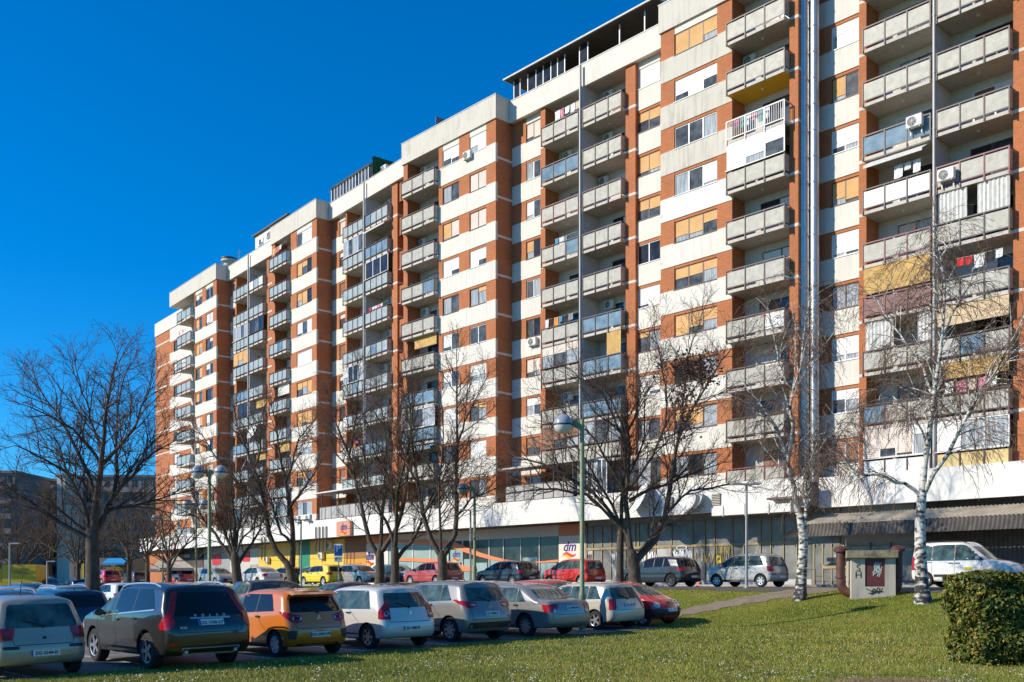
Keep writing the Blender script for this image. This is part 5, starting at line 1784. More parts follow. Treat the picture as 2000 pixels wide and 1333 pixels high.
def shape_city():      # small rounded hatch (silver car at the left edge)
    b = Body(3.64, 1.66, 1.50, [(.035, .16), (.005, .22), (0, .34), (.008, .44), (.02, .52), (.035, .66), (.07, .86), (.085, .93)],
             [(.11, .965), (.2, .99), (.38, 1.0), (.52, .985), (.62, .92), (.80, .68), (.85, .645), (.93, .57)], [(.965, .15), (.995, .22), (1.0, .34), (.985, .46), (.96, .53)], .90, .285, 2.37, .56, .30, .16, .28, zfloor=.22)
    std_details(b, dict(win=(-1.42, -1.18, 0.98, [-.62, .15], .98, .90), rw=(.93, 1.36, .66, .55), ws=(.98, 1.38, .64, .52),
        tail=[(rect(-.20, .12, .72, .93), tail_m), (rect(-.19, .11, .70, .78), tail_am)], head=[rect(-.25, .2, .60, .80)], plate=.46, seams=[[(-.92, .62), (-.66, .78), (-.62, .95)], [(.12, .35), (.15, .92)], [(.90, .35), (.92, .9)]], handles=[(-.62, .86), (.02, .84)],
        tailgate=[[(-.62, .95), (-.52, .62), (.52, .62), (.62, .95)]], sill=(.24, .33), fbump=(.28, .5, .5), wiper=.945, antenna=(-.55, .42), mirror=(.72, .98)))
    for sg in (1, -1):
        b.patch('bumper_strip', trim_m, 'B', rect(sg * .62 - .17, sg * .62 + .17, .545, .60), .012, .1)
    h, n = b.cast('B', 0, .74)
    b.add('lock_knob', MB().tube([h, h + n * .02], .03, 10), trim_m)
    return b
def shape_hatch_o():   # orange hatch with a roof spoiler
    b = Body(3.80, 1.665, 1.50, [(.03, .16), (.005, .24), (0, .36), (.006, .46), (.022, .56), (.045, .70), (.09, .88), (.095, .93)],
             [(.10, .955), (.2, .985), (.38, 1.0), (.52, .98), (.62, .91), (.78, .68), (.83, .64), (.93, .56)], [(.965, .15), (.995, .22), (1.0, .34), (.985, .45), (.96, .52)], .92, .29, 2.45, .58, .32, .17, .28, zfloor=.20)
    std_details(b, dict(win=(-1.28, -1.05, 1.0, [-.50, .22], 1.03, .93), glass=car_glass, rear_glass=car_glass_dk, rw=(1.0, 1.34, .66, .56), ws=(1.0, 1.38, .64, .52),
        tail=[([(-.30, .80), (-.20, .76), (-.06, .80), (.22, 1.0), (.18, 1.03), (-.06, .98), (-.28, .92)], tail_m), ([(-.28, .82), (-.10, .82), (-.10, .92), (-.27, .90)], lens_m)],
        head=[rect(-.28, .22, .66, .82)], plate=.50, seams=[[(-.95, .60), (-.72, .78), (-.58, .98)], [(.16, .35), (.2, .96)], [(.94, .35), (.96, .9)]], handles=[(-.62, .90), (.06, .87)], handle_m=None,
        tailgate=[[(-.66, 1.0), (-.56, .64), (.56, .64), (.66, 1.0)]], sill=(.22, .30), rbump=(.20, .30, .6), fbump=(.28, .55, .55), wiper=.99, antenna=(-.95, .16), mirror=(.72, 1.0)))
    for sg in (1, -1):
        b.patch('bumper_vent', trim_m, 'B', rounded([(sg * .60, .40), (sg * .76, .42), (sg * .76, .60), (sg * .56, .60)], .03), .010, .1)
    mb = MB().prism([(-L_(b, .045), 1.375), (-L_(b, .13), 1.455), (-L_(b, .10), 1.465), (-L_(b, .028), 1.395)], -.58, .58, 0, 'y')
    b.parts.append(('roof_spoiler', mb.mesh('roof_spoiler', trim_m), 'paint', []))
    c, n = b.cast('B', 0, .87)
    mb = MB()
    for k in range(3):
        an = R(90 + 120 * k)
        e = lambda r, t: (c.x - .014, r * math.cos(t), c.z + r * math.sin(t))
        mb.v += [e(0, an), e(.035, an - .5), e(.068, an), e(.035, an + .5)]; i = len(mb.v); mb.f.append((i - 4, i - 3, i - 2, i - 1)); mb.m.append(0)
    b.parts.append(('badge', mb.mesh('badge', chrome), None, []))
    return b
def L_(b, f):
    return b.L / 2 - f * b.L
def shape_hatch_w():   # tall white hatch, tail lights above the bumper corners
    b = Body(4.02, 1.735, 1.52, [(.03, .17), (.004, .23), (0, .34), (.005, .43), (.02, .53), (.04, .66), (.085, .86), (.10, .93)],
             [(.115, .96), (.2, .985), (.36, 1.0), (.50, .985), (.60, .93), (.77, .68), (.81, .645), (.93, .575)], [(.965, .16), (.995, .22), (1.0, .34), (.985, .46), (.96, .54)], .94, .30, 2.59, .66, .31, .17, .28, zfloor=.23)
    std_details(b, dict(win=(-1.50, -1.28, 1.02, [-1.16, -.45, .28], .98, .94), rw=(1.0, 1.36, .68, .56), ws=(1.02, 1.40, .66, .53),
        tail=[([(-.20, .72), (.10, .74), (.10, .92), (.02, 1.05), (-.04, 1.16), (-.13, 1.10)], tail_m), ([(-.16, .80), (-.04, .80), (-.04, .90), (-.15, .92)], lens_m)],
        head=[rect(-.28, .2, .66, .84)], plate=.50, seams=[[(-1.02, .64), (-.78, .82), (-.62, .96)], [(.22, .36), (.25, .95)], [(.98, .36), (1.0, .92)]], handles=[(-.58, .88), (.10, .86)],
        tailgate=[[(-.68, 1.0), (-.6, .66), (.6, .66), (.68, 1.0)]], sill=(.25, .38), fbump=(.3, .55, .5), wiper=1.0, antenna=(.55, .35), mirror=(.76, 1.02)))
    h, n = b.cast('B', 0, .86)
    b.add('badge', MB().prism([(-.035, .05), (.035, .05), (.03, -.03), (0, -.06), (-.03, -.03)], h.x - .014, h.x + .002, 0, 'x'), chrome, False)
    b.parts[-1][1].transform(Matrix.Translation((0, 0, h.z)))
    return b
def shape_crossover():
    b = Body(4.21, 1.765, 1.60, [(.035, .16), (.006, .23), (0, .36), (.006, .47), (.02, .56), (.045, .70), (.085, .89), (.09, .935)],
             [(.10, .96), (.2, .985), (.36, 1.0), (.5, .985), (.60, .93), (.76, .69), (.80, .655), (.93, .585)], [(.965, .16), (.995, .23), (1.0, .36), (.985, .47), (.96, .54)], 1.0, .325, 2.604, .72, .33, .17, .28, zfloor=.25)
    std_details(b, dict(win=(-1.48, -1.18, 1.02, [-1.0, -.42, .28], 1.10, 1.0), rw=(1.07, 1.43, .68, .58), ws=(1.08, 1.48, .66, .54), rear_glass=car_glass,
        tail=[([(-.30, .92), (-.10, .90), (.10, .98), (.34, 1.10), (.30, 1.13), (.02, 1.08), (-.28, 1.03)], tail_m), ([(-.28, .94), (-.14, .93), (-.10, 1.0), (-.27, 1.0)], lens_m)],
        head=[rect(-.28, .22, .72, .90)], plate=.74, seams=[[(-1.05, .66), (-.8, .84), (-.66, 1.04)], [(.22, .40), (.25, 1.0)], [(.98, .40), (1.0, .96)]], handles=[(-.60, .98), (.10, .95)],
        tailgate=[[(-.68, 1.05), (-.62, .60), (.62, .60), (.68, 1.05)]], sill=(.26, .44), rbump=(.24, .52, .80), fbump=(.3, .6, .5), wiper=1.07, antenna=(-1.0, .08), mirror=(.76, 1.08)))
    c, n = b.cast('B', 0, .92)
    b.add('badge', MB().tube([(c.x - .012, .055 * math.cos(t * .5236), c.z + .055 * math.sin(t * .5236)) for t in range(13)], .008, 5, cap=False).tube([(c.x - .012, .08, c.z), (c.x - .012, -.08, c.z)], .007, 5), chrome)
    return b
def shape_sedan():
    b = Body(4.645, 1.76, 1.475, [(.03, .17), (.004, .24), (0, .36), (.004, .48), (.012, .58), (.02, .64)],
             [(.035, .675), (.09, .695), (.135, .71), (.255, .92), (.32, .975), (.42, 1.0), (.52, .985), (.60, .94), (.735, .70), (.77, .665), (.87, .62), (.95, .54)], [(.965, .16), (.995, .22), (1.0, .34), (.985, .44), (.965, .51)], .94, .315, 2.70, 1.02, .33, .15, .30, zfloor=.22)
    std_details(b, dict(win=(-1.35, -1.02, .95, [-.95, -.25], .98, .93), rw=(1.07, 1.33, .66, .56), ws=(1.02, 1.36, .66, .52), rear_glass=car_glass,
        tail=[([(-.26, .66), (.14, .70), (.20, .90), (-.24, .92)], tail_m), ([(-.25, .68), (-.12, .68), (-.12, .78), (-.25, .78)], lens_m)],
        head=[rect(-.3, .22, .62, .78)], plate=.80, seams=[[(-1.18, .62), (-1.0, .80), (-.92, .96)], [(-.28, .36), (-.25, .95)], [(.86, .36), (.9, .92)]], handles=[(-.95, .88), (-.38, .87)],
        tailgate=[[(-.62, .95), (-.55, .62), (.55, .62), (.62, .95)]], sill=(.24, .32), rbump=(.24, .30, .7), fbump=(.3, .55, .5), antenna=(-.95, .1), mirror=(.62, 1.0)))
    # the sloping rear screen, seen from above and behind
    return b
def shape_wagon5():    # pale five-door with upright tail
    b = Body(4.2, 1.705, 1.44, [(.03, .17), (.004, .24), (0, .36), (.005, .46), (.02, .55), (.045, .68), (.085, .87), (.095, .93)],
             [(.11, .96), (.2, .985), (.36, 1.0), (.48, .985), (.57, .93), (.73, .685), (.77, .655), (.87, .61), (.94, .54)], [(.965, .16), (.995, .22), (1.0, .34), (.985, .44), (.96, .51)], .90, .295, 2.61, .74, .32, .16, .30, zfloor=.2)
    std_details(b, dict(win=(-1.62, -1.35, .92, [-1.05, -.32, .34], .95, .89), rw=(.95, 1.30, .66, .54), ws=(.96, 1.33, .64, .51), rear_glass=car_glass,
        tail=[(rect(-.16, .07, .62, .95), tail_m)], head=[rect(-.3, .22, .60, .76)], plate=.76, seams=[[(-1.12, .60), (-.88, .78), (-.78, .92)], [(.28, .34), (.31, .91)], [(.92, .34), (.95, .88)]], handles=[(-.72, .84), (.16, .82)],
        tailgate=[[(-.64, .95), (-.56, .62), (.56, .62), (.64, .95)]], sill=(.22, .28), rbump=(.2, .26, .6), fbump=(.28, .5, .5), wiper=.95, mirror=(.7, .96)))
    return b
def shape_mini():      # one-box mini, seen from its front corner
    b = Body(3.43, 1.63, 1.42, [(.03, .17), (.004, .24), (0, .40), (.01, .52), (.03, .62), (.06, .80), (.085, .92)],
             [(.10, .955), (.22, .99), (.38, 1.0), (.50, .985), (.60, .92), (.80, .70), (.86, .64), (.93, .575)], [(.97, .16), (.995, .24), (1.0, .36), (.985, .45), (.96, .53)], .92, .27, 2.345, .53, .28, .17, .26, zfloor=.2)
    std_details(b, dict(win=(-1.38, -1.15, .95, [-.60], .96, .92), rw=(.98, 1.28, .62, .52), ws=(1.0, 1.31, .62, .50), glass=car_glass,
        tail=[(rect(-.12, .08, .6, .92), tail_m)], head=[([(-.20, .60), (-.02, .60), (.05, .70), (-.02, .80), (-.20, .76)])], plate=.62, fplate=.52, seams=[[(-.50, .36), (-.52, .95)], [(.85, .36), (.92, .92)]], handles=[(-.36, .84)],
        sill=(.22, .34), fbump=(.22, .54, .72), antenna=(.3, .3), mirror=(.72, .98)))
    b.patch('bumper_trim', trim_m, ('FC', 1), rect(-.3, .30, .22, .56), .012, .1)
    b.patch('bumper_trim', trim_m, ('FC', -1), rect(-.3, .30, .22, .56), .012, .1)
    b.line('hood_slots', seam_m, 'F', [(-.22, .74), (-.05, .75)], .02)
    return b
def shape_compact():   # generic compact hatch
    b = Body(4.20, 1.76, 1.48, [(.03, .16), (.004, .23), (0, .36), (.006, .47), (.02, .56), (.045, .70), (.08, .87), (.09, .93)],
             [(.105, .96), (.2, .985), (.36, 1.0), (.48, .985), (.58, .92), (.745, .685), (.78, .65), (.88, .61), (.95, .53)], [(.965, .16), (.995, .22), (1.0, .34), (.985, .44), (.965, .50)], .93, .315, 2.58, .74, .33, .17, .30, zfloor=.2)
    std_details(b, dict(win=(-1.38, -1.08, .95, [-.88, -.3, .36], 1.0, .92), rw=(.99, 1.34, .68, .57), ws=(.99, 1.36, .66, .52), rear_glass=car_glass_dk,
        tail=[([(-.26, .76), (.18, .78), (.20, .92), (-.24, .95)], tail_m)], head=[rect(-.3, .24, .62, .78)], plate=.50, seams=[[(-1.08, .62), (-.82, .80), (-.72, .95)], [(.30, .36), (.33, .93)], [(.95, .36), (.98, .9)]], handles=[(-.66, .88), (.18, .86)],
        tailgate=[[(-.66, 1.0), (-.58, .62), (.58, .62), (.66, 1.0)]], sill=(.22, .30), rbump=(.2, .3, .6), fbump=(.28, .55, .55), wiper=.99, mirror=(.72, 1.0), antenna=(-1.2, .1)))
    return b
def shape_estate():
    b = Body(4.55, 1.77, 1.47, [(.03, .16), (.004, .23), (0, .36), (.005, .47), (.012, .57), (.03, .72), (.06, .88), (.068, .93)],
             [(.08, .96), (.16, .985), (.34, 1.0), (.50, .985), (.59, .93), (.73, .69), (.765, .66), (.87, .61), (.95, .53)], [(.965, .16), (.995, .22), (1.0, .34), (.985, .44), (.965, .50)], .93, .315, 2.65, .94, .31, .16, .30, zfloor=.2)
    std_details(b, dict(win=(-2.0, -1.75, .92, [-1.15, -.45, .25], .98, .92), rw=(.98, 1.34, .68, .58), ws=(.99, 1.36, .66, .52), rear_glass=car_glass,
        tail=[(rect(-.16, .14, .70, 1.02), tail_m)], head=[rect(-.3, .24, .62, .78)], plate=.72, seams=[[(-1.3, .62), (-1.08, .80), (-1.0, .95)], [(.18, .36), (.22, .93)], [(.86, .36), (.9, .9)]], handles=[(-.88, .88), (.05, .86)],
        sill=(.22, .30), fbump=(.28, .55, .55), rails=(-1.9, .45, chrome), mirror=(.62, 1.0), wiper=.98))
    return b
def shape_van():       # tall small van with glazed rear
    b = Body(4.03, 1.67, 1.80, [(.02, .16), (.003, .22), (0, .36), (.006, .55), (.016, .75), (.03, .90)],
             [(.045, .965), (.10, .99), (.3, 1.0), (.48, .99), (.56, .95), (.735, .63), (.77, .60), (.87, .56), (.945, .49)], [(.965, .15), (.995, .2), (1.0, .3), (.985, .39), (.96, .45)], 1.05, .30, 2.60, .62, .20, .12, .28, zfloor=.24)
    std_details(b, dict(win=(-1.86, -1.80, 1.02, [-1.12, -.22], 1.06, 1.06), rw=(1.08, 1.60, .62, .57), ws=(1.10, 1.62, .66, .56), glass=car_glass,
        tail=[(rect(-.06, .10, .70, 1.25), tail_m)], head=[([(-.26, .62), (.0, .60), (.22, .74), (.26, .82), (-.05, .84), (-.26, .76)])], plate=.55, seams=[[(-1.12, .45), (-1.12, 1.6)], [(-.22, .40), (-.22, 1.6)], [(.78, .40), (.82, 1.0)]], handles=[(-.36, .96), (-.10, .96)],
        sill=(.42, .52), rbump=(.25, .5, .75), fbump=(.3, .58, .6), mirror=(.72, 1.16), antenna=(.35, .3), rails=(-1.6, .25, trim_m)))
    for mode in 'LR':
        b.patch('door_sticker', M('sticker_yellow', (.5, .42, .05), .5), mode, rect(.18, .52, .68, .80), .006, .2)
        b.line('slide_rail', trim_m, mode, [(-1.9, 1.0), (-1.14, 1.0)], .03, .01)
    return b

SH = {k: f() for k, f in (('suv', shape_suv), ('city', shape_city), ('hatch_o', shape_hatch_o), ('hatch_w', shape_hatch_w), ('cross', shape_crossover), ('sedan', shape_sedan), ('wagon5', shape_wagon5), ('mini', shape_mini), ('compact', shape_compact), ('estate', shape_estate), ('van', shape_van))}
HEAD = math.atan2(DL.y, DL.x)                       # cars stand parallel to the building front
PSIL = paint('silver', (0.40, 0.38, 0.35), 0.3, 0.38); PSILB = paint('silver_beige', (0.34, 0.30, 0.235), 0.2, 0.38)
PBLK = paint('black_brown', (0.018, 0.0155, 0.013)); PORG = paint('orange', (0.60, 0.165, 0.012), 0.0, 0.3)
PWHT = paint('white', (0.72, 0.70, 0.66)); PGRY = paint('grey', (0.25, 0.24, 0.235), 0.3, 0.36); PLGR = paint('light_grey', (0.44, 0.425, 0.40), 0.3, 0.36); PCRS = paint('mid_grey', (0.23, 0.22, 0.205), 0.25, 0.36); PSWH = paint('silver_white', (0.60, 0.58, 0.54), 0.15, 0.36)
PCHP = paint('champagne', (0.52, 0.48, 0.39), 0.2, 0.36); PRED = paint('red', (0.60, 0.03, 0.04)); PRED2 = paint('bright_red', (0.66, 0.025, 0.012)); PDRD = paint('faded_red', (0.42, 0.055, 0.06), 0.0, 0.4)
PNVY = paint('navy', (0.012, 0.016, 0.024)); PDBL = paint('dark_blue', (0.014, 0.022, 0.042)); PYEL = paint('yellow', (0.80, 0.62, 0.01)); PDGR = paint('dark_grey', (0.06, 0.056, 0.052))
PBEI = paint('beige', (0.42, 0.34, 0.22), 0.3); PTEAL = paint('petrol', (0.05, 0.10, 0.12), 0.4)
near = 'row of cars parked along the lawn'
def nearcar(k, px, py, label, pm, ws, plate, dh=0.0, axle='r', side=1, flip=False, cat='car'):
    h = HEAD + R(dh) + (math.pi if flip else 0)
    b = SH[k]
    c = on_ground(px, py)
    p = wheel_pos(b, c, h, axle, side)
    return instance(b, label, (p[0], p[1], 0), h, pm, ws, cat, plate, near)
nearcar('city', 150, 1314, 'small rounded silver beige hatchback cut by the left edge of the picture', PSILB, 'cap_6', 'ZG 5544-IS', 2, 'r', -1)
nearcar('suv', 287, 1309, 'black brown SUV with tall red tail lights and chrome window trim', PBLK, 'alloy_5', 'ZG 7358-GT', 0)
nearcar('hatch_o', 537, 1285, 'orange hatchback with a roof spoiler', PORG, 'cap_7', 'ZG 2305-HN', 0)
nearcar('hatch_w', 718, 1269, 'white hatchback parked right of the orange car', PSWH, 'alloy_6', 'ZG 1486-FE', 0)
nearcar('cross', 878, 1255, 'grey crossover between the white hatchback and the silver saloon', PCRS, 'alloy_8', 'ZG 4096-IL', 0)
nearcar('sedan', 1026, 1244, 'silver grey saloon parked left of the green lamp post', PGRY, 'alloy_9', 'ZG 8842-FB', 0)
nearcar('wagon5', 1162, 1231, 'champagne five-door car right behind the green lamp post', PCHP, 'alloy_5', 'ZG 630-CD', 0)
nearcar('mini', 1255, 1224, 'small red one-box car facing the lawn at the end of the row', PRED, 'cap_5', None, 4, 'f', -1, True)

# further rows of the car park, in building coordinates: e along the front, q out from it
lot = 'cars parked in the rows behind'
def lotcar(k, px, e, label, pm, ws, flip=False, dh=0.0, qoff=0.0):
    """car whose middle is seen in photo column px and stands e metres along the front"""
    t = (px - CX) / F
    # q so that the point lies on the viewing column
    base = P3 + DL * e
    q = -(base.x - t * base.y) / (NO.x - t * NO.y) + qoff
    x, y = from_eq(e, q)
    return instance(SH[k], label, (x, y, 0), HEAD + R(dh) + (math.pi if flip else 0), pm, ws, 'car', None, lot)
lotcar('compact', 118, -21.5, 'dark blue hatchback right behind the small silver hatchback', PDBL, 'alloy_7')
lotcar('estate', 20, -21.0, 'dark grey estate behind the roof of the small silver hatchback', PDGR, 'alloy_7', True)
lotcar('estate', 112, -6, 'car with a white roof edge behind the dark blue hatchback', PSIL, 'alloy_7')
lotcar('sedan', 30, -8, 'silver saloon at the left edge behind the dark grey estate', PLGR, 'alloy_7', True)
lotcar('compact', -5, -3, 'pale car at the far left edge of the car park', PSIL, 'cap_6')
lotcar('compact', 228, 4, 'white hatchback right of the thick tree trunk at left', PWHT, 'cap_6')
lotcar('estate', 372, -13.5, 'silver estate with roof rails whose roof shows above the black SUV', PSIL, 'alloy_7', True)
lotcar('cross', 545, -14.5, 'brown grey car with a sunlit rear window behind the orange hatchback', PDGR, 'alloy_7', False, -88)
lotcar('sedan', 690, -16.5, 'dark saloon seen above the roof of the white hatchback', PDGR, 'alloy_7', False, -88)
lotcar('compact', 800, -25.0, 'dark car whose roof shows behind the grey crossover', PNVY, 'cap_6', True)
lotcar('sedan', 968, -25.3, 'pale grey car whose roof shows left of the silver saloon', PLGR, 'alloy_7', True)
lotcar('compact', 1082, -26.2, 'dark red car whose roof shows behind the silver saloon', PDRD, 'cap_6', True)
lotcar('compact', 150, 30, 'black car in the far rows left of the thick tree trunk', PNVY, 'cap_6')
lotcar('compact', 205, 45, 'small red car far behind the white hatchback', PRED, 'cap_6')
lotcar('estate', 95, 38, 'dark estate in the far rows under the bare trees', PNVY, 'cap_6', True)
lotcar('van', 20, 42, 'dark van at the far left under the yellow lorry', PDGR, 'cap_6')
lotcar('compact', 262, 55, 'grey car far back beside the beige parasols', PDGR, 'cap_6')
lotcar('estate', 60, 14, 'blue grey estate second from the left in the middle rows', PTEAL, 'alloy_7', True)
lotcar('compact', 170, 16, 'dark hatchback in the middle rows just left of the thick tree trunk', PDGR, 'alloy_7')
# cars on the upper road
road = 'cars parked along the building'
def roadcar(k, px, q, label, pm, ws, flip=False, dh=0.0, cat='car'):
    t = (px - CX) / F
    base = P3 + NO * q
    e = -(base.x - t * base.y) / (DL.x - t * DL.y)
    x, y = from_eq(e, q)
    nm = 'parked_van' if cat == 'van' else 'parked_car'
    return instance(SH[k], label, (x, y, 0), HEAD + R(dh) + (math.pi if flip else 0), pm, ws, cat, None, road, nm)
roadcar('van', 1892, 7.2, 'white van with side windows behind the right-hand birch', PWHT, 'cap_6', True, 0, 'van')
roadcar('city', 1458, 8.2, 'silver grey hatchback behind the thin grey lamp post', PSIL, 'cap_6')
roadcar('compact', 1288, 7.8, 'dark navy hatchback behind the forked tree', PNVY, 'dark_7')
roadcar('city', 1120, 7.2, 'bright red hatchback in front of the cream logo panel', PRED2, 'cap_6')
roadcar('compact', 990, 7.4, 'dark blue hatchback in front of the orange wave window', PDBL, 'alloy_7')
roadcar('compact', 845, 8.8, 'faded red hatchback behind the thin forked tree', PDRD, 'cap_6')
roadcar('estate', 775, 5.2, 'dark car parked behind the faded red hatchback', PTEAL, 'cap_6', True)
roadcar('compact', 702, 8.0, 'silver hatchback with tree shadows right of the parking sign', PSIL, 'cap_6', True)
roadcar('compact', 631, 9.0, 'yellow hatchback left of the parking sign', PYEL, 'cap_6')
roadcar('estate', 612, 4.6, 'black car parked behind the yellow hatchback', PNVY, 'cap_6')
roadcar('sedan', 506, 8.4, 'white saloon between the two forked trees at left', PWHT, 'alloy_7')
roadcar('compact', 560, 5.2, 'beige car parked behind the white saloon', PBEI, 'cap_6')
roadcar('compact', 425, 8.4, 'silver hatchback left of the white saloon', PSIL, 'cap_6', True)
roadcar('compact', 350, 8.0, 'red hatchback behind the double globe lamps', PRED, 'cap_6')
# ================================================================ trees
bark = M('bark', (0.052, 0.037, 0.026), 0.95, c2=(0.125, 0.095, 0.068), scale=9, bump=0.8, bscale=30, stretch=(1, 1, 0.35))
twig_m = M('twigs', (0.065, 0.040, 0.028), 0.9, c2=(0.125, 0.085, 0.060), scale=2)
birch_twig = M('birch_twigs', (0.13, 0.075, 0.052), 0.9, c2=(0.22, 0.15, 0.11), scale=2)
def birch_mat():
    m = bpy.data.materials.new('birch_bark'); m.use_nodes = True
    n = m.node_tree.nodes; l = m.node_tree.links; b = n['Principled BSDF']; b.inputs['Roughness'].default_value = 0.8
    g = n.new('ShaderNodeNewGeometry')
    mp = n.new('ShaderNodeMapping'); mp.inputs['Scale'].default_value = (3.0, 3.0, 7)
    l.new(g.outputs['Position'], mp.inputs['Vector'])
    t = n.new('ShaderNodeTexNoise'); t.inputs['Scale'].default_value = 1.2; t.inputs['Detail'].default_value = 6; t.inputs['Roughness'].default_value = 0.65
    l.new(mp.outputs[0], t.inputs['Vector'])
    r = n.new('ShaderNodeValToRGB'); e = r.color_ramp.elements
    e[0].position = 0.40; e[0].color = (0.035, 0.03, 0.027, 1); e[1].position = 0.50; e[1].color = (0.60, 0.56, 0.50, 1)
    x = e.new(0.72); x.color = (0.74, 0.71, 0.66, 1)
    tc = n.new('ShaderNodeTexCoord'); sx = n.new('ShaderNodeSeparateXYZ'); l.new(tc.outputs['Object'], sx.inputs[0])
    mr = n.new('ShaderNodeMapRange'); mr.inputs['From Min'].default_value = 0.0; mr.inputs['From Max'].default_value = 2.4; mr.inputs['To Min'].default_value = 0.13; mr.inputs['To Max'].default_value = 0.0   # rough dark bark at the foot of the stem
    l.new(sx.outputs['Z'], mr.inputs['Value'])
    sb = n.new('ShaderNodeMath'); sb.operation = 'SUBTRACT'; l.new(t.outputs['Fac'], sb.inputs[0]); l.new(mr.outputs[0], sb.inputs[1])
    l.new(sb.outputs[0], r.inputs['Fac']); l.new(r.outputs[0], b.inputs['Base Color'])
    bp = n.new('ShaderNodeBump'); bp.inputs['Strength'].default_value = 0.5; bp.inputs['Distance'].default_value = 0.02
    l.new(t.outputs['Fac'], bp.inputs['Height']); l.new(bp.outputs[0], b.inputs['Normal'])
    return m
birch_m = birch_mat()

def tubes_mesh(name, branches, mat, k_of):
    """branches: list of (pts Nx3, radii N); grouped by length and drawn as tapered tubes"""
    V, Fc = [], []
    off = 0
    groups = {}
    for p, r in branches:
        groups.setdefault((len(p), k_of(r[0])), []).append((p, r))
    for (n, k), lst in groups.items():
        P = np.array([a for a, _ in lst], dtype=np.float64); Rr = np.array([b for _, b in lst], dtype=np.float64)
        ch = P[:, -1] - P[:, 0]; ch /= np.maximum(np.linalg.norm(ch, axis=1, keepdims=True), 1e-9)
        ref = np.where(np.abs(ch[:, 2:3]) < 0.9, np.array([[0, 0, 1.0]]), np.array([[1.0, 0, 0]]))
        a = np.cross(ch, ref); a /= np.linalg.norm(a, axis=1, keepdims=True); b = np.cross(ch, a)
        an = 2 * np.pi * np.arange(k) / k
        ring = np.cos(an)[None, :, None] * a[:, None, :] + np.sin(an)[None, :, None] * b[:, None, :]
        vv = P[:, :, None, :] + Rr[:, :, None, None] * ring[:, None, :, :]
        V.append(vv.reshape(-1, 3))
        B = len(lst)
        base = off + np.arange(B)[:, None, None] * (n * k) + np.arange(n - 1)[None, :, None] * k
        q = np.arange(k)[None, None, :]; q1 = (np.arange(k) + 1)[None, None, :] % k
        f = np.stack([base + q, base + q1, base + k + q1, base + k + q], axis=-1).reshape(-1, 4)
        Fc.append(f); off += B * n * k
    V = np.concatenate(V); Fc = np.concatenate(Fc)
    return raw_mesh(name, V, Fc, mat, True)

def raw_mesh(name, V, Fc, mat, smooth=False, mi=None):
    me = bpy.data.meshes.new(name)
    nf, w_ = Fc.shape
    me.vertices.add(len(V)); me.vertices.foreach_set('co', np.asarray(V, dtype=np.float32).ravel())
    me.loops.add(nf * w_); me.loops.foreach_set('vertex_index', Fc.astype(np.int32).ravel())
    me.polygons.add(nf); me.polygons.foreach_set('loop_start', np.arange(0, nf * w_, w_, dtype=np.int32))
    for m in (mat if isinstance(mat, list) else [mat]): me.materials.append(m)
    if mi is not None: me.polygons.foreach_set('material_index', mi.astype(np.int32))
    if smooth: me.polygons.foreach_set('use_smooth', np.ones(nf, dtype=bool))
    me.update(calc_edges=True); me.validate()
    return me

def bend(rg, p, d, L_, n, up, wob):
    pts = [p]
    d = d.normalized()
    for i in range(n):
        d = (d + Vector((rg.gauss(0, wob), rg.gauss(0, wob), rg.gauss(0, wob) + up))).normalized()
        p = p + d * (L_ / n)
        pts.append(p)
    return pts, d

def spread_dir(rg, t, ang):
    a = t.orthogonal().normalized(); b = t.cross(a)
    ph = rg.uniform(0, 6.283)
    return (t * math.cos(ang) + (a * math.cos(ph) + b * math.sin(ph)) * math.sin(ang)).normalized()

def sub_branches(rg, out, pts, r0, r1, lvl, P):
    """side shoots along a branch, recursively"""
    n = len(pts) - 1
    seg = [(pts[i + 1] - pts[i]).length for i in range(n)]
    L_ = sum(seg)
    step = P['step'][lvl]
    s_ = L_ * P['start'][lvl] + rg.uniform(0, step)
    while s_ < L_ * 1.0:
        acc = 0
        for i in range(n):
            if acc + seg[i] >= s_: break
            acc += seg[i]
        t = (s_ - acc) / max(seg[i], 1e-6)
        p = pts[i].lerp(pts[i + 1], t)
        tan = (pts[i + 1] - pts[i]).normalized()
        f = s_ / L_
        rr = (r0 + (r1 - r0) * f)
        ln = rg.uniform(*P['len'][lvl]) * (1.15 - 0.55 * f)
        if lvl == 0: ln *= min(1.0, 0.35 + L_ / 6)
        d = spread_dir(rg, tan, R(rg.uniform(*P['ang'])))
        d.z += P['lift'][lvl]
        ns = P['seg'][lvl]
        q, _ = bend(rg, p, d, ln, ns, P['up'][lvl], P['wob'])
        ra = min(rr * 0.62, P['rad'][lvl]); rb = max(ra * 0.4, P['tip'])
        out[lvl].append(([tuple(v) for v in q], [ra + (rb - ra) * j / ns for j in range(ns + 1)]))
        if lvl + 1 < len(P['step']):
            sub_branches(rg, out, q, ra, rb, lvl + 1, P)
        s_ += step * rg.uniform(0.6, 1.5)

PLANE = dict(step=[0.31, 0.20, 0.145], start=[0.15, 0.15, 0.15], len=[(1.1, 3.3), (0.45, 1.3), (0.18, 0.55)], ang=(28, 62), lift=[0.12, 0.1, 0.06], seg=[5, 4, 2], up=[0.05, 0.04, 0.02], wob=0.11, rad=[0.034, 0.018, 0.0105], tip=0.0075)
BIRCH = dict(step=[0.22, 0.13, 0.14], start=[0.22, 0.1, 0.15], len=[(0.8, 2.3), (0.6, 1.8), (0.15, 0.45)], ang=(25, 60), lift=[0.1, -0.25, -0.2], seg=[5, 5, 2], up=[-0.06, -0.30, -0.15], wob=0.10, rad=[0.024, 0.011, 0.0085], tip=0.0065)

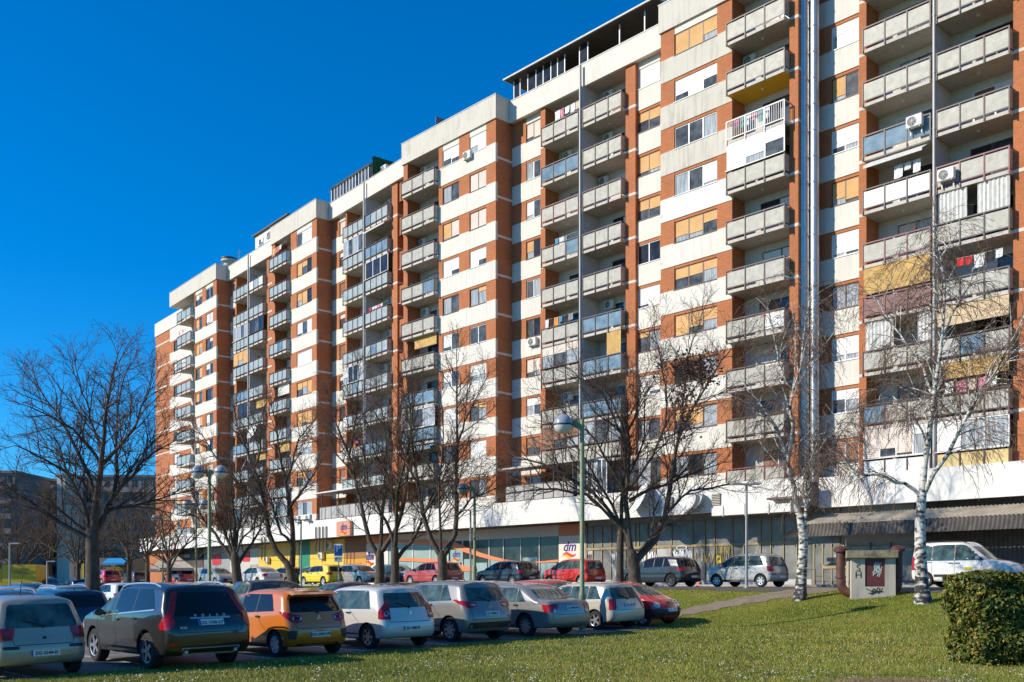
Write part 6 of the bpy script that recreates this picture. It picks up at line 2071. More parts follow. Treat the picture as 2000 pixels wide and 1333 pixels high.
def px_tree(label, Y, trunk, limbs, seed, P=PLANE, name='bare_tree', birch=False, cat='tree', group='bare trees', leaves=None, scale_r=1.0):
    """trunk and limbs are photo polylines [(x, y), ...] with a start/end radius in photo pixels; depth fans out around Y"""
    rg = random.Random(seed)
    ppm = F / Y
    base = at(trunk[0][0], trunk[0][1], Y)
    gz = ground(base.x, base.y)
    t = thing(name, label, cat, (base.x, base.y, gz), 0, group)
    o = Vector((base.x, base.y, gz))
    thick, levels = [], [[], [], []]
    def conv(pl, slope, yoff, curve):
        d0 = pl[0]; out = []
        acc = 0
        for k, (x, y) in enumerate(pl):
            if k: acc += math.hypot(x - pl[k - 1][0], y - pl[k - 1][1]) / ppm
            out.append(at(x, y, Y + yoff + slope * acc + curve * acc * acc) - o)
        return out
    def smooth(pl, n):
        return [Vector((p.x, p.y)) for p in resample(pl, n)]
    def emit(pts, r0, r1):
        thick.append(([tuple(v) for v in pts], [r0 + (r1 - r0) * (j / (len(pts) - 1)) ** 0.8 for j in range(len(pts))]))
    tr = conv([tuple(p) for p in smooth(trunk[:-1] if isinstance(trunk[-1][0], str) else trunk, 8)], 0, 0, 0)
    tr[0].z = -0.25
    r0, r1 = limbs[0]
    rr0, rr1 = r0 / ppm / 2 * scale_r, r1 / ppm / 2 * scale_r
    n = len(tr)
    tr.append(tr[-1] + (tr[-1] - tr[-2]).normalized() * rr1 * 1.2)
    thick.append(([tuple(v) for v in tr], [(rr0 * (1.5 if j == 0 else 1.1 if j == 1 else 1) + (rr1 - rr0) * j / (n - 1)) for j in range(n)] + [rr1 * 0.45]))
    for k, (pl, a, b) in enumerate(limbs[1:]):
        sl = rg.uniform(-0.55, 0.55) if k else rg.uniform(-.2, .2)
        pl = [tuple(p) for p in smooth(pl, 9)]
        pts = conv(pl, sl, 0, 0)
        jit = 0.03
        pts = [p + Vector((rg.gauss(0, jit), rg.gauss(0, jit), rg.gauss(0, jit))) if 0 < j else p for j, p in enumerate(pts)]
        ra, rb = a / ppm / 2 * scale_r, max(b / ppm / 2 * scale_r, P['tip'] * 1.6)
        emit(pts, ra, rb)
        sub_branches(rg, levels, pts, ra, rb, 0, P)
        # the tip forks on
        for _ in range(3):
            d = (pts[-1] - pts[-2]).normalized()
            q, _d = bend(rg, pts[-1], spread_dir(rg, d, R(rg.uniform(8, 30))), rg.uniform(.5, 1.2), 4, P['up'][1], P['wob'])
            levels[1].append(([tuple(v) for v in q], [rb * (1 - .15 * j) for j in range(5)]))
            sub_branches(rg, levels, q, rb, rb * .5, 1 if not birch else 2, P)
    link('trunk', tubes_mesh('trunk', thick, birch_m if birch else bark, lambda r: 12 if r > 0.1 else 8), t)
    tw = birch_twig if birch else twig_m
    cr = [(p, r) for p, r in levels[0]]
    bo_ = link('branches', tubes_mesh('branches', cr, birch_m if birch else twig_m, lambda r: 5), t)
    bo_['kind'] = 'stuff'
    bo_ = link('crown', tubes_mesh('crown', levels[1] + levels[2], tw, lambda r: 3), t)
    bo_['kind'] = 'stuff'
    if leaves:
        V, Fc = [], []
        for (x, y, rx, ry, n) in leaves:
            for _ in range(n):
                c = at(x + rg.gauss(0, rx), y + rg.gauss(0, ry), Y + rg.gauss(0, .5)) - o
                s_ = rg.uniform(.07, .13)
                u = Vector((rg.gauss(0, 1), rg.gauss(0, 1), rg.gauss(0, 1))).normalized(); w_ = u.orthogonal().normalized(); z = u.cross(w_)
                i = len(V)
                V += [c, c + w_ * s_ + u * s_ * .25, c + (w_ + z) * s_ * .9, c + z * s_ + u * s_ * .2]
                Fc.append((i, i + 1, i + 2, i + 3))
        bo_ = link('dead_leaves', raw_mesh('dead_leaves', np.array([tuple(v) for v in V]), np.array(Fc), M('dead_leaf', (0.10, 0.048, 0.028), .8, c2=(.2, .10, .055), scale=8)), t)
        bo_['kind'] = 'stuff'
    return t

def q_depth(px, q):
    """distance of the point in photo column px that stands q metres out from the building line"""
    t = (px - CX) / F
    base = P3 + NO * q
    e = -(base.x - t * base.y) / (DL.x - t * DL.y)
    return from_eq(e, q)[1]
def zm(x0, y0, s_):
    return lambda *l: [(x0 + a * s_, y0 + b * s_) for a, b in l]

z1 = zm(0, 660, .375)
px_tree('tall spreading bare tree standing among the parked cars at left', 45, z1((482, 1370), (482, 1200), (480, 1010)), [(29, 24),
    (z1((470, 1050), (400, 1010), (330, 970), (200, 890), (100, 820), (-10, 755)), 13, 3),
    (z1((480, 1010), (440, 900), (390, 780), (340, 680), (310, 560)), 10, 2),
    (z1((490, 1010), (510, 820), (525, 660), (545, 480), (565, 300), (610, 90)), 17, 1.6),
    (z1((500, 1000), (545, 920), (600, 810), (690, 720), (760, 630), (900, 540)), 12, 2),
    (z1((510, 970), (560, 900), (640, 882), (780, 860), (950, 800)), 9, 2),
    (z1((505, 860), (470, 740), (420, 620), (330, 440), (210, 290), (170, 190)), 10, 1.6),
    (z1((525, 660), (460, 560), (380, 480), (250, 400), (110, 340)), 8, 1.5),
    (z1((535, 660), (620, 570), (700, 470), (740, 360), (800, 200)), 9, 1.5),
    (z1((570, 870), (598, 740), (605, 600), (612, 420), (650, 200), (700, 110)), 9, 1.5),
    (z1((480, 860), (430, 740), (330, 690), (200, 615), (90, 560), (10, 585)), 8, 1.5),
    (z1((528, 560), (480, 450), (440, 300), (410, 200), (400, 140)), 6, 1.4),
    (z1((440, 1000), (330, 920), (250, 850), (160, 800), (60, 790)), 6, 1.5),
    (z1((600, 820), (680, 690), (760, 580), (860, 480)), 6, 1.4)], 21)
z2 = zm(380, 640, .39)
px_tree('low bushy bare tree on the grass behind the black SUV', q_depth(467, 17), z2((222, 1330), (212, 1240), (203, 1150)), [(20, 17),
    (z2((200, 1180), (140, 1090), (80, 1010), (30, 940), (0, 850)), 9, 2),
    (z2((203, 1150), (200, 1010), (188, 860), (178, 740)), 11, 2),
    (z2((205, 1160), (160, 1050), (110, 930), (90, 830)), 8, 1.6),
    (z2((214, 1190), (265, 1110), (320, 1030), (345, 950)), 9, 2),
    (z2((210, 1130), (240, 1050), (290, 1010), (345, 975)), 6, 1.6),
    (z2((203, 1110), (225, 990), (240, 860), (280, 740)), 7, 1.5),
    (z2((200, 1120), (170, 980), (130, 850), (60, 740)), 6, 1.5)], 22)
px_tree('forked bare tree left of the yellow hatchback', q_depth(572, 13), z2((488, 1270), (484, 1220), (470, 1190)), [(19, 17),
    (z2((470, 1190), (420, 1150), (380, 1070), (355, 930), (330, 800), (285, 680), (225, 520), (200, 400)), 13, 1.6),
    (z2((488, 1200), (495, 1080), (485, 930), (455, 790), (430, 640), (400, 470), (380, 400)), 13, 1.6),
    (z2((350, 920), (290, 850), (180, 740), (100, 640), (40, 540)), 8, 1.6),
    (z2((490, 1090), (440, 1030), (410, 960), (380, 860), (340, 760)), 7, 1.6),
    (z2((480, 900), (540, 820), (600, 730), (640, 650)), 7, 1.5),
    (z2((455, 780), (490, 680), (520, 560), (600, 470)), 6, 1.4),
    (z2((300, 700), (330, 600), (330, 480), (350, 400)), 5, 1.4)], 23)
z3 = zm(600, 620, .405)
px_tree('bare tree with a trunk just right of the parking sign', q_depth(742, 13), z3((350, 1280), (351, 1200), (350, 1140)), [(18, 17),
    (z3((348, 1160), (300, 1080), (270, 950), (245, 830), (205, 680), (140, 510), (95, 370)), 11, 1.5),
    (z3((352, 1150), (358, 1000), (375, 830), (385, 650), (362, 480), (350, 340)), 9, 1.5),
    (z3((360, 1130), (430, 1020), (470, 880), (490, 700), (480, 520)), 11, 1.6),
    (z3((240, 800), (180, 700), (110, 640), (30, 590)), 5, 1.4),
    (z3((200, 660), (230, 520), (240, 380), (250, 250)), 5, 1.4)], 24)
px_tree('bare tree sharing the kerb with the tree right of the parking sign', q_depth(772, 13), z3((424, 1280), (424, 1200), (422, 1120)), [(17, 15),
    (z3((420, 1130), (395, 1020), (340, 920), (295, 790), (270, 640), (255, 500)), 8, 1.5),
    (z3((424, 1110), (428, 950), (445, 790), (490, 620), (510, 470), (500, 330)), 9, 1.5),
    (z3((430, 1170), (520, 1060), (560, 960), (600, 860), (660, 760)), 9, 1.6),
    (z3((428, 960), (400, 800), (330, 660), (300, 520)), 6, 1.4)], 25)
px_tree('bare tree in front of the faded red hatchback', q_depth(865, 13), z3((652, 1280), (652, 1200), (650, 1150)), [(19, 18),
    (z3((648, 1160), (605, 1090), (570, 990), (535, 830), (515, 640), (500, 470), (475, 250)), 12, 1.4),
    (z3((645, 1130), (636, 950), (640, 780), (655, 600), (650, 400)), 6, 1.4),
    (z3((660, 1150), (705, 1090), (724, 970), (720, 780), (722, 600), (724, 400), (722, 140)), 12, 1.2),
    (z3((725, 950), (790, 880), (870, 840), (960, 800)), 6, 1.4),
    (z3((560, 950), (620, 860), (660, 760), (700, 640)), 6, 1.4),
    (z3((722, 620), (770, 480), (820, 380), (870, 290)), 5, 1.3),
    (z3((530, 800), (470, 680), (430, 560), (440, 440)), 5, 1.3)], 26)
z4 = zm(980, 560, .45)
px_tree('forked bare tree with clumps of dead leaves in front of the navy hatchback', q_depth(1238, 12.6), z4((578, 1300), (575, 1220), (565, 1160)), [(25, 21),
    (z4((562, 1170), (548, 1040), (540, 880), (552, 700), (545, 540), (540, 430)), 14, 1.6),
    (z4((580, 1190), (640, 1140), (700, 1020), (735, 850), (770, 650), (830, 520), (910, 390), (1030, 230)), 16, 1.6),
    (z4((550, 1080), (480, 990), (400, 900), (330, 850), (200, 780), (60, 740), (-40, 780)), 10, 1.5),
    (z4((520, 1050), (430, 960), (370, 905), (200, 880), (60, 890), (-30, 935)), 9, 1.4),
    (z4((556, 930), (640, 880), (740, 850), (860, 800), (960, 760)), 8, 1.4),
    (z4((690, 1020), (790, 900), (900, 870), (1060, 855)), 7, 1.4),
    (z4((545, 900), (470, 780), (380, 640), (280, 560), (190, 440)), 7, 1.4),
    (z4((545, 700), (480, 560), (430, 450), (330, 390)), 6, 1.4),
    (z4((560, 870), (640, 760), (700, 620), (720, 500), (670, 200)), 7, 1.3),
    (z4((770, 640), (790, 480), (800, 330), (870, 120)), 6, 1.3),
    (z4((590, 1150), (650, 1080), (660, 980), (700, 900)), 7, 1.4),
    (z4((545, 640), (590, 520), (600, 420), (640, 340)), 5, 1.3)], 27, leaves=[(1352, 715, 22, 14, 520), (1335, 790, 14, 34, 380), (1300, 715, 10, 8, 90), (1380, 735, 14, 10, 120)])
px_tree('plain bare trunk beside the forked tree with dead leaves', q_depth(1212, 12.6) - .3, z4((513, 1300), (513, 1180), (516, 1060)), [(15, 13),
    (z4((516, 1070), (520, 900), (540, 760), (520, 600), (470, 480)), 9, 1.5),
    (z4((516, 1060), (490, 960), (420, 860), (330, 700), (240, 620)), 7, 1.4),
    (z4((525, 880), (580, 760), (620, 640), (620, 480)), 6, 1.4)], 28)
z5 = zm(1430, 540, .48)
b1 = on_ground(1562, 1172)
px_tree('slim leaning birch left of the concrete vent box', b1.y, z5((275, 1320), (285, 1180), (290, 1080), (278, 980)), [(23, 15),
    (z5((278, 990), (255, 890), (232, 800), (210, 690), (170, 600), (110, 510), (60, 460)), 13, 1.8),
    (z5((288, 1060), (300, 960), (288, 860), (310, 780), (360, 690), (430, 610)), 10, 1.6),
    (z5((225, 770), (245, 650), (240, 540), (248, 460), (270, 420), (290, 250), (320, 60)), 9, 1.4),
    (z5((190, 640), (130, 560), (80, 540), (20, 520)), 5, 1.3),
    (z5((250, 460), (200, 380), (170, 260), (150, 120)), 5, 1.3),
    (z5((300, 830), (350, 740), (400, 700), (500, 560)), 5, 1.3),
    (z5((270, 420), (330, 340), (380, 300)), 4, 1.2),
    (z5((300, 1000), (310, 880), (300, 760), (320, 600)), 5, 1.3)], 29, BIRCH, 'birch_tree', True, group='birches on the lawn')
z6 = zm(1640, 400, .6)
b2 = on_ground(1803, 1178)
px_tree('tall birch in front of the white van', b2.y, z6((272, 1300), (263, 1150), (262, 1020), (268, 945)), [(27, 17),
    (z6((265, 950), (240, 925), (180, 895), (110, 880), (50, 870), (10, 820)), 9, 1.8),
    (z6((268, 950), (285, 830), (300, 700), (308, 560), (330, 440), (345, 320), (330, 170), (310, 60)), 14, 1.8),
    (z6((275, 940), (325, 850), (395, 730), (470, 600), (540, 480), (610, 350)), 10, 2),
    (z6((420, 690), (500, 560), (560, 490), (640, 420)), 6, 1.6),
    (z6((302, 620), (270, 520), (200, 430), (130, 330), (90, 280)), 7, 1.4),
    (z6((335, 430), (380, 340), (430, 240), (440, 200)), 6, 1.4),
    (z6((345, 320), (300, 220), (250, 160)), 5, 1.3),
    (z6((290, 800), (250, 700), (190, 640), (120, 600)), 5, 1.3),
    (z6((330, 170), (370, 110), (400, 60)), 4, 1.2),
    (z6((300, 700), (330, 560), (360, 480), (370, 440)), 8, 1.4)], 30, BIRCH, 'birch_tree', True, group='birches on the lawn')

# further trees at the left, grown without tracing
def auto_tree(px, Y, h, spread, label, seed, rtrunk=0.22):
    rg = random.Random(seed)
    x = (px - CX) / F * Y
    ppm = F / Y
    gz = ground(x, Y)
    gy = HY - (gz - EYE) * ppm
    top = gy - h * ppm
    fork = gy - h * 0.28 * ppm
    limbs = [(rtrunk * 2 * ppm, rtrunk * 1.6 * ppm)]
    n = 8
    for k in range(n):
        a = -1 + 2 * (k + .5) / n + rg.uniform(-.1, .1)
        ex = px + a * spread * ppm * rg.uniform(.8, 1.1); ey = top + (gy - top) * (0.45 * abs(a) ** 1.6 + rg.uniform(0, .12))
        sy = fork + rg.uniform(-.05, .08) * h * ppm
        m1 = (px + (ex - px) * .25, sy + (ey - sy) * .3); m2 = (px + (ex - px) * .62, sy + (ey - sy) * .66)
        limbs.append(([(px, sy), m1, m2, (ex, ey)], rtrunk * rg.uniform(.7, 1.0) * ppm, 1.2))
    Pq = dict(PLANE); Pq['step'] = [0.6, 0.36, 0.3]; Pq['rad'] = [.04, .022, .014]; Pq['tip'] = .01
    px_tree(label, Y, [(px, gy), (px + .5, (gy + fork) / 2), (px, fork)], limbs, seed, Pq, group='bare trees in the background')
for k, (px, Y, h, sp, lb) in enumerate(((35, 88, 8.5, 5.0, 'bare tree beside the yellow lorry at the left edge'), (96, 96, 9.0, 5.0, 'bare tree behind the yellow lorry'), (152, 80, 8.0, 4.5, 'bare tree just left of the thick tree trunk'),
        (252, 84, 8.0, 4.2, 'bare tree right of the thick tree trunk by the blue awning'), (288, 92, 9.0, 4.0, 'bare tree beside the beige parasols'), (330, 78, 7.0, 3.6, 'bare tree in front of the far end of the building'), (205, 112, 9.0, 5.0, 'bare tree behind the blue awning'), (60, 130, 11, 6.5, 'far bare tree before the grey blocks'), (-40, 84, 9, 6, 'bare tree reaching in from the left edge'))):
    auto_tree(px, Y, h, sp, lb, 60 + k)
# ================================================================ lamps, signs, street things
green_p = M('green_pole', (0.22, 0.255, 0.125), 0.55, var=0.2, scale=6)
grey_p = M('grey_pole', (0.33, 0.34, 0.34), 0.5, 0.3, var=0.1)
globe_w = M('globe_opal', (0.66, 0.65, 0.60), 0.25, var=0.06)
globe_g = M('globe_grey_cap', (0.30, 0.33, 0.38), 0.3, var=0.1)
def globe(parent, c, r):
    prof_l = [(r * math.sin(a), -r * math.cos(a)) for a in [math.pi * k / 20 for k in range(0, 10)]]
    prof_u = [(r * math.sin(a) * 1.0, -r * math.cos(a)) for a in [math.pi * k / 20 for k in range(10, 21)]]
    g = link('globe', MB().lathe(prof_l, 20, 0).lathe([(r * .99, -r * .16), (r * 1.03, -r * .14), (r * 1.03, 0.0), (r, .0)], 20, 1).mesh('globe', [globe_w, black_plastic], True), parent, c)
    link('globe_cap', MB().lathe(prof_u, 20).mesh('globe_cap', globe_g, True), g)
def lamp(px, by, Y, top_y, sides, r, label, pr=0.055, pm=None):
    b = at(px, by, Y); gz = ground(b.x, b.y)
    t = thing('street_lamp', label, 'street lamp', (b.x, b.y, gz), 0, 'globe street lamps')
    ht = EYE + (HY - top_y) / F * Y - gz
    pm = pm or green_p
    link('pole', MB().tube([(0, 0, -.1), (0, 0, 1.1)], pr * 1.45, 12).tube([(0, 0, 1.1), (0, 0, 1.2), (0, 0, ht)], [pr * 1.45, pr, pr * .9], 12).mesh('pole', pm, True), t)
    link('base', MB().lathe([(0.16, 0), (0.16, .03), (.1, .05), (.09, .16)], 14).mesh('base', metal_grey, True), t)
    for sg in sides:
        arm = MB().prism([(0, 0), (sg * (r + .12), -.06), (sg * (r + .12), -.16), (0, -.34)] if sg > 0 else [(0, -.34), (sg * (r + .12), -.16), (sg * (r + .12), -.06), (0, 0)], -.025, .025)
        link('arm', arm.mesh('arm', pm), t, (0, 0, ht))
        globe(t, (sg * (r + .28), 0, ht - .14), r)
bl = on_ground(1137, 1233)
lamp(1137, 1233, bl.y, 820, (-1,), .30, 'green lamp post with one silver globe standing at the lawn edge', .075)
lamp(409, 1135, 62, 918, (-1, 1), .42, 'tall green lamp post with two globes behind the black SUV', .11)
lamp(383, 1135, 80, 982, (-1, 1), .42, 'smaller lamp post with two globes left of the tall one', .08)
lamp(927, 1135, q_depth(927, 12), 950, (-1,), .34, 'green lamp post with one globe in front of the drugstore window', .08)
lamp(318, 1135, 84, 1010, (-1,), .34, 'thin lamp post with one globe beside the beige parasols', .06)
def led_lamp(px, by, Y, top_y, label, heads=(1,)):
    b = at(px, by, Y); gz = ground(b.x, b.y)
    t = thing('slim_lamp', label, 'street lamp', (b.x, b.y, gz), 0, 'slim grey lamp posts')
    ht = EYE + (HY - top_y) / F * Y - gz
    link('pole', MB().tube([(0, 0, -.1), (0, 0, ht * .6), (0, 0, ht)], [.065, .055, .05], 10).mesh('pole', grey_p, True), t)
    link('base', MB().lathe([(.13, 0), (.13, .02), (.075, .03), (.07, .12)], 12).mesh('base', metal_grey, True), t)
    for sg in heads:
        link('lamp_head', MB().prism([(0, .02), (sg * .55, .06), (sg * .62, .02), (sg * .55, -.03), (0, -.04)] if sg > 0 else [(0, -.04), (sg * .55, -.03), (sg * .62, .02), (sg * .55, .06), (0, .02)], -.13, .13).mesh('lamp_head', metal_grey), t, (0, 0, ht))
led_lamp(1458, 1148, on_ground(1458, 1149).y, 946, 'thin grey lamp post in front of the silver grey hatchback', (1, -1))
led_lamp(588, 1132, q_depth(588, 12), 1016, 'thin grey lamp post left of the yellow hatchback', (1, -1))
led_lamp(919, 1132, q_depth(919, 11.8), 997, 'thin grey lamp post beside the globe lamp at the drugstore window', (-1,))
led_lamp(19, 1145, 60, 1062, 'thin grey post at the far left edge', (1,))
led_lamp(92, 1140, 72, 1097, 'short grey post left of the thick tree trunk', (1,))
# parking sign
b = at(661, 1135, q_depth(661, 12)); Yp = b.y; gz = ground(b.x, b.y)
t = thing('parking_sign', 'blue square parking sign with a white panel below on a post', 'sign', (b.x, b.y, gz), R(-8))
pp = Yp / F
zt = EYE + (HY - 1063) * pp - gz; zb = EYE + (HY - 1087) * pp - gz; zb2 = EYE + (HY - 1098) * pp - gz
hw = 8.7 * pp
link('post', MB().tube([(0, .05, -.1), (0, .05, zt - .05)], .035, 8).mesh('post', grey_p, True), t)
sp_ = link('sign_plate', MB().box(-hw, hw, -.02, .01, zb, zt).mesh('sign_plate', frame_white), t)
link('blue_field', MB().box(-hw * .92, hw * .92, -.028, -.021, zb + .05, zt - .05).mesh('blue_field', M('sign_blue', (0.015, 0.13, 0.50), .35)), sp_)
link('letter_p', text_mesh('P', (zt - zb) * .85, frame_white, .004, offset=.012), sp_, (0, -.034, (zt + zb) / 2 + .1))
link('lower_panel', MB().box(-hw * .9, hw * .9, -.02, .01, zb2, zb - .03).mesh('lower_panel', frame_white), t)
link('panel_mark', text_mesh('P <', .3, black_plastic, .003), t, (0, -.026, (zb2 + zb) / 2))
# concrete vent box with two rusty pipes
conc = stained_mat('old_concrete', (0.52, 0.46, 0.36), (0.20, 0.20, 0.15), .6)
rust = M('rusty_brown_pipe', (0.115, 0.042, 0.030), .55, var=.3, scale=6)
bb = on_ground(1706, 1168)
Yb = bb.y; pb = Yb / F
t = thing('vent_box', 'graffitied concrete vent box with two curved rusty brown pipes', 'vent box', (bb.x, Yb, bb.z), R(-12))
W2 = 41 * pb; hb = 78 * pb
link('concrete_body', MB().box(-W2, -W2 * .38, 0, 1.5, -.3, hb).box(W2 * .52, W2, 0, 1.5, -.3, hb).box(-W2 * .38, W2 * .52, .12, 1.4, -.3, hb).box(-W2 * .38, W2 * .52, .0, .12, -.3, hb * .28).mesh('concrete_body', conc), t)
lid_m = M('mossy_concrete', (0.24, 0.20, 0.13), .95, var=.45, scale=5)
link('cap_slab', MB().box(-W2 * 1.22, W2 * 1.08, -.18, 1.7, hb + .003, hb + .26).mesh('cap_slab', lid_m), t)
gr = link('rust_panel', MB().box(-W2 * .37, W2 * .51, .03, .115, hb * .30, hb * .97).mesh('rust_panel', M('rust_red_panel', (0.13, .03, .028), .6, var=.25, scale=5)), t)
def scribble(parent, x0, x1, z0, z1, n, mat, seed, y, wd):
    rg = random.Random(seed); mb = MB()
    for k in range(n):
        p = [Vector((rg.uniform(x0, x1), rg.uniform(z0, z1))) for _ in range(4)]
        for i in range(14):
            q = []
            for tt in (i / 14, (i + 1) / 14):
                q.append(p[0] * (1 - tt) ** 3 + p[1] * 3 * tt * (1 - tt) ** 2 + p[2] * 3 * tt * tt * (1 - tt) + p[3] * tt ** 3)
            d = (q[1] - q[0]); n_ = Vector((-d.y, d.x)).normalized() * wd
            e = y - len(mb.v) * 2e-6
            mb.quad((q[0].x + n_.x, e, q[0].y + n_.y), (q[0].x - n_.x, e, q[0].y - n_.y), (q[1].x - n_.x, e, q[1].y - n_.y), (q[1].x + n_.x, e, q[1].y + n_.y))
    link('graffiti', mb.mesh('graffiti', mat, False, False), parent)
scribble(gr, -W2 * .2, W2 * .4, hb * .5, hb * .9, 11, M('spray_pale_green', (.42, .50, .45), .7), 2, .024, .014)
scribble(t, -W2 * .35, W2 * .5, .1, hb * .26, 9, spray_k, 3, -.006, .014)
for ch, zz_ in (('S', .72), ('H', .55)):
    link('graffiti', text_mesh(ch, .34, spray_k, .002), t, (-W2 * .68, -.006, hb * zz_ + .02))
for sg, x in ((-1, -W2 * 1.42), (1, W2 * 1.22)):
    pts = [(x, .5, hb * 1.18), (x, .5, hb * .55), (x + .02 * -sg, .5, hb * .4)]
    for k in range(1, 8):
        a = k / 7 * math.pi / 2
        pts.append((x - sg * (.42 * (1 - math.cos(a))), .5, hb * .4 - .42 * math.sin(a)))
    pts.append((x - sg * 1.0, .5, hb * .4 - .42))
    pi_ = link('vent_pipe', MB().tube(pts, .155, 14).mesh('vent_pipe', rust, True), t)
    link('pipe_cap', MB().lathe([(.16, -.02), (.24, -.02), (.25, .08), (.18, .16), (0, .2)], 16).mesh('pipe_cap', rust, True), pi_, (x, .5, hb * 1.18))
    link('flange', MB().lathe([(.155, -.03), (.19, -.03), (.19, .03), (.155, .03)], 16).mesh('flange', rust, True), pi_, (x, .5, hb * .52))
# low steel hoops by the doors
for px in (1590, 1655):
    u = C.u(px, .4)
    p = C.P(u, .4, 1.68)
    t = thing('steel_hoop_rail', 'low steel hoop rail %s the ochre doors' % ('left of' if px < 1600 else 'right of'), 'railing', p, C.rz, 'hoop rails by the doors')
    link('hoop', MB().tube([(-.55, 0, 0), (-.55, 0, .8), (.1, 0, .8), (.1, 0, .45), (.55, 0, .45), (.55, 0, 0)], .02, 6).tube([(.1, 0, .45), (.1, 0, 0)], .02, 6).mesh('hoop', rail_dark, True), t)
# traffic cone and barrier board by the closed shop
p = C.P(C.u(1366, -3.0), -3.0, 1.6)
t = thing('traffic_cone', 'small red and white cone beside the silver grey hatchback', 'cone', p)
link('cone', MB().lathe([(.17, .03), (.03, .6), (0, .6)], 14).mesh('cone', M('cone_red', (.6, .06, .03), .5), True), t)
link('foot', MB().box(-.2, .2, -.2, .2, 0, .03).mesh('foot', M('cone_foot', (.4, .05, .03), .6)), t)
link('white_band', MB().lathe([(.125, .22), (.09, .37)], 14).mesh('white_band', frame_white, True), t); t.children[-1].scale = (1.04, 1.04, 1)

# ---------------------------------------------------------------- left background
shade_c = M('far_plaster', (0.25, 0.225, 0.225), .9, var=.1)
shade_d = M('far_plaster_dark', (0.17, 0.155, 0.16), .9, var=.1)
def far_block(px0, px1, top, Y, depth, label, m, floors, cols, rz=0.0):
    a, b = at(px0, top, Y), at(px1, top, Y)
    gz = ground(a.x, Y)
    t = thing('far_apartment_block', label, 'building', (a.x, Y, gz - .5), rz, 'far apartment blocks')
    w_, h = b.x - a.x, a.z - gz + .5
    link('wall', MB().box(0, w_, 0, depth, 0, h).mesh('wall', m), t)
    link('roof', MB().box(-.3, w_ + .3, -.3, depth + .3, h + .002, h + .5).mesh('roof', shade_d), t)
    fh = h / (floors + .6)
    rg = random.Random(px0)
    for f in range(floors):
        link('balcony_band', boxmesh('balcony_band', (.4, w_ - .4, -.9, 0, 0, 1.0), m), t, (0, 0, fh * (f + .55)))
        for c in range(cols):
            x = w_ * (c + .2) / cols
            ww = w_ / cols * .55
            wn = link('window', boxmesh('window', (0, ww, -.04, 0.02, 0, fh * .5), glass_dk if rg.random() < .7 else glass_m), t, (x, 0, fh * (f + .55) + 1.1))
            link('window_frame', boxmesh('window_frame', (ww * .47, ww * .53, -.08, -.04, 0, fh * .5), m), wn)
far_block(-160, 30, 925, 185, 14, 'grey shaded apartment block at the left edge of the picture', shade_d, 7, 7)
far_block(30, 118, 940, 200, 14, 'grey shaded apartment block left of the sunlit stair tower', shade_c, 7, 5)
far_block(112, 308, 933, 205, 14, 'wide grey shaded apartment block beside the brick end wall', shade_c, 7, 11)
a = at(111, 928, 196)
t = thing('stair_tower', 'pale sunlit stair tower between the grey far blocks', 'building', (a.x, 196, .5))
link('wall', MB().box(0, 1.7, 0, 8, 0, a.z - .5).mesh('wall', white_panel), t)
link('roof', MB().box(-.2, 1.9, -.2, 8.2, a.z - .497, a.z - .2).mesh('roof', slab_m), t)
# yellow lorry
yl = M('lorry_yellow', (0.62, 0.42, 0.02), .5, var=.06)
a = at(4, 1126, 84)
t = thing('yellow_lorry', 'yellow box lorry with dark curly lettering at the left edge', 'lorry', (a.x, 84, ground(a.x, 84)), R(4))
link('cargo_box', MB().box(0, 2.75, 0, 2.4, 1.0, 3.0).mesh('cargo_box', yl), t)
link('cab', MB().prism([(-1.7, .5), (-.08, .5), (-.08, 2.6), (-1.1, 2.6), (-1.65, 1.6)], .1, 2.3).mesh('cab', yl), t)
link('windscreen', MB().box(-1.4, -.4, .07, .095, 1.7, 2.4).mesh('windscreen', car_glass_dk), t)
link('chassis', MB().box(-1.6, 2.7, .3, 2.1, .55, .97).mesh('chassis', trim_m), t)
for x in (-1.0, 1.9):
    for y in (.3, 2.1):
        wl = link('wheel', wheel_meshes(.42, 'cap_6')[0], t, (x, y, .42)); link('rim', wheel_meshes(.42, 'cap_6')[1], wl, (0, 0, 0), math.pi)
scribble(t, .4, 2.4, 2.1, 2.8, 8, M('lorry_ink', (.2, .11, .03), .6), 4, -.01, .014)
# beige parasols
canvas = M('beige_canvas', (0.72, 0.61, 0.46), .85, var=.1)
for px, wpx, ty, Y, lb in ((318, 50, 1088, 92, 'left beige pyramid parasol by the brick corner'), (345, 62, 1085, 90, 'larger beige pyramid parasol by the brick corner')):
    a = at(px, ty, Y); gz = ground(a.x, Y)
    t = thing('parasol', lb, 'parasol', (a.x, Y, gz), R(20), 'beige parasols')
    h = a.z - gz; w_ = wpx / F * Y / 2
    mb = MB()
    mb.v += [(0, 0, h), (-w_, -w_, h - 1.15), (w_, -w_, h - 1.15), (w_, w_, h - 1.15), (-w_, w_, h - 1.15), (-w_, -w_, h - 1.4), (w_, -w_, h - 1.4), (w_, w_, h - 1.4), (-w_, w_, h - 1.4)]
    for k in range(4):
        mb.f.append((0, 1 + k, 1 + (k + 1) % 4)); mb.m.append(0)
        mb.f.append((1 + k, 5 + k, 5 + (k + 1) % 4, 1 + (k + 1) % 4)); mb.m.append(0)
    link('canopy', mb.mesh('canopy', canvas), t)
    link('pole', MB().tube([(0, 0, 0), (0, 0, h - .05)], .05, 8).mesh('pole', frame_white, True), t)
    link('foot', MB().box(-.45, .45, -.45, .45, 0, .12).mesh('foot', kerb_m), t)
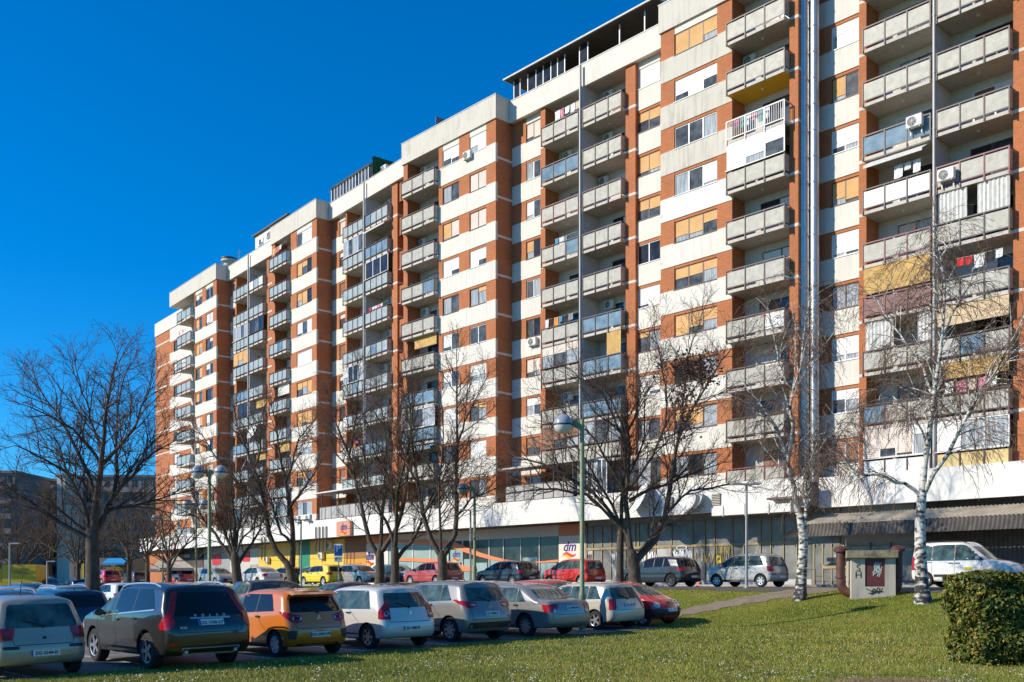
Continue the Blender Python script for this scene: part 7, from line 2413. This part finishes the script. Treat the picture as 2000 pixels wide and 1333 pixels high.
# kiosk with a blue awning and yellow sign board
a = at(205, 1110, 110); gz = ground(a.x, 110)
t = thing('kiosk', 'low shop kiosk with a bright blue awning and a yellow lettered board', 'kiosk', (a.x, 110, gz), R(-4))
link('wall', MB().box(-4.5, 2.8, .8, 4.0, 0, 3.0).mesh('wall', M('kiosk_wall', (.18, .16, .14), .8, var=.2)), t)
link('awning', MB().prism([(0.8, 3.0), (-.6, 2.45), (-.6, 2.25), (-.56, 2.25), (-.56, 2.4), (.8, 2.93)], 0, 2.5, 0, 'x').mesh('awning', M('awning_blue', (.02, .28, .60), .6)), t)
bo = link('sign_board', MB().box(-.6, 2.6, .7, .78, 1.55, 2.05).mesh('sign_board', M('board_dark', (.12, .06, .03), .6)), t)
link('lettering', text_mesh('FAST FOOD', .42, M('board_yellow', (.75, .45, .03), .5), .01), bo, (1.0, .68, 1.8))
for k, x in enumerate((-3.9, -2.4, -.9, .8)):
    wn = link('window', boxmesh('window', (0, 1.1, .74, .80, .9, 2.2), glass_dk), t, (x, 0, 0))
# yellow hoarding post row
for k, px in enumerate((163, 169)):
    a = at(px, 1130, 100)
    t = thing('yellow_banner', 'narrow yellow banner %s of the pair beside the thick tree trunk' % ('left' if k == 0 else 'right'), 'banner', (a.x, 100, ground(a.x, 100)), 0, 'yellow banners')
    link('cloth', MB().box(-.22, .22, -.015, .015, .7, 2.7).mesh('cloth', yl), t); link('pole', MB().tube([(-.25, 0, 0), (-.25, 0, 2.8)], .025, 6).mesh('pole', grey_p), t)
# ================================================================ hedge, grass
def hedge():
    rg = random.Random(8)
    c = on_ground(1912, 1306)
    x0 = c.x + .1; y0 = c.y + .1
    t = thing('clipped_hedge', 'clipped evergreen hedge with yellow green leaves at the right edge', 'hedge', (x0, y0, ground(x0, y0)))
    w_, d_, h = 3.4, 1.5, 1.68
    N = 15000
    r_ = np.random.default_rng(4)
    face = r_.choice(3, N, p=[.5, .25, .25])
    P = r_.random((N, 3)) * np.array([w_, d_, h])
    inset = np.abs(r_.normal(0, .07, N)) - .04
    P[face == 0, 1] = inset[face == 0]; P[face == 1, 2] = h - inset[face == 1]; P[face == 2, 0] = inset[face == 2]
    # soft corners, uneven surface
    bump = .06 * np.sin(P[:, 0] * 5 + P[:, 2] * 3) + .05 * np.sin(P[:, 2] * 9 + P[:, 1] * 4 + 1)
    P[:, 1] += np.where(face == 0, bump, 0); P[:, 0] += np.where(face == 2, bump, 0); P[:, 2] += np.where(face == 1, bump * .6, 0)
    s_ = r_.uniform(.03, .058, N)[:, None]
    A_ = r_.normal(0, 1, (N, 3)) + np.where((face == 0)[:, None], [0, -1.0, .5], np.where((face == 2)[:, None], [-1.0, 0, .5], [0, 0, 1.2]))
    A_ /= np.linalg.norm(A_, axis=1, keepdims=True)
    Bv = np.cross(A_, r_.normal(0, 1, (N, 3))); Bv /= np.linalg.norm(Bv, axis=1, keepdims=True)
    Cv = np.cross(A_, Bv)
    V = np.stack([P - Bv * s_ * 1.3, P + Cv * s_ * .55 + A_ * s_ * .15, P + Bv * s_ * 1.3, P - Cv * s_ * .55 + A_ * s_ * .15], axis=1).reshape(-1, 3)
    Fc = np.arange(N * 4).reshape(N, 4)
    ms = [M('hedge_leaf', (.095, .115, .016), .5, var=.3, scale=9, spec=.3), M('hedge_leaf_yellow', (.26, .21, .03), .55, var=.2, scale=9, spec=.3), M('hedge_leaf_dark', (.035, .05, .012), .6, var=.3, scale=9, spec=.2)]
    link('foliage', raw_mesh('foliage', V, Fc, ms, False, r_.choice(3, N, p=[.48, .24, .28])), t)
    mb = MB()
    for k in range(60):
        x, y = rg.uniform(.15, w_), rg.uniform(.15, d_ - .1)
        mb.tube([(x, y, -.05), (x + rg.gauss(0, .08), y + rg.gauss(0, .06), h * .5), (x + rg.gauss(0, .15), y + rg.gauss(0, .1), h * .95)], [.018, .012, .006], 5)
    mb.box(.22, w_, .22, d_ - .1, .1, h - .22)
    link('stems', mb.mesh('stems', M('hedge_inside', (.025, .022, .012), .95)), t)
hedge()

def grass():
    r_ = np.random.default_rng(9)
    N = 520000
    # denser towards the camera: sample view columns and distances
    Yd = 15.0 / (1 - r_.random(N) * (1 - 15.0 / 48.0)) 
    X = (r_.random(N) * 2120 - 60 - CX) / F * Yd
    e = (X - P3.x) * DL.x + (Yd - P3.y) * DL.y
    q = (X - P3.x) * NO.x + (Yd - P3.y) * NO.y
    edge = np.where(e < -17, 13.5 + .25 * np.sin(e), 11.5)
    ok = ((e < LAWN_E - .05 + .25 * np.sin(q * .7)) & (q > edge)) | ((q > edge) & (q < 22.2))
    pth = np.array([(p.x, p.y) for p in PATH])
    d2 = np.min((X[:, None] - pth[None, ::2, 0]) ** 2 + (Yd[:, None] - pth[None, ::2, 1]) ** 2, axis=1) if False else None
    X, Yd, q = X[ok], Yd[ok], q[ok]
    keep = np.ones(len(X), bool)
    for p in PATH[::3]:
        keep &= (X - p.x) ** 2 + (Yd - p.y) ** 2 > .36
    X, Yd, q = X[keep], Yd[keep], q[keep]
    # patches where the grass is thin
    pat = .55 * np.sin(X * .9 + np.sin(Yd * .7) * 1.5) + .55 * np.sin(Yd * 1.3 + X * .5) + .5 * np.sin(X * 3.1 + 2 * np.sin(Yd * 1.9)) + .4 * np.sin(Yd * 4.3 + 1.5 * np.sin(X * 2.3))
    keep = r_.random(len(X)) < np.clip(.95 - .22 * pat, .35, 1)
    X, Yd, q, pat = X[keep], Yd[keep], q[keep], pat[keep]
    n = len(X)
    t = np.clip((q - 11.5) / 10, 0, 1); t = t * t * (3 - 2 * t)
    Z = np.where(q < 21.5, 1.58 - 1.22 * t, .36 - (q - 21.5) * .0185)
    h = r_.uniform(.022, .06, n) * (1 + .25 * np.sin(X * 2.1) * np.sin(Yd * 1.7))
    tall = r_.random(n) < .012
    h[tall] *= 2.0
    w_ = r_.uniform(.0035, .007, n) * (Yd / 18)
    a = r_.uniform(0, 2 * np.pi, n); lean = r_.uniform(0, .9, n) * h; b = r_.uniform(0, 2 * np.pi, n)
    V = np.empty((n, 3, 3))
    V[:, 0] = np.stack([X - np.cos(a) * w_, Yd - np.sin(a) * w_, Z - .005], 1)
    V[:, 1] = np.stack([X + np.cos(a) * w_, Yd + np.sin(a) * w_, Z - .005], 1)
    V[:, 2] = np.stack([X + np.cos(b) * lean, Yd + np.sin(b) * lean, Z + h], 1)
    ms = [M('grass_blade', (.185, .215, .024), .6, var=.25, scale=.8), M('grass_blade_yellow', (.38, .33, .045), .65, var=.2, scale=.8), M('grass_blade_dry', (.42, .31, .10), .8, var=.2, scale=1.2), M('grass_blade_dark', (.09, .125, .014), .6, var=.25, scale=.8)]
    dry = np.clip(.10 + .15 * pat, .02, .5)
    yel = np.clip(.27 + .12 * np.sin(X * .55 - Yd * .35), .1, .45); drk = np.clip(.18 - .10 * pat, .05, .4)
    u = r_.random(n)
    mi = np.where(u < dry, 2, np.where(u < dry + yel, 1, np.where(u < dry + yel + drk, 3, 0)))
    o = link('grass', raw_mesh('grass', V.reshape(-1, 3), np.arange(n * 3).reshape(n, 3), ms, False, mi))
    o['kind'] = 'stuff'; o['label'] = 'short patchy spring lawn'
    # daisies
    m = 1900
    k = r_.choice(n, m, replace=False)
    cl = (np.sin(X[k] * 1.7) * np.sin(Yd[k] * 1.1 + 1) > -.1)
    k = k[cl]; m = len(k)
    ang = np.arange(6) * np.pi / 3
    s_ = r_.uniform(.006, .013, m) 
    V = np.stack([X[k][:, None] + np.cos(ang)[None] * s_[:, None], Yd[k][:, None] + np.sin(ang)[None] * s_[:, None] * .9, (Z[k] + .055)[:, None] + np.sin(ang)[None] * s_[:, None] * .55], axis=2)
    o = link('daisies', raw_mesh('daisies', V.reshape(-1, 3), np.arange(m * 6).reshape(m, 6), M('daisy_white', (.78, .77, .72), .7)))
    o['kind'] = 'stuff'; o['label'] = 'small white daisies scattered in the lawn'
    # dry leaves in the lawn
    m = 1500
    k = r_.choice(n, m, replace=False)
    a = r_.uniform(0, 6.28, m); s_ = r_.uniform(.015, .035, m)
    V = np.stack([np.stack([X[k] + np.cos(a + d) * s_, Yd[k] + np.sin(a + d) * s_, Z[k] + .03 + .012 * (i % 2)], 1) for i, d in enumerate((0, 1.3, 3.1, 4.6))], axis=1)
    o = link('fallen_leaves', raw_mesh('fallen_leaves', V.reshape(-1, 3), np.arange(m * 4).reshape(m, 4), M('fallen_leaf', (.17, .09, .04), .8, var=.3, scale=5)))
    o['kind'] = 'stuff'; o['label'] = 'brown fallen leaves in the lawn'
    # straw patch at the bottom edge
    m = 9000
    c = on_ground(1745, 1336)
    X2 = c.x + r_.normal(0, .42, m); Y2 = c.y - .12 + r_.normal(0, .22, m)
    a = r_.uniform(0, 6.28, m); ln = r_.uniform(.03, .1, m); gz = ground(c.x, c.y)
    z0 = gz + r_.uniform(.0, .06, m)
    V = np.empty((m, 3, 3))
    V[:, 0] = np.stack([X2, Y2, z0], 1); V[:, 1] = np.stack([X2 + .008, Y2 + .008, z0 + .003], 1)
    V[:, 2] = np.stack([X2 + np.cos(a) * ln, Y2 + np.sin(a) * ln, z0 + r_.uniform(0, .05, m)], 1)
    o = link('straw_litter', raw_mesh('straw_litter', V.reshape(-1, 3), np.arange(m * 3).reshape(m, 3), straw))
    o['kind'] = 'stuff'; o['label'] = 'patch of pale straw litter at the bottom edge'
grass()
